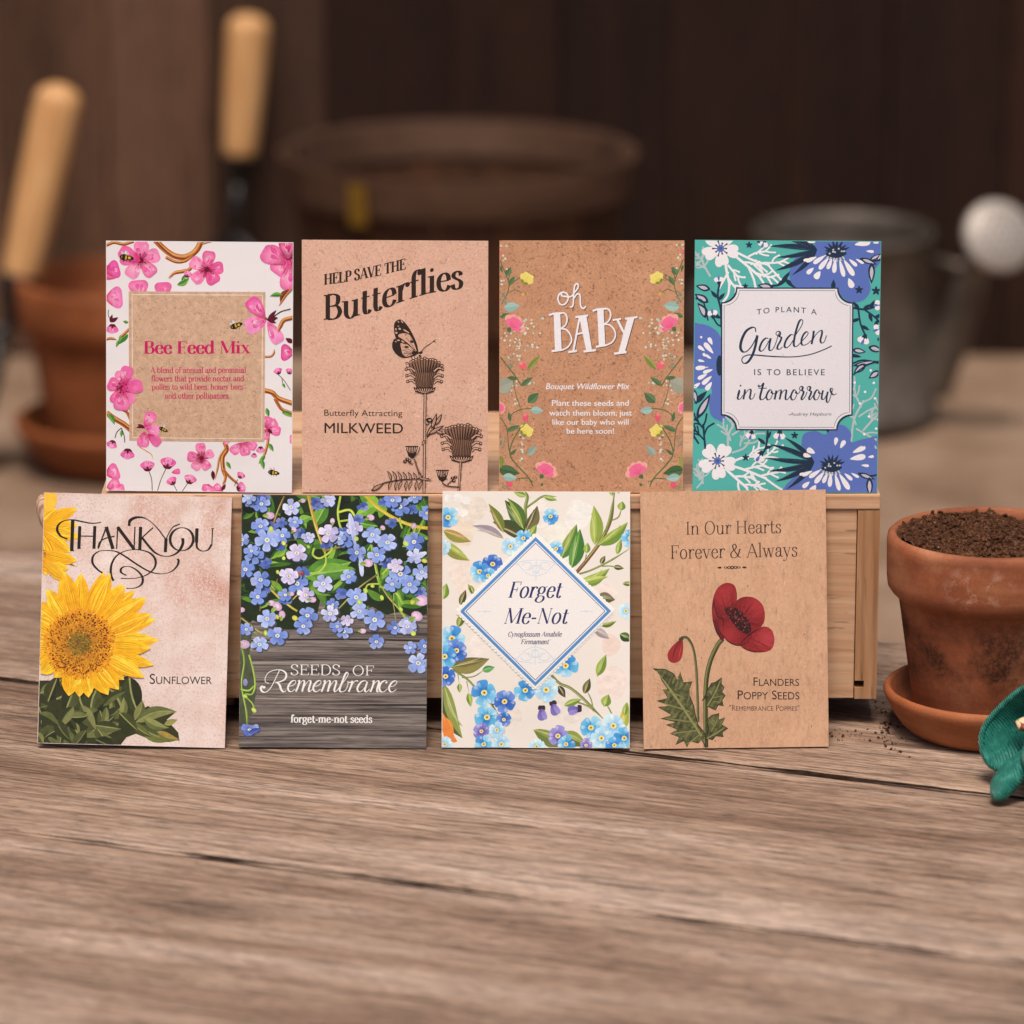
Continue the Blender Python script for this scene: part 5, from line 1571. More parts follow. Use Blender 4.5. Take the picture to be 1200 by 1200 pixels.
def bigflower(cx, cy, s=1.0):
    g = random.Random(3)
    spray(cx, cy, [(232, 55 * s, 66 * s, 24 * s), (215, 60 * s, 62 * s, 22 * s), (205, 95 * s, 50 * s, 20 * s), (248, 52 * s, 50 * s, 20 * s), (265, 50 * s, 62 * s, 22 * s), (285, 55 * s, 78 * s, 22 * s), (302, 62 * s, 84 * s, 26 * s), (318, 75 * s, 46 * s, 18 * s), (330, 98 * s, 40 * s, 14 * s), (236, 125 * s, 40 * s, 30 * s), (222, 132 * s, 40 * s, 22 * s), (292, 145 * s, 46 * s, 30 * s),
                   (10, 80 * s, 70 * s, 30 * s), (25, 100 * s, 62 * s, 26 * s), (-6, 130 * s, 34 * s, 14 * s), (8, 160 * s, 26 * s, 14 * s), (152, 85 * s, 40 * s, 28 * s), (165, 95 * s, 36 * s, 22 * s), (60, 72 * s, 40 * s, 22 * s), (80, 76 * s, 36 * s, 20 * s), (202, 128 * s, 26 * s, 14 * s)])
    for a in (215, 228, 242, 258, 272, 290, 305): p.line([(cx + 42 * s * math.cos(R(-a)), cy + 42 * s * math.sin(R(-a))), (cx + 62 * s * math.cos(R(-a)), cy + 62 * s * math.sin(R(-a)))], 6 * s, "cfc7b4", False)
    p.blob([(cx - 48 * s, cy + 26 * s), (cx - 10 * s, cy + 12 * s), (cx + 30 * s, cy + 14 * s), (cx + 44 * s, cy + 26 * s), (cx + 10 * s, cy + 44 * s), (cx - 28 * s, cy + 40 * s)], NV)
    for a, L in ((150, 62), (128, 58), (105, 62), (85, 60), (62, 66), (40, 60), (25, 66), (165, 50)): p.leaf(cx - 2, cy + 24 * s, L * s, 13 * s, a, NV)
    for k in range(7): p.oval(cx + g.uniform(-30, 34) * s, cy + g.uniform(2, 30) * s, 4.5 * s, 4.5 * s, LAV, n=7)
spikes(585, 84, [(176, 212, 24, .03), (160, 170, 22, .03), (191, 180, 20, -.04), (207, 205, 26, -.05), (226, 160, 22, -.05), (145, 130, 20, 0)])
bigflower(668, 76); star(768, 262, 20); star(842, 266, 22); p.leaf(655, 262, 46, 20, 88, NV)
p.line([(770, 125), (820, 135), (880, 125)], 8, NV); oleaf(770, 122, 80, 24, 340); oleaf(822, 140, 95, 30, 270); oleaf(812, 132, 60, 20, 30); oleaf(880, 90, 60, 22, 230)
p.line([(740, 342), (800, 348), (870, 325)], 9, NV); p.line([(765, 345), (775, 410), (795, 460)], 8, NV); p.line([(790, 348), (840, 385), (870, 420)], 8, NV)
for (x, y, a) in ((770, 348, 130), (785, 350, 35), (815, 345, 60), (772, 390, 200), (778, 420, 330), (812, 365, 290), (835, 385, 20), (850, 395, 250)): p.leaf(x, y, 44, 16, a, NV)
wbud(868, 330, 26, 180); wbud(868, 432, 28, 200); wbud(796, 466, 30, 250); star(856, 482, 10)
p.line([(740, 590), (790, 575), (870, 590)], 8, NV); oleaf(740, 528, 62, 26, 350); oleaf(810, 516, 66, 32, 345); oleaf(742, 600, 110, 20, 12); oleaf(800, 590, 70, 32, 220); oleaf(862, 622, 60, 30, 215); oleaf(780, 560, 80, 16, 170, NV, NV); p.line([(745, 640), (800, 600), (870, 575)], 6, NV)
coral(738, 940, 74, 190, 9, GRY, 2, 8); coral(790, 890, 48, 110, 9, GRY, 2, 9); coral(760, 880, 330, 110, 8, GRY, 1, 10)
for (x, y) in ((720, 715), (752, 674), (798, 716), (822, 620), (836, 676), (776, 768), (816, 826), (842, 745), (848, 880), (832, 960), (796, 905), (858, 842), (700, 780)): p.oval(x, y, 6, 6, WHT, n=8)
p.blob([(30, 430), (75, 415), (125, 430), (165, 475), (190, 600), (190, 830), (150, 842), (120, 815), (115, 760), (125, 705), (60, 700), (30, 640)], BLU)
spray(178, 600, [(130, 70, 62, 24), (118, 105, 36, 20), (142, 105, 36, 18), (150, 62, 44, 18), (186, 66, 58, 22), (200, 50, 46, 18), (208, 82, 46, 20), (222, 70, 56, 22), (217, 128, 36, 18), (235, 90, 44, 24), (168, 84, 30, 12)])
p.oval(80, 474, 5, 5, WHT); p.oval(160, 600, 14, 46, NV)
oleaf(60, 840, 130, 36, 62); p.leaf(50, 770, 80, 26, 45, NV); oleaf(48, 705, 70, 22, 280)
coral(100, 985, 95, 120, 9, NV, 2, 12); coral(70, 950, 120, 70, 8, NV, 1, 13); coral(200, 990, 80, 130, 10, GRY, 2, 14); coral(215, 990, 40, 110, 9, GRY, 2, 15); coral(90, 1130, 110, 60, 8, GRY, 1, 19); coral(60, 1150, 70, 90, 8, GRY, 2, 20)
coral(190, 1040, 340, 185, 11, WHT, 2, 16); coral(185, 1060, 318, 130, 11, WHT, 2, 17); coral(215, 1030, 8, 160, 10, WHT, 2, 18)
wflower(152, 1026, 82, 60)
p.line([(372, 890), (365, 960), (345, 1000)], 9, NV); p.leaf(365, 930, 46, 16, 60, NV); p.leaf(362, 950, 46, 16, 140, NV); p.leaf(358, 970, 40, 14, 20, NV)
wbud(302, 895, 26, 255); wbud(425, 892, 30, 265); wbud(345, 988, 32, 240); star(490, 910, 18); star(276, 1010, 18); star(640, 892, 14)
p.blob([(520, 960), (530, 905), (580, 890), (625, 905), (660, 870), (705, 865), (738, 900), (740, 940), (800, 925), (880, 935), (880, 1180), (470, 1180), (450, 1140), (500, 1090), (560, 1050), (525, 1010)], BLU)
p.line([(560, 1050), (530, 1010), (525, 960)], 12, TE2)
spikes(578, 1030, [(158, 215, 24, .04), (140, 175, 22, .04), (175, 215, 22, -.02), (191, 205, 24, -.05), (207, 195, 24, -.05), (225, 175, 22, -.05)])
bigflower(655, 1030); p.line([(770, 1080), (820, 1092), (880, 1082)], 8, NV); oleaf(770, 1080, 80, 24, 340); oleaf(820, 1096, 90, 30, 272)
# plaque with scooped corners
def plaque(i, r):
    x0, y0, x1, y1 = 168 + i, 254 + i, 742 - i, 886 - i
    pts = []
    for (cx, cy, a0) in ((x0, y0, 90), (x1, y0, 180), (x1, y1, 270), (x0, y1, 0)):
        rr = [(cx + r * math.cos(R(-(a0 - 90 + 0))) * 0, cy) for _ in ()]
        for k in range(9):
            a = {90: 0 - 0, 180: 0, 270: 0, 0: 0}[a0]
            t = k / 8 * math.pi / 2
            if a0 == 90: pts.append((cx + r * math.sin(t), cy + r * math.cos(t)))
            if a0 == 180: pts.append((cx - r * math.cos(t), cy + r * math.sin(t)))
            if a0 == 270: pts.append((cx - r * math.sin(t), cy - r * math.cos(t)))
            if a0 == 0: pts.append((cx + r * math.cos(t), cy - r * math.sin(t)))
    return pts
p.buf = "plaque"
p.fill(plaque(-2, 66), NV); p.fill(plaque(4, 66), "e3dadd"); p.line(plaque(12, 66) , 2.2, "4a5a72", False, closed=True)
p.buf = "lettering"
p.org(860, 360, 8.57)
INKN = "22344a"
arch = lambda x: 62 + ((x - 520) / 300) ** 2 * 28 - 8
p.sans("TO PLANT A", 222, 820, 0, 54, INKN, baseline=arch, space=1.35, bold=.006)
S = lambda pts, w=17, nb="p", th=.42, tp="": p.line(pts, w * (1.3 if nb == "p" else 1), INKN, nib=nb, thin=th, taper=tp)
S([(213, 255), (205, 215), (170, 212), (115, 250), (75, 330), (60, 410), (80, 455), (120, 455), (165, 410), (200, 350), (222, 300)], 21)
S([(228, 290), (215, 370), (195, 450), (165, 520), (130, 565), (95, 575), (75, 550), (85, 515), (130, 492), (200, 490), (330, 500), (480, 508), (620, 505), (760, 482), (880, 440), (940, 412), (972, 396)], 20)
S([(340, 325), (315, 318), (280, 350), (255, 405), (252, 440), (275, 450), (310, 410), (345, 345), (362, 318)], 16)
S([(362, 318), (348, 390), (348, 435), (370, 442), (400, 400), (425, 330), (440, 270)], 16)
S([(450, 296), (425, 290), (414, 270), (428, 250), (450, 254), (456, 275), (448, 300), (468, 312), (457, 350), (432, 395), (430, 425), (455, 430), (480, 405)], 15)
S([(590, 285), (560, 285), (520, 330), (500, 385), (508, 412), (535, 408), (580, 350), (620, 270), (665, 200), (682, 150), (670, 130), (645, 150), (615, 240), (598, 320), (592, 380), (605, 402), (630, 395), (655, 370)], 16)
S([(655, 370), (690, 330), (725, 290), (735, 265), (720, 252), (690, 280), (670, 330), (672, 380), (700, 388), (735, 370), (765, 340)], 15)
S([(792, 242), (785, 300), (770, 378)], 16); S([(775, 350), (810, 285), (850, 245), (872, 242), (872, 280), (858, 335), (868, 365), (895, 355), (920, 290)], 15)
p.sans("IS TO BELIEVE", 198, 903, 694, 60, INKN, space=1.3, bold=.006)
S([(30, 900), (48, 850), (46, 880), (34, 925), (42, 942), (62, 935), (85, 900)], 15); p.oval(62, 803, 9, 9, INKN)
S([(108, 840), (100, 890), (90, 942)], 15); S([(92, 920), (120, 870), (148, 840), (165, 845), (162, 885), (155, 925), (168, 940), (190, 925), (208, 880)], 14)
S([(240, 795), (250, 812), (270, 800), (290, 775), (275, 840), (258, 910), (262, 940), (285, 942), (315, 912), (330, 880)], 16); S([(240, 826), (280, 828), (322, 826)], 9, 90, .8)
S([(380, 860), (360, 842), (335, 870), (320, 915), (335, 945), (362, 935), (380, 890), (378, 860), (372, 872), (395, 885), (420, 870)], 14)
S([(420, 850), (412, 895), (402, 942)], 15); S([(405, 920), (430, 868), (455, 845), (468, 852), (462, 895), (452, 942)], 14); S([(455, 920), (480, 868), (505, 845), (520, 852), (514, 895), (512, 935), (530, 942), (560, 905)], 14)
S([(620, 860), (600, 842), (578, 870), (565, 915), (580, 945), (605, 935), (625, 890), (622, 862), (615, 872), (640, 880), (660, 850)], 14)
for dx in (0, 76): S([(672 + dx, 850), (654 + dx, 840), (655 + dx, 818), (672 + dx, 808), (685 + dx, 822), (677 + dx, 848), (693 + dx, 862), (687 + dx, 890), (672 + dx, 925), (680 + dx, 943), (710 + dx, 908), (728 + dx, 862)], 15)
S([(850, 860), (830, 842), (808, 870), (795, 915), (810, 945), (835, 935), (853, 890), (850, 862), (846, 874), (868, 880), (885, 862)], 14)
S([(888, 848), (876, 900), (876, 935), (895, 940), (918, 905), (935, 862)], 14); S([(935, 862), (925, 915), (924, 960), (938, 972), (955, 940), (972, 880), (985, 835), (970, 828), (962, 845), (975, 880), (1000, 895), (1022, 880)], 14)
p.sans("-Audrey Hepburn", 540, 972, 1106, 32, "3d4450", slant=.2)
p.done()

# ---- thank you / sunflower
p = Pack("seed_packet", "aged rose paper seed packet with big yellow sunflower and black swash THANK YOU lettering",
         ((47.9, 576), (268.2, 583.7), (263.2, 879), (44.3, 873)), mat=PAP["rose"], inkmat=INK_C, **FRONT, warp=0.0008, yaw=R(1))
p.org(30, 565, 3.636)
p.tex = (0.13, 520, 0.0016)
YB, YT, YO, OR_ = "e79a12", "f6c32a", "f0ae18", "d9791a"
g = random.Random(21)
def ray(cx, cy, a, r0, r1, w, seed=0, deep=False):
    gg = random.Random(seed)
    ca, sa = math.cos(R(-a)), math.sin(R(-a))
    f = lambda u, v: (cx + u * ca - v * sa, cy + u * sa + v * ca)
    L = r1 - r0
    sk = gg.uniform(-.25, .25)
    up = [(0, .30), (.2, .62), (.45, .95), (.65, .92), (.82, .62), (.93, .28)]
    pts = [f(r0, 0)] + [f(r0 + L * t, -w / 2 * h + sk * w * t * t) for t, h in up] + [f(r1, sk * w)] + [f(r0 + L * t, w / 2 * h + sk * w * t * t) for t, h in up[::-1]]
    tip = gg.choice(("f4bd1e", "f6c730", "efb01a", "f2b51c"))
    cols = ["d98a14" if deep else OR_] + [lerp(ink(YB), ink(tip), min(1, t * 1.4)) for t, h in up] + [ink("f8cf48")] + [lerp(ink(YB), ink("eba818"), min(1, t * 1.4)) for t, h in up[::-1]]
    p.fan(f(r0 + L * .45, sk * w * .2), pts, tip, cols)
    for v in (-.3, -.18, -.06, .08, .2, .32): p.line([f(r0 + L * .05, v * w * .6), f(r0 + L * .5, v * w + sk * w * .25), f(r0 + L * .9, v * w * .3 + sk * w * .8)], gg.uniform(2, 3.6), gg.choice(("cf8414", "d8941a", "e0a222", "f9d75a", "c97a12")), taper="l")
# the second bloom, cut by the top left corner
for k, (a, r1, w) in enumerate(((30, 190, 62), (62, 150, 60), (8, 175, 56), (345, 190, 60), (322, 180, 60), (300, 170, 56), (50, 120, 50), (280, 210, 70), (262, 200, 70))):
    ray(38, 195, a, 10, r1, w, k)
p.fill([(60, 285), (130, 310), (205, 360), (120, 335), (60, 320)], "8a5a2e"); p.fill([(65, 300), (140, 318), (200, 340), (110, 322)], "c88a6a")
ray(50, 300, 342, 0, 165, 60, 31); ray(55, 360, 350, 0, 120, 60, 32); ray(60, 330, 320, 0, 150, 56, 33)
p.blob([(66, 42), (112, 42), (120, 80), (95, 120), (66, 110)], "f3bb3a")
p.buf = "lettering"; p.tex = None
p.org(55, 600, 6)
BK5 = "241a12"
S = lambda pts, w=16, nb=0, th=.26, tp="": p.line(pts, w * 1.2, BK5, nib=nb, thin=th, taper=tp, n=10)
Bt = lambda a, b, w: p.line([a, b], w * 1.18, BK5, False)
S([(128, 190), (80, 168), (55, 128), (62, 88), (100, 60), (160, 52), (230, 66), (300, 78), (362, 72)], 15, 10, .3)
Bt((162, 55), (158, 272), 21); Bt((146, 271), (174, 271), 6)
Bt((212, 98), (208, 257), 19); Bt((318, 98), (314, 260), 19); Bt((210, 168), (316, 170), 6); Bt((198, 256), (222, 256), 5)
Bt((400, 104), (344, 258), 9); Bt((398, 104), (448, 262), 21); S([(340, 250), (352, 215), (385, 190), (425, 178), (458, 172)], 8, 90, .6)
Bt((478, 104), (474, 262), 8); Bt((478, 106), (598, 266), 20); Bt((600, 106), (596, 268), 8)
Bt((640, 106), (636, 268), 20); Bt((728, 112), (645, 188), 8); S([(648, 178), (690, 232), (745, 290), (810, 316), (870, 308), (915, 275), (938, 225), (936, 188)], 18, 0, .24)
S([(558, 100), (565, 62), (605, 40), (660, 42), (712, 72), (760, 120), (806, 180), (820, 200)], 19, -35, .25); Bt((820, 190), (816, 284), 20); Bt((804, 284), (828, 284), 5)
S([(820, 196), (840, 150), (870, 108), (916, 88)], 8, 90, .7)
p.line([(930 + 82 * math.cos(t / 24 * 6.2832), 196 + 82 * math.sin(t / 24 * 6.2832)) for t in range(25)], 20, BK5, False, nib=0, thin=.25)
Bt((1036, 122), (1034, 220), 20); S([(1034, 215), (1040, 258), (1075, 280), (1115, 272), (1140, 235)], 13, 0, .35); Bt((1142, 240), (1146, 122), 7); Bt((1026, 122), (1048, 122), 5); Bt((1136, 122), (1156, 122), 5)
S([(386, 438), (340, 405), (306, 360), (310, 310), (350, 278), (410, 272), (470, 280), (530, 312), (600, 360), (680, 410), (740, 434), (800, 440), (860, 424), (900, 385), (910, 350), (902, 334)], 14, 10, .3)
S([(455, 488), (436, 440), (440, 370), (475, 310), (540, 275), (620, 268), (700, 288), (745, 335), (742, 395), (690, 445), (620, 468), (560, 472), (505, 470)], 14, 10, .3)
S([(545, 450), (510, 430), (506, 405), (530, 388), (575, 390), (625, 420), (658, 465), (655, 510), (620, 535), (575, 542), (545, 540)], 14, 0, .3)
S([(415, 452), (435, 460), (450, 462)], 6, 90, .8)
p.org(30, 565, 3.636)
p.sans("Sunflower", 526, 790, 866, 43, BK5, smallcaps=.74, y1=868)
p.buf = "printed_artwork"; p.tex = (0.24, 480, 0.0016)
# leaves under the bloom
p.fill([(52, 850), (120, 850), (300, 860), (440, 830), (462, 880), (474, 950), (480, 985), (520, 960), (560, 985), (635, 990), (600, 1020), (650, 1075), (655, 1110), (600, 1105), (520, 1100), (470, 1080), (430, 1095), (390, 1150), (45, 1150)], "34361c")
for (x, y, L, w, a, c, c2, b) in ((60, 905, 120, 60, 35, "6d7040", "55592e", .1), (95, 940, 120, 70, 70, "3c3c20", "2b2a17", 0), (130, 930, 130, 84, 40, "33331c", "454824", .1), (225, 880, 130, 90, 290, "2c2e19", "3d4024", .1), (205, 885, 110, 76, 250, "4c4f2a", "2e2f1a", 0), (300, 890, 120, 84, 262, "50552e", "3a3d21", .1), (340, 870, 150, 96, 300, "565c33", "33361d", -.1), (440, 835, 170, 90, 285, "2a2d17", "3b4022", .06), (400, 1015, 95, 36, 80, "8a8850", "66683a", .1), (375, 1000, 80, 26, 100, "777844", "55582f", 0),
                              (465, 1020, 90, 46, 70, "7d7c48", "5a5c32", .1), (470, 1030, 180, 54, 14, "62663a", "80804a", -.12), (480, 1045, 180, 60, 342, "4b5029", "6d7138", .1), (500, 1010, 120, 40, 338, "8a8a50", "626a38", .1), (560, 1070, 100, 40, 340, "a3843c", "6d6c34", .1), (590, 1040, 60, 26, 20, "8b8c50", "9a8e4a", 0), (450, 1030, 110, 40, 325, "5e6234", "46491f", .05)):
    p.leaf(x, y, L, w, a, c, c2, "8d8c58", b)
for k in range(44):
    y = g.uniform(950, 1140); x = g.uniform(40, 420 - (y - 950) * .25)
    c = g.choice(("4c4f2a", "3a3d21", "5c6034", "2c2e19", "6b6d3c", "454824", "7c7b4a")); p.leaf(x, y, g.uniform(60, 130), g.uniform(30, 64), g.uniform(200, 400), c, g.choice(("33361d", "4b4f2a", "5e6236", "262814")), g.choice(("8d8c58", "6c6e42", None)), g.uniform(-.12, .12))
for k in range(14):
    x = 80 + k * 28 + g.uniform(-8, 8); p.line([(x, 870), (x + g.uniform(-14, 20), 935 + k * 6)], 2.5, g.choice(("6a6c40", "22230f", "75764a")), False, taper="l")
CX, CY_ = 226, 692
for k in range(24):
    a = k * 15 + g.uniform(-4, 4); r1 = 300 + 40 * math.cos(R(a - 20)) + g.uniform(-26, 18)
    if 180 < a < 330: r1 -= 55
    ray(CX, CY_, a, 100, r1 - 15, 62, 100 + k, True)
for k in range(22):
    a = k * 16.4 + 5 + g.uniform(-5, 5); r1 = 285 + 45 * math.cos(R(a - 30)) + g.uniform(-30, 25)
    if 190 < a < 330: r1 -= 45
    ray(CX, CY_, a, 105, r1, 74, 200 + k)
n = 34
p.fan((CX, CY_), [(CX + (148 + g.uniform(-5, 5)) * math.cos(k / n * 6.2832), CY_ + (146 + g.uniform(-5, 5)) * math.sin(k / n * 6.2832)) for k in range(n)], "8a5a22", "e2941c")
for k in range(1300):
    r = 150 * math.sqrt(g.uniform(.09, 1.0)); a = g.uniform(0, 6.2832)
    x, y = CX + r * math.cos(a), CY_ + r * math.sin(a); L = g.uniform(4, 9)
    dk = r < 150 * .62
    c = g.choice(("6b2c12", "8a3c14", "e8a428", "c9661a", "5a2410", "4a1c0c") if r < 132 else ("e8a428", "f3bc34", "b5581a", "d98a1c"))
    if dk: c = g.choice(("7a3414", "e59e24", "b8741e", "5a2812", "d08a20"))
    p.line([(x, y), (x + L * math.cos(a + .5), y + L * math.sin(a + .5))], g.uniform(2.6, 5), c, False)
for k in range(260):
    r = 50 * math.sqrt(g.random()); a = g.uniform(0, 6.2832); p.oval(CX + r * math.cos(a), CY_ + r * math.sin(a), 4, 3, g.choice(("6f6124", "8a7428", "5a4a1c", "7a5a20", "94802e")), n=6)
p.done()
# ---- seeds of remembrance
p = Pack("seed_packet", "dark seed packet with blue forget-me-nots over grey barn wood, Seeds of Remembrance",
         ((281, 579.3), (500.7, 581), (499.3, 882.6), (280.1, 881.3)), mat=PAP["barn"], inkmat=INK_C, **FRONT, warp=-0.0005, yaw=R(-0.6))
p.org(265, 565, 3.636)
g = random.Random(77)
p.tex = (0.30, 330, 0.0016)
p.line([(40, 690), (300, 684), (600, 682), (880, 690)], 7, "2a2424"); p.line([(40, 696), (300, 690), (600, 688), (880, 696)], 3, "8a7f78")
# deep shade of the foliage behind the flowers
p.fill([(40, 40), (880, 40), (880, 560), (800, 590), (740, 560), (680, 575), (620, 540), (560, 560), (500, 600), (430, 560), (400, 500), (380, 600), (300, 640), (200, 640), (110, 600), (40, 660)], "1f2a14")
p.fill([(40, 600), (110, 640), (95, 760), (130, 900), (110, 1010), (40, 1080)], "4a4f3a")
GRN = ("3f6b22", "567f2a", "6f9a2e", "2f4f1c", "86ad3a", "4a7426", "27401a")
for k in range(120):
    x, y = g.uniform(50, 870), g.uniform(40, 540); L = g.uniform(45, 130)
    c = g.choice(GRN); p.leaf(x, y, L, L * g.uniform(.25, .45), g.uniform(0, 360), c, g.choice(GRN), "5e8030" if g.random() < .4 else None, g.uniform(-.15, .15))
for k in range(26):
    x, y = g.uniform(60, 860), g.uniform(50, 520); p.blob([(x + g.uniform(20, 50) * math.cos(q), y + g.uniform(15, 40) * math.sin(q)) for q in [i * 1.05 for i in range(6)]], g.choice(("141c0c", "1b2611", "101608")))
# big bright leaf in the middle and others
for (x, y, L, w, a, c, c2) in ((330, 410, 210, 100, 18, "4f7d2c", "6a9a34"), (360, 400, 180, 80, 8, "6f9c3a", "4f8030"), (560, 40, 150, 60, 320, "7fae34", "5f8f2c"), (640, 90, 110, 60, 210, "6fa232", "86b43c"), (370, 190, 130, 60, 62, "6fa03a", "4f7f2a"), (640, 190, 140, 36, 170, "5f942f", "3f6f20"), (760, 225, 110, 40, 350, "5c8a2a", "76a53a"), (180, 480, 80, 36, 110, "6f9c36", "5a8a2c"), (660, 420, 90, 40, 70, "558428", "70a038"), (560, 360, 120, 60, 60, "2f5a1e", "3f6f26"), (720, 460, 110, 30, 280, "6f9f36", "548228"), (300, 170, 60, 40, 20, "84b040", "6a9834")):
    p.leaf(x, y, L, w, a, c, c2, "93b85a")
YG, OG, ORS = "9fb83a", "8a7f38", "b98a2c"
for pts, w, c in (([(340, 45), (365, 150), (390, 230), (415, 300)], 14, ORS), ([(240, 60), (215, 120), (195, 180)], 8, "8a5a3a"), ([(410, 300), (440, 290), (500, 275), (545, 250)], 9, "7c6a3a"), ([(415, 300), (420, 350), (390, 390), (350, 395)], 8, YG), ([(370, 285), (365, 315), (395, 330), (440, 300), (445, 270)], 9, YG),
                  ([(480, 60), (470, 130), (480, 190), (500, 215)], 9, YG), ([(470, 130), (520, 120), (545, 150)], 10, "b9c43c"), ([(470, 170), (540, 160)], 8, YG), ([(590, 60), (640, 110), (720, 160), (800, 190), (870, 200)], 14, "c9a52c"), ([(740, 70), (735, 160), (745, 200)], 8, "8fae3a"), ([(800, 190), (790, 240), (770, 280)], 10, "d0a32c"),
                  ([(600, 200), (620, 300), (640, 400), (650, 440)], 12, "7da336"), ([(640, 400), (560, 460), (490, 535), (465, 560)], 8, "6f5a3a"), ([(650, 440), (690, 500), (730, 545), (765, 585)], 7, "8a8040"), ([(650, 440), (600, 445), (590, 480)], 7, YG), ([(650, 450), (720, 480), (750, 530)], 9, "8fb33a"), ([(660, 400), (690, 370), (720, 360)], 8, YG),
                  ([(180, 460), (220, 500), (270, 540), (300, 560)], 9, "b9a53a"), ([(205, 470), (180, 440), (165, 420)], 8, "6f9a2e"), ([(215, 420), (200, 455), (150, 500), (140, 560)], 5, "7a5a36"), ([(280, 510), (300, 490), (320, 480)], 6, "a58a3a"), ([(60, 590), (100, 620), (140, 650), (170, 660)], 8, "8a7a3a"), ([(60, 700), (75, 780), (65, 880), (85, 990), (90, 1060)], 9, "6a8030"), ([(95, 750), (112, 810), (122, 880), (110, 920), (80, 920)], 7, "8aa83a"), ([(80, 930), (110, 960), (120, 990)], 7, "7a9a36"), ([(60, 900), (95, 905), (118, 885)], 8, "86ad3a"),
                  ([(700, 490), (715, 560), (720, 610)], 4, "7a6a40"), ([(830, 180), (810, 230), (790, 300)], 6, "a9b03a"), ([(60, 640), (90, 640), (130, 660)], 6, "7a8a3a"), ([(740, 560), (760, 590)], 6, YG)):
    p.line(pts, w, c); p.line([(x - w * .18, y) for x, y in pts], w * .3, "c9d070" if c != "7c6a3a" else "a5905a", taper="l")
BLS = (("5f78c4", "8198da"), ("6d86cf", "93a8e2"), ("5a72bd", "7890d2"), ("7f95d6", "a8b8ea"))
LIL = (("a39ad0", "c9bfe2"), ("b5a8d6", "d6cae6"), ("9aa0d8", "c3c6ec"))
def fmn(x, y, r, rot, pal, sq=1.0, eye=True):
    c0, c1 = g.choice(pal)
    r *= .86
    if eye:
        for k in range(5):
            a = rot + 72 * k; p.petal(x + r * .10, y + r * .10, r * 1.0 * math.hypot(math.cos(R(a)), sq * math.sin(R(a))), r * .86, a, *(("22301c", "26364a") if y < 540 else ("474246", "4a454a")), .0, 6)
    tilt = g.uniform(0, 360)
    for k in range(5):
        a = rot + 72 * k + g.uniform(-6, 6)
        LL = r * g.uniform(.92, 1.06) * math.hypot(math.cos(R(a)), sq * math.sin(R(a)))
        dv = g.uniform(-.12, .12) + .16 * math.cos(R(a - tilt)); cc = lerp(ink(c1), (1, 1, 1), dv) if dv > 0 else lerp(ink(c1), ink("3f559f"), -dv * 2)
        p.petal(x, y, LL, r * g.uniform(.62, .84), a, c0, cc, .06, 8, .7, lerp(ink(c0), cc, .55))
        p.line([(x + LL * .25 * math.cos(R(-a)), y + LL * .25 * math.sin(R(-a))), (x + LL * .8 * math.cos(R(-a)), y + LL * .8 * math.sin(R(-a)))], r * .035, c0, False, taper="l")
    if eye: p.oval(x, y, r * .2, r * .2 * sq, "e4e4e8", n=9); p.oval(x, y, r * .12, r * .12, "d9c86a", n=8); p.oval(x, y, r * .05, r * .05, "3a3020", n=6)
def pinkbud(x, y, r, a=0):
    p.oval(x, y, r, r * .8, "c9a0c0", a, 10, "e2c2d8"); p.oval(x - r * .1, y - r * .1, r * .5, r * .4, "ddb9d2", a, 8); p.leaf(x - r * 1.6 * math.cos(R(-a)), y - r * 1.6 * math.sin(R(-a)), r * 1.4, r * .8, a, "7d9a3a", "94b04a")
# the out-of-focus depth: dim blossoms first
for k in range(26):
    x, y = g.uniform(60, 860), g.uniform(50, 520); fmn(x, y, g.uniform(30, 44), g.uniform(0, 72), (("34468a", "4c61a8"), ("3f5196", "5b70b8")), g.uniform(.5, .9), False)
BL = [(140, 95, 48), (90, 70, 40), (142, 188, 52), (168, 252, 62), (232, 235, 46), (115, 312, 54), (75, 380, 52), (142, 425, 54), (130, 500, 48), (250, 490, 40), (300, 440, 56), (170, 595, 52), (345, 580, 54), (330, 625, 52), (215, 665, 56), (140, 705, 46), (100, 300, 40), (85, 640, 40),
      (552, 305, 50), (520, 410, 46), (620, 230, 52), (686, 262, 54), (640, 310, 50), (550, 500, 56), (565, 560, 50), (630, 600, 58), (500, 650, 46), (635, 690, 44), (470, 625, 40), (735, 105, 52), (700, 80, 50), (800, 260, 54), (740, 400, 60), (780, 440, 54), (830, 390, 46), (700, 440, 46), (770, 625, 54), (815, 780, 60), (845, 710, 44), (715, 630, 40), (780, 720, 36), (505, 245, 54), (480, 240, 40), (850, 130, 44), (800, 60, 40), (450, 530, 34), (60, 250, 40), (285, 170, 40)]
for (x, y, r) in BL: fmn(x + g.uniform(-4, 4), y + g.uniform(-4, 4), r, g.uniform(0, 72), BLS, g.uniform(.78, 1.0))
for (x, y, r) in ((270, 108, 46), (430, 222, 54), (296, 308, 58), (262, 408, 54), (410, 440, 54), (440, 570, 48), (335, 490, 46), (720, 360, 44), (540, 200, 46), (770, 625, 50), (345, 240, 38), (428, 80, 42), (510, 600, 36), (800, 320, 44)): fmn(x, y, r, g.uniform(0, 72), LIL, g.uniform(.75, 1.0))
for (x, y, L, w, a) in ((550, 300, 170, 26, 100), (565, 290, 120, 22, 275), (760, 345, 100, 24, 25)): p.petal(x, y, L, w, a, "8f9ad8", "c9cdee", 0, 7)
fmn(100, 1075, 50, 10, (("4f62b0", "6f80c6"),), .5); p.leaf(95, 1090, 60, 24, 20, "3c4a94", "5060aa"); p.oval(80, 870, 10, 16, "8c86b8")
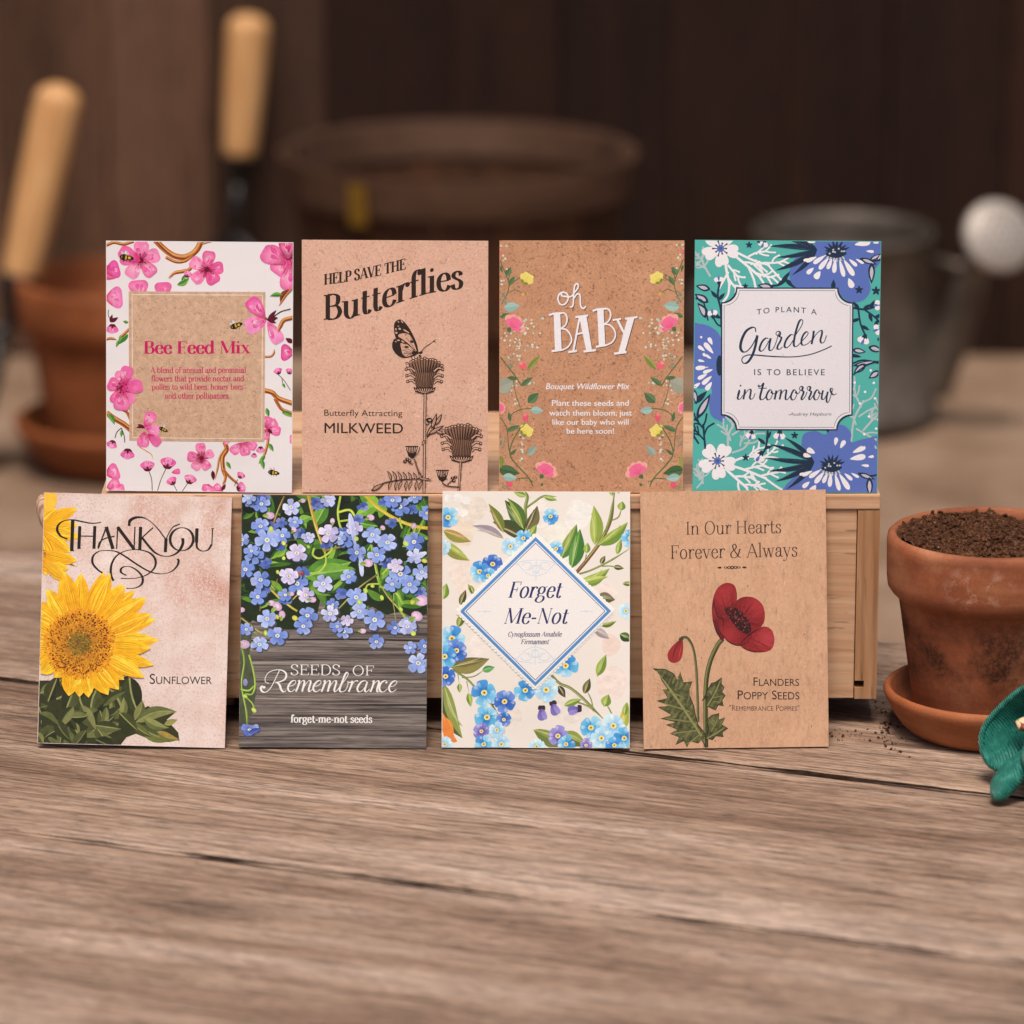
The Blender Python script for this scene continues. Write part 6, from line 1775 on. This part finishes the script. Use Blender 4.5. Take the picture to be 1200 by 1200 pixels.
for (x, y, r, a) in ((283, 205, 13, 60), (447, 168, 13, 90), (610, 152, 17, 20), (662, 197, 12, 40), (600, 350, 22, 10), (215, 540, 22, 40), (190, 525, 16, 10), (75, 705, 24, 0), (830, 512, 30, 0), (810, 580, 26, 30), (235, 575, 18, 80), (62, 555, 14, 0), (320, 80, 12, 0), (795, 190, 15, 90), (365, 510, 16, 0), (580, 645, 14, 0), (180, 145, 20, 0), (275, 485, 12, 0)): pinkbud(x, y, r, a)
for (x, y) in ((185, 205), (240, 265), (345, 280), (215, 390), (240, 330), (590, 470), (660, 500), (740, 550), (790, 520), (215, 585), (760, 265), (840, 340), (165, 655), (795, 655), (290, 590), (620, 450), (80, 930), (118, 990), (550, 245), (565, 520)): p.oval(x, y, g.uniform(8, 14), g.uniform(7, 11), g.choice(("9dbb3c", "b9c84a", "c9b83a")), g.uniform(0, 90), 9, "d2dc70")
for k in range(8): p.line([(300 + g.uniform(0, 30), 385 + g.uniform(0, 25)), (312 + g.uniform(-10, 20), 400 + g.uniform(-10, 20))], 4, g.choice(("8a4a2a", "c9622c", "6a3a20")), False)
p.buf = "lettering"; p.tex = None
p.org(290, 760, 6)
WH6 = "e9e2dd"
p.serif("SEEDS", 302, 648, 211, 74, WH6, thick=.075, thin=.035, serifs=.07); p.serif("OF", 738, 886, 213, 70, WH6, thick=.075, thin=.035, serifs=.07)
S = lambda pts, w=14, th=.36: p.line(pts, w, WH6, nib="p", thin=th, n=9)
S([(120, 305), (104, 292), (92, 305), (100, 328), (125, 335), (155, 312), (180, 270), (205, 215), (222, 180)], 15)
p.oval(114, 300, 11, 9, WH6)
S([(150, 272), (125, 262), (124, 228), (150, 192), (200, 175), (245, 180), (270, 205), (262, 240), (225, 260), (190, 264)], 13)
S([(205, 262), (225, 285), (235, 315), (252, 332), (272, 322)], 15)
def se(x): S([(x, 292), (x + 30, 285), (x + 48, 262), (x + 38, 250), (x + 14, 262), (x - 6, 295), (x - 2, 322), (x + 18, 330), (x + 44, 312)], 13)
def sm(x, n=3):
    S([(x + 6, 256), (x + 18, 250), (x + 12, 285), (x - 6, 330)], 13)
    for k in range(n - 1):
        q = x + 2 + k * 44
        S([(q + 2, 305), (q + 22, 268), (q + 44, 250), (q + 52, 262), (q + 44, 295), (q + 36, 330)] if k < n - 2 else [(q + 2, 305), (q + 22, 268), (q + 44, 250), (q + 52, 262), (q + 44, 292), (q + 38, 318), (q + 46, 330), (q + 66, 312)], 13)
se(290); sm(345, 3); se(468); sm(525, 3)
S([(628, 320), (655, 285), (690, 235), (706, 205), (700, 190), (685, 205), (668, 250), (650, 300), (648, 325), (668, 330), (692, 312), (705, 275), (702, 255)], 13)
S([(702, 262), (725, 262), (738, 252)], 9, .8); S([(735, 252), (728, 285), (710, 330)], 13); S([(722, 300), (745, 262), (765, 250), (775, 256)], 10, .6)
S([(838, 258), (822, 250), (795, 262), (772, 300), (776, 325), (795, 328), (822, 300), (840, 258), (828, 300), (824, 322), (836, 330), (858, 308)], 13)
sm(868, 2); S([(975, 268), (978, 254), (960, 250), (935, 270), (925, 305), (936, 328), (958, 328), (982, 308)], 13); se(1000); p.oval(974, 264, 7, 6, WH6)
p.serif("forget-me-not seeds", 304, 877, 551, 52, WH6, thick=.13, thin=.055, serifs=.05)
p.done()

# ---- forget me not
p = Pack("seed_packet", "cream seed packet with painted blue flowers around a blue-edged diamond reading Forget Me-Not",
         ((515.2, 575.2), (736, 576.5), (737.4, 878), (517.9, 877)), mat=PAP["cream"], inkmat=INK_C, **FRONT, warp=0.0006, yaw=R(0.4))
p.org(505, 565, 3.636)
g = random.Random(31)
p.tex = (0.12, 420, 0.002)
for (x, y, r, c) in ((110, 200, 90, "e3cfbb"), (170, 120, 70, "e0d0c2"), (140, 400, 80, "e6d3c6"), (560, 270, 100, "e4dccf"), (620, 140, 70, "e6ded6"), (760, 860, 80, "e6d2c6"), (760, 700, 50, "e3cabd"), (300, 1000, 90, "e2d5c8"), (600, 960, 80, "e0d4c9"), (440, 130, 70, "e6dbd2"), (740, 480, 50, "e6d5c9"), (200, 700, 60, "e8dad0")):
    p.blob([(x + r * g.uniform(.7, 1.1) * math.cos(q), y + r * g.uniform(.7, 1.1) * math.sin(q)) for q in [i * .9 for i in range(7)]], c)
for k in range(6): p.petal(110 + g.uniform(-20, 60), 90 + g.uniform(-20, 20), 44, 40, k * 60, "e3d9d3", "eae2dc")
BLUES = (("2f86c0", "6db6dc"), ("3a93cc", "86c4e2"), ("2a6fb5", "4f97d2"), ("5aa5d0", "a3d2e6"))
DBL = (("2a4fa0", "3f70c0"), ("28489a", "4a7cc8"), ("365db0", "6d8fd0")); PALE = (("8fbfdc", "c3dfec"), ("9cc6e0", "cfe4ee"), ("7fb4da", "b5d6ea")); VIO = (("5a4a9c", "8a7fc4"), ("6a5aa8", "9d92d0"))
def ff(x, y, r, pal, rot=None, sq=1.0):
    rot = g.uniform(0, 72) if rot is None else rot
    for k in range(5):
        c0, c1 = g.choice(pal); a = rot + 72 * k + g.uniform(-7, 7)
        LL = r * g.uniform(.9, 1.08) * math.hypot(math.cos(R(a)), sq * math.sin(R(a)))
        p.petal(x, y, LL, r * .9, a, c0, c1, .05, 9, .75)
        aa = a + g.choice((-22, 22)); p.petal(x + LL * .45 * math.cos(R(-aa)), y + LL * .45 * math.sin(R(-aa)), LL * .42, r * .3, aa, c1, lerp(ink(c1), (1, 1, 1), .35), 0, 6)
        p.line([(x + LL * .15 * math.cos(R(-a)), y + LL * .15 * math.sin(R(-a))), (x + LL * .55 * math.cos(R(-a)), y + LL * .55 * math.sin(R(-a)))], r * .07, c0, False, taper="e")
    p.oval(x, y, r * .24, r * .22 * sq, "efe3a0", n=9); p.oval(x, y, r * .16, r * .15 * sq, "e9b93a", n=8); p.oval(x, y, r * .07, r * .07, "5a3a20", n=6)
LG, LD, LO, LB = ("9aac4a", "6f8a34"), ("4f6a30", "2f4424"), ("8a9440", "5f6b2c"), ("6f6238", "4a4226")
def lf(x, y, L, w, a, pal, b=0.0, v="c3c878"):
    p.leaf(x, y, L, w, a, pal[0], pal[1], None, b)
    p.leaf(x + L * .12 * math.cos(R(-a)), y + L * .12 * math.sin(R(-a)), L * .7, w * .3, a + (6 if b >= 0 else -6), lerp(ink(pal[0]), (1, 1, .7), .22), pal[0], None, b)
    p.line([(x, y), (x + L * .5 * math.cos(R(-a)), y + L * .5 * math.sin(R(-a))), (x + L * .92 * math.cos(R(-a)), y + L * .92 * math.sin(R(-a)))], 2.4, v, False, taper="e")
st = lambda pts, w, c="6f7a3a": (p.line(pts, w, c, taper="e"), p.line([(x - w * .2, y) for x, y in pts], w * .3, "a3ac62", taper="l"))
# top left spray
st([(400, 240), (395, 170), (392, 110), (400, 60), (380, 30)], 14); st([(396, 110), (430, 85), (470, 60), (525, 62)], 9); lf(470, 62, 60, 22, 345, LG); lf(395, 60, 60, 26, 160, LG)
lf(388, 212, 160, 62, 122, LD, .05); lf(385, 200, 150, 46, 118, ("8a9a40", "4f6a30"), .1); lf(396, 205, 115, 50, 66, ("5a4c34", "6f6840"), .1); lf(400, 240, 120, 52, 146, ("2c3020", "3a3f28")); lf(385, 240, 150, 62, 152, ("54462c", "3f4a26"), .1); lf(300, 215, 140, 40, 118, ("8a7a3c", "6f7a30"), .05); lf(300, 240, 145, 34, 158, ("b5a3b0", "9a8a90"), .08); lf(410, 235, 62, 30, 60, LG)
# top right spray
st([(610, 390), (660, 330), (720, 245), (760, 150), (772, 40)], 16, "7a4a34"); st([(735, 215), (755, 150), (775, 40)], 11); st([(760, 165), (790, 150), (805, 110)], 6); lf(800, 122, 40, 36, 80, LG); lf(765, 60, 50, 20, 110, LG); lf(785, 50, 55, 18, 60, LG)
lf(690, 270, 170, 58, 92, ("a3b04e", "8a9a40"), .06); lf(705, 270, 160, 52, 38, ("94a644", "6f8a34"), .08); lf(545, 330, 165, 60, 66, ("8a9a40", "4f7a34"), .05); lf(590, 370, 175, 62, 78, ("5f9040", "3f7030"), .05); lf(620, 435, 150, 50, 26, LG, .1); lf(630, 430, 120, 30, 12, ("b5c060", "8a9a40"))
st([(620, 395), (680, 375), (760, 335), (840, 285)], 8); st([(720, 360), (760, 360), (790, 368)], 5); lf(770, 362, 46, 22, 350, LB); lf(785, 310, 70, 26, 75, LG); lf(715, 350, 40, 22, 60, LB); lf(655, 305, 46, 30, 85, LG); st([(655, 310), (645, 350)], 5); lf(810, 435, 50, 20, 0, LO)
st([(820, 435), (845, 440)], 5)
# sides
lf(42, 205, 130, 46, 338, ("b08a4a", "8a8a40"), .05); lf(42, 255, 140, 52, 325, ("a3ac4a", "8a8a40"), .06); lf(45, 500, 70, 40, 78, LG); lf(170, 470, 40, 18, 120, LG); lf(160, 440, 50, 22, 290, LO); lf(118, 525, 70, 30, 70, LB); lf(110, 620, 70, 34, 70, LO)
lf(700, 490, 80, 50, 350, ("7a6a50", "5f5238")); lf(715, 612, 72, 22, 14, LO, .1); lf(690, 625, 80, 36, 325, ("b5a3a8", "9a8a90")); lf(800, 650, 60, 40, 330, LD); lf(705, 830, 100, 40, 68, LG); st([(706, 832), (715, 800)], 3)
# bottom left
lf(50, 860, 250, 92, 290, ("8a9248", "4f5230"), .12); lf(52, 1000, 120, 50, 290, ("e08a3a", "b06a34")); p.blob([(45, 985), (75, 1030), (100, 1085), (110, 1110), (60, 1100)], "df7f3a"); lf(80, 790, 170, 70, 12, ("6f6238", "8a8048"), .06)
st([(90, 800), (150, 840), (190, 880), (230, 905)], 9); lf(215, 805, 56, 30, 15, ("3f8a4a", "5fa05a")); st([(130, 835), (180, 830), (220, 805)], 5); lf(158, 900, 62, 26, 280, LG); st([(150, 850), (160, 900)], 4); lf(120, 860, 40, 22, 270, LG); st([(112, 820), (118, 860)], 4)
st([(230, 905), (260, 955), (290, 1000)], 8, "4a2c24"); st([(262, 950), (300, 940)], 6, "4a2c24")
# bottom right
st([(505, 820), (545, 860), (590, 880), (640, 920), (700, 980), (740, 1020)], 12, "7a7a48"); lf(540, 870, 60, 30, 300, ("3a2a28", "4a3630")); lf(650, 905, 70, 34, 70, LB); lf(565, 955, 80, 30, 20, LG); st([(620, 940), (670, 960), (720, 1000)], 7); st([(690, 980), (680, 930), (660, 890)], 5); lf(735, 960, 56, 44, 70, LG); st([(775, 1010), (760, 975), (745, 950)], 6); lf(435, 1058, 230, 70, 345, ("8a9248", "6f7a3a"), .1); lf(560, 1070, 120, 60, 330, LO); lf(815, 1060, 120, 44, 80, ("c9b43a", "a3a840")); lf(820, 1000, 60, 24, 80, LG)
for (x, y, a) in ((470, 985, 270), (515, 965, 285), (640, 998, 180)):
    p.petal(x, y - 25, 60, 40, a, "5a4a94", "7d6fb4"); p.petal(x, y - 25, 58, 24, a + 18, "6f60a8", "9d90cc"); p.leaf(x, y - 30, 24, 18, a + 40, "3a2a30"); p.leaf(x, y - 30, 24, 18, a - 40, "3a2a30")
for (x, y, r, pal) in ((62, 150, 46, BLUES), (500, 147, 36, BLUES), (40, 275, 36, PALE), (255, 350, 46, DBL), (200, 382, 46, BLUES), (235, 400, 36, BLUES), (330, 275, 40, PALE), (385, 240, 36, BLUES), (525, 285, 36, BLUES), (840, 240, 40, BLUES), (825, 552, 36, PALE), (85, 668, 58, BLUES), (105, 720, 50, DBL), (55, 745, 52, BLUES), (60, 830, 46, DBL), (225, 900, 56, BLUES), (312, 938, 50, DBL), (238, 1005, 54, BLUES), (310, 1015, 34, DBL), (400, 890, 48, BLUES),
                       (215, 1065, 36, VIO), (280, 1060, 36, PALE), (225, 1120, 40, BLUES), (300, 1120, 42, PALE), (60, 1120, 36, PALE), (570, 785, 54, BLUES), (488, 888, 56, PALE), (540, 1085, 46, VIO), (575, 1120, 40, BLUES), (450, 1130, 36, PALE), (680, 1050, 52, BLUES), (775, 1042, 54, PALE), (725, 1095, 50, PALE), (822, 1095, 46, BLUES), (660, 1125, 30, VIO), (780, 1125, 40, BLUES)): ff(x, y, r, pal)
# the diamond plaque
p.buf = "diamond_plaque"; p.tex = None
D0, D1, D2, D3 = (437, 235), (762, 552), (442, 872), (117, 552)
cx, cy = 439.5, 553
sc = lambda k: [(cx + (x - cx) * k, cy + (y - cy) * k) for x, y in (D0, D1, D2, D3)]
E_ = sc(1.035)
for a, b in zip(E_, E_[1:] + E_[:1]):
    for k in range(27):
        t = (k + .5) / 27; p.oval(a[0] + (b[0] - a[0]) * t, a[1] + (b[1] - a[1]) * t, 10, 10, "efe7e0", n=8)
p.fill(sc(1.04), "eae1da"); p.fill(sc(1.0), "4f86bd"); p.fill(sc(.945), "e6ddd8"); p.fill(sc(.925), "3f5f94"); p.fill(sc(.912), "e6ddd8")
ORN = "c7cfd8"
for sg in (-1, 1):
    y0 = 553 + sg * 190
    for m_ in (-1, 1):
        for k in range(2):
            p.line([(440 + m_ * (8 + k * 30 + 22 * math.cos(t)), y0 - sg * (10 - k * 14) + sg * 16 * math.sin(t)) for t in [i * .5 for i in range(11)]], 3.4, ORN)
        p.line([(440, y0 - sg * 40), (440 + m_ * 40, y0 - sg * 26), (440 + m_ * 70, y0 + sg * 4), (440 + m_ * 88, y0 + sg * 18)], 3.4, ORN); p.line([(440 + m_ * 12, y0 + sg * 30), (440 + m_ * 60, y0 + sg * 24), (440 + m_ * 90, y0 + sg * 8)], 3, ORN)
    p.line([(440, y0 - sg * 60), (440, y0 + sg * 36)], 3.4, ORN, False); p.line([(440 + sg * 190, 553), (440 + sg * 250, 553)], 2.6, ORN, False); p.oval(440 + sg * 215, 553, 8, 4, ORN)
p.buf = "lettering"
IN7 = "2b2a5e"
p.serif("Forget", 322, 554, 494, 68, IN7, thick=.10, thin=.028, slant=.27, serifs=.045); p.serif("Me-Not", 306, 582, 605, 66, IN7, thick=.10, thin=.028, slant=.27, serifs=.045)
p.serif("Cynoglossum Amabile", 324, 553, 660, 20, "4a4466", thick=.11, thin=.05, slant=.25, serifs=.03); p.serif("'Firmament'", 378, 505, 692, 20, "4a4466", thick=.11, thin=.05, slant=.25, serifs=.03)
p.done()

# ---- flanders poppy
p = Pack("seed_packet", "tan kraft seed packet with single red poppy, In Our Hearts Forever & Always",
         ((753.8, 574), (972.9, 576), (970.5, 875.8), (755.1, 880.7)), mat=PAP["smoothkraft"], inkmat=INK_K, **FRONT, warp=-0.0007, yaw=R(1.2))
p.org(740, 565, 3.636)
g = random.Random(8)
B8 = "241619"
p.buf = "lettering"
p.serif("In Our Hearts", 246, 652, 222, 55, B8, thick=.062, thin=.028, serifs=.055, y1=221); p.serif("Forever & Always", 178, 720, 326, 58, B8, thick=.062, thin=.028, serifs=.055, y1=322)
p.line([(280, 366), (600, 365)], 1.8, "6a4a38", False, taper="l"); p.line([(330, 366), (560, 366)], 2.6, "5a3e30", False, taper="l")
for k in range(5): p.oval(412 + k * 14, 366, 8, 8 - abs(k - 2) * 1.5, B8, n=10); p.oval(412 + k * 14, 366, 3.6, 3.6, "c59a76", n=8)
p.oval(386, 366, 9, 4, B8); p.oval(492, 366, 9, 4, B8)
p.sans("Flanders", 523, 717, 873, 36, B8, smallcaps=.82); p.sans("Poppy Seeds", 455, 717, 931, 38, B8, smallcaps=.82); p.sans("\"Remembrance Poppies\"", 418, 717, 980, 24, "5a3e36", smallcaps=.82)
p.buf = "printed_artwork"
def hat(n, f0, f1, w, cs):
    for k in range(n):
        a, b = f0(), None; b = f1(a); p.line([a, b], w, g.choice(cs), False, taper="l")
# stems
p.line([(318, 1140), (318, 1000), (322, 860), (340, 770), (372, 700), (395, 672)], 20, "4b4a2c"); p.line([(313, 1140), (313, 1000), (318, 860), (336, 770), (368, 700), (390, 674)], 6, "7a7844"); p.line([(324, 1140), (324, 1000), (328, 860), (347, 770), (376, 705)], 4, "2a2a18")
p.line([(286, 1030), (285, 920), (280, 790), (268, 710), (245, 668), (218, 665)], 11, "4b4a2c"); p.line([(284, 1030), (283, 920), (278, 790), (265, 712), (243, 672)], 3, "7a7844")
p.blob([(222, 672), (205, 680), (178, 705), (160, 735), (165, 765), (190, 775), (215, 760), (225, 725), (226, 690)], "7a1a1c", (190, 735, 60, "a83030")); p.line([(215, 680), (190, 720), (178, 765)], 4, "4a1012", taper="l"); p.line([(222, 690), (212, 730), (205, 765)], 4, "b54040", taper="l"); p.oval(218, 672, 11, 8, "3c3a22", -20)
def poppyleaf(outline, mids, dark):
    D, Mi, Li = ink("1e1e12"), ink(dark), ink("83804a")
    def fn(x, y):
        h = noise.noise(Vector((x * .075 + y * .05, y * .016 - x * .02, 3))) * .7 + noise.noise(Vector((x * .16, y * .16, 7))) * .5
        return lerp(Mi, Li, min(1, h * 1.7)) if h > 0 else lerp(Mi, D, min(1, -h * 1.9))
    p.tone(outline, fn, 0.0012, False)
    p.line(outline + outline[:1], 3.5, "1e1e12", False)
    for (a, b, w, c) in mids: p.line([a, ((a[0] + b[0]) / 2 + 4, (a[1] + b[1]) / 2), b], w, c, taper="e")
O1 = [(318, 1140), (300, 1105), (285, 1120), (250, 1110), (238, 1138), (225, 1110), (190, 1128), (205, 1095), (168, 1080), (200, 1062), (150, 1042), (195, 1030), (128, 1015), (175, 1000), (118, 965), (165, 960), (112, 938), (160, 928), (140, 890), (160, 888), (135, 850), (120, 815), (98, 800), (150, 803), (185, 822), (200, 850), (212, 815), (225, 860), (262, 855), (245, 900), (268, 960), (275, 1000), (285, 1040), (315, 1080)]
poppyleaf(O1, [((300, 1090), (110, 806), 9, "8a8450"), ((250, 985), (125, 945), 6, "7a7846"), ((268, 1030), (140, 1015), 6, "7a7846"), ((285, 1065), (165, 1080), 6, "7a7846"), ((215, 920), (150, 895), 5, "7a7846"), ((240, 960), (250, 870), 5, "6a6a3e"), ((190, 880), (205, 830), 5, "6a6a3e"), ((295, 1080), (235, 1125), 6, "7a7846")], "505030")
O2 = [(318, 1110), (330, 1060), (322, 1020), (345, 1000), (375, 992), (372, 1020), (400, 1010), (385, 1040), (412, 1056), (388, 1072), (392, 1092), (360, 1088), (345, 1106), (330, 1100)]
poppyleaf(O2, [((322, 1100), (400, 1050), 6, "84804a"), ((340, 1070), (370, 1005), 5, "7a7846")], "54532f")
O3 = [(326, 960), (322, 925), (302, 940), (318, 915), (328, 890), (345, 862), (362, 858), (388, 838), (386, 865), (398, 880), (388, 900), (402, 915), (388, 935), (394, 960), (372, 955), (360, 978), (340, 968)]
poppyleaf(O3, [((326, 960), (384, 846), 6, "84804a"), ((345, 925), (392, 915), 4, "7a7846"), ((350, 940), (380, 945), 4, "7a7846")], "4a4a2c")
for k in range(330):
    t = g.random(); base = (110 + 190 * t, 806 + 284 * t); a = g.choice((g.uniform(150, 215), g.uniform(30, 80))); L = g.uniform(14, 34); d = g.uniform(0, 75) * min(1, t * 2.2 + .2)
    x, y = base[0] + d * math.cos(R(-a)), base[1] + d * math.sin(R(-a))
    if y < 1125 and x > 125: p.line([(x, y), (x + L * math.cos(R(-a)), y + L * math.sin(R(-a)))], 4.2, g.choice(("22231a", "24251a", "7c7a48", "63643a")), False, taper="l")
for k in range(60):
    x, y = g.uniform(330, 390), g.uniform(870, 960) if k % 2 else g.uniform(1010, 1085); p.line([(x, y), (x + g.uniform(4, 14), y - g.uniform(4, 12))], 4, g.choice(("25261a", "747247")), False, taper="l")
# bloom
RD, RM, RB, RDD = "5a1013", "84191d", "b03032", "2c0709"
def petal_tone(cx, cy, dark, mid, light, lx, ly, lr, fr=.11):
    D, Mi, Li = ink(dark), ink(mid), ink(light)
    def fn(x, y):
        ang = math.atan2(y - cy, x - cx); r = math.hypot(x - cx, y - cy)
        h = noise.noise(Vector((ang * 26, r * .012, cx))) * .55 + noise.noise(Vector((ang * 60, r * .03, cy))) * .35
        t = max(0, 1 - math.hypot(x - lx, y - ly) / lr) + h * .75
        return lerp(Mi, Li, min(1, t * 1.3)) if t > 0 else lerp(Mi, D, min(1, -t * 1.6 + .0))
    return fn
p.tone([(392, 680), (362, 620), (350, 560), (356, 500), (375, 455), (410, 432), (445, 440), (458, 475), (455, 520), (440, 560), (420, 620)], petal_tone(440, 620, "340709", "741417", "9c282c", 405, 480, 75))
p.tone([(455, 510), (490, 492), (535, 498), (568, 530), (576, 580), (560, 620), (520, 648), (480, 640), (440, 590), (440, 540)], petal_tone(465, 600, "3a080a", "7c161a", "9e2a2e", 545, 535, 70))
p.tone([(470, 690), (520, 640), (570, 620), (604, 635), (615, 680), (600, 718), (560, 730), (510, 726), (475, 708)], petal_tone(480, 670, "480b0e", "8a1c20", "aa363a", 585, 670, 62))
p.tone([(358, 500), (368, 560), (385, 585), (395, 620), (398, 680), (370, 640), (352, 585)], petal_tone(420, 640, "2c0608", "5c1013", "8a2226", 365, 560, 40))
p.tone([(398, 560), (430, 575), (455, 620), (490, 645), (520, 655), (505, 685), (460, 700), (415, 680), (385, 640), (378, 600)], petal_tone(450, 590, "3c080b", "781519", "962428", 420, 655, 62))
p.blob([(405, 545), (440, 535), (480, 560), (510, 600), (515, 640), (490, 648), (460, 630), (430, 590)], RDD)
for k in range(120):
    a = g.uniform(0, 6.28); r = math.sqrt(g.random()); x, y = 468 + 48 * r * math.cos(a), 595 + 44 * r * math.sin(a) + (48 * r * math.cos(a)) * .75
    p.oval(x, y, 3.2, 2.6, g.choice(("1a0506", "7a2a2a", "0d0304", "94403a")), n=6)
def fold(cx, cy, pts, n, cs):
    for k in range(n):
        q = g.choice(pts); t0, t1 = g.uniform(.15, .5), g.uniform(.6, .97)
        j = g.uniform(-9, 9)
        p.line([(cx + (q[0] - cx) * t0 + j * .4, cy + (q[1] - cy) * t0), (cx + (q[0] - cx) * t1 + j, cy + (q[1] - cy) * t1 + j)], g.uniform(3.5, 6.5), g.choice(cs), False, taper="l")
CSR = ("4e0c10", "b23a3c", "5d1216", "b84848", "3c080c")
fold(430, 600, [(365, 500), (380, 460), (410, 440), (440, 448), (450, 480), (360, 540)], 60, CSR); fold(470, 590, [(490, 500), (530, 505), (560, 535), (570, 580), (555, 615)], 60, CSR)
fold(500, 660, [(560, 630), (600, 640), (608, 680), (595, 712), (550, 722), (510, 720)], 55, CSR); fold(440, 600, [(390, 640), (420, 672), (460, 690), (500, 675)], 40, CSR)
for pts in ([(358, 500), (372, 570), (398, 590), (395, 640)], [(455, 515), (440, 560), (425, 580)], [(470, 690), (520, 645), (570, 622)], [(398, 562), (430, 578), (456, 622), (500, 650), (520, 655)], [(385, 640), (415, 680), (460, 700), (505, 686)], [(475, 708), (520, 726), (575, 728)], [(352, 590), (370, 645), (395, 680)]): p.line(pts, 4, RDD, taper="l")
p.done()
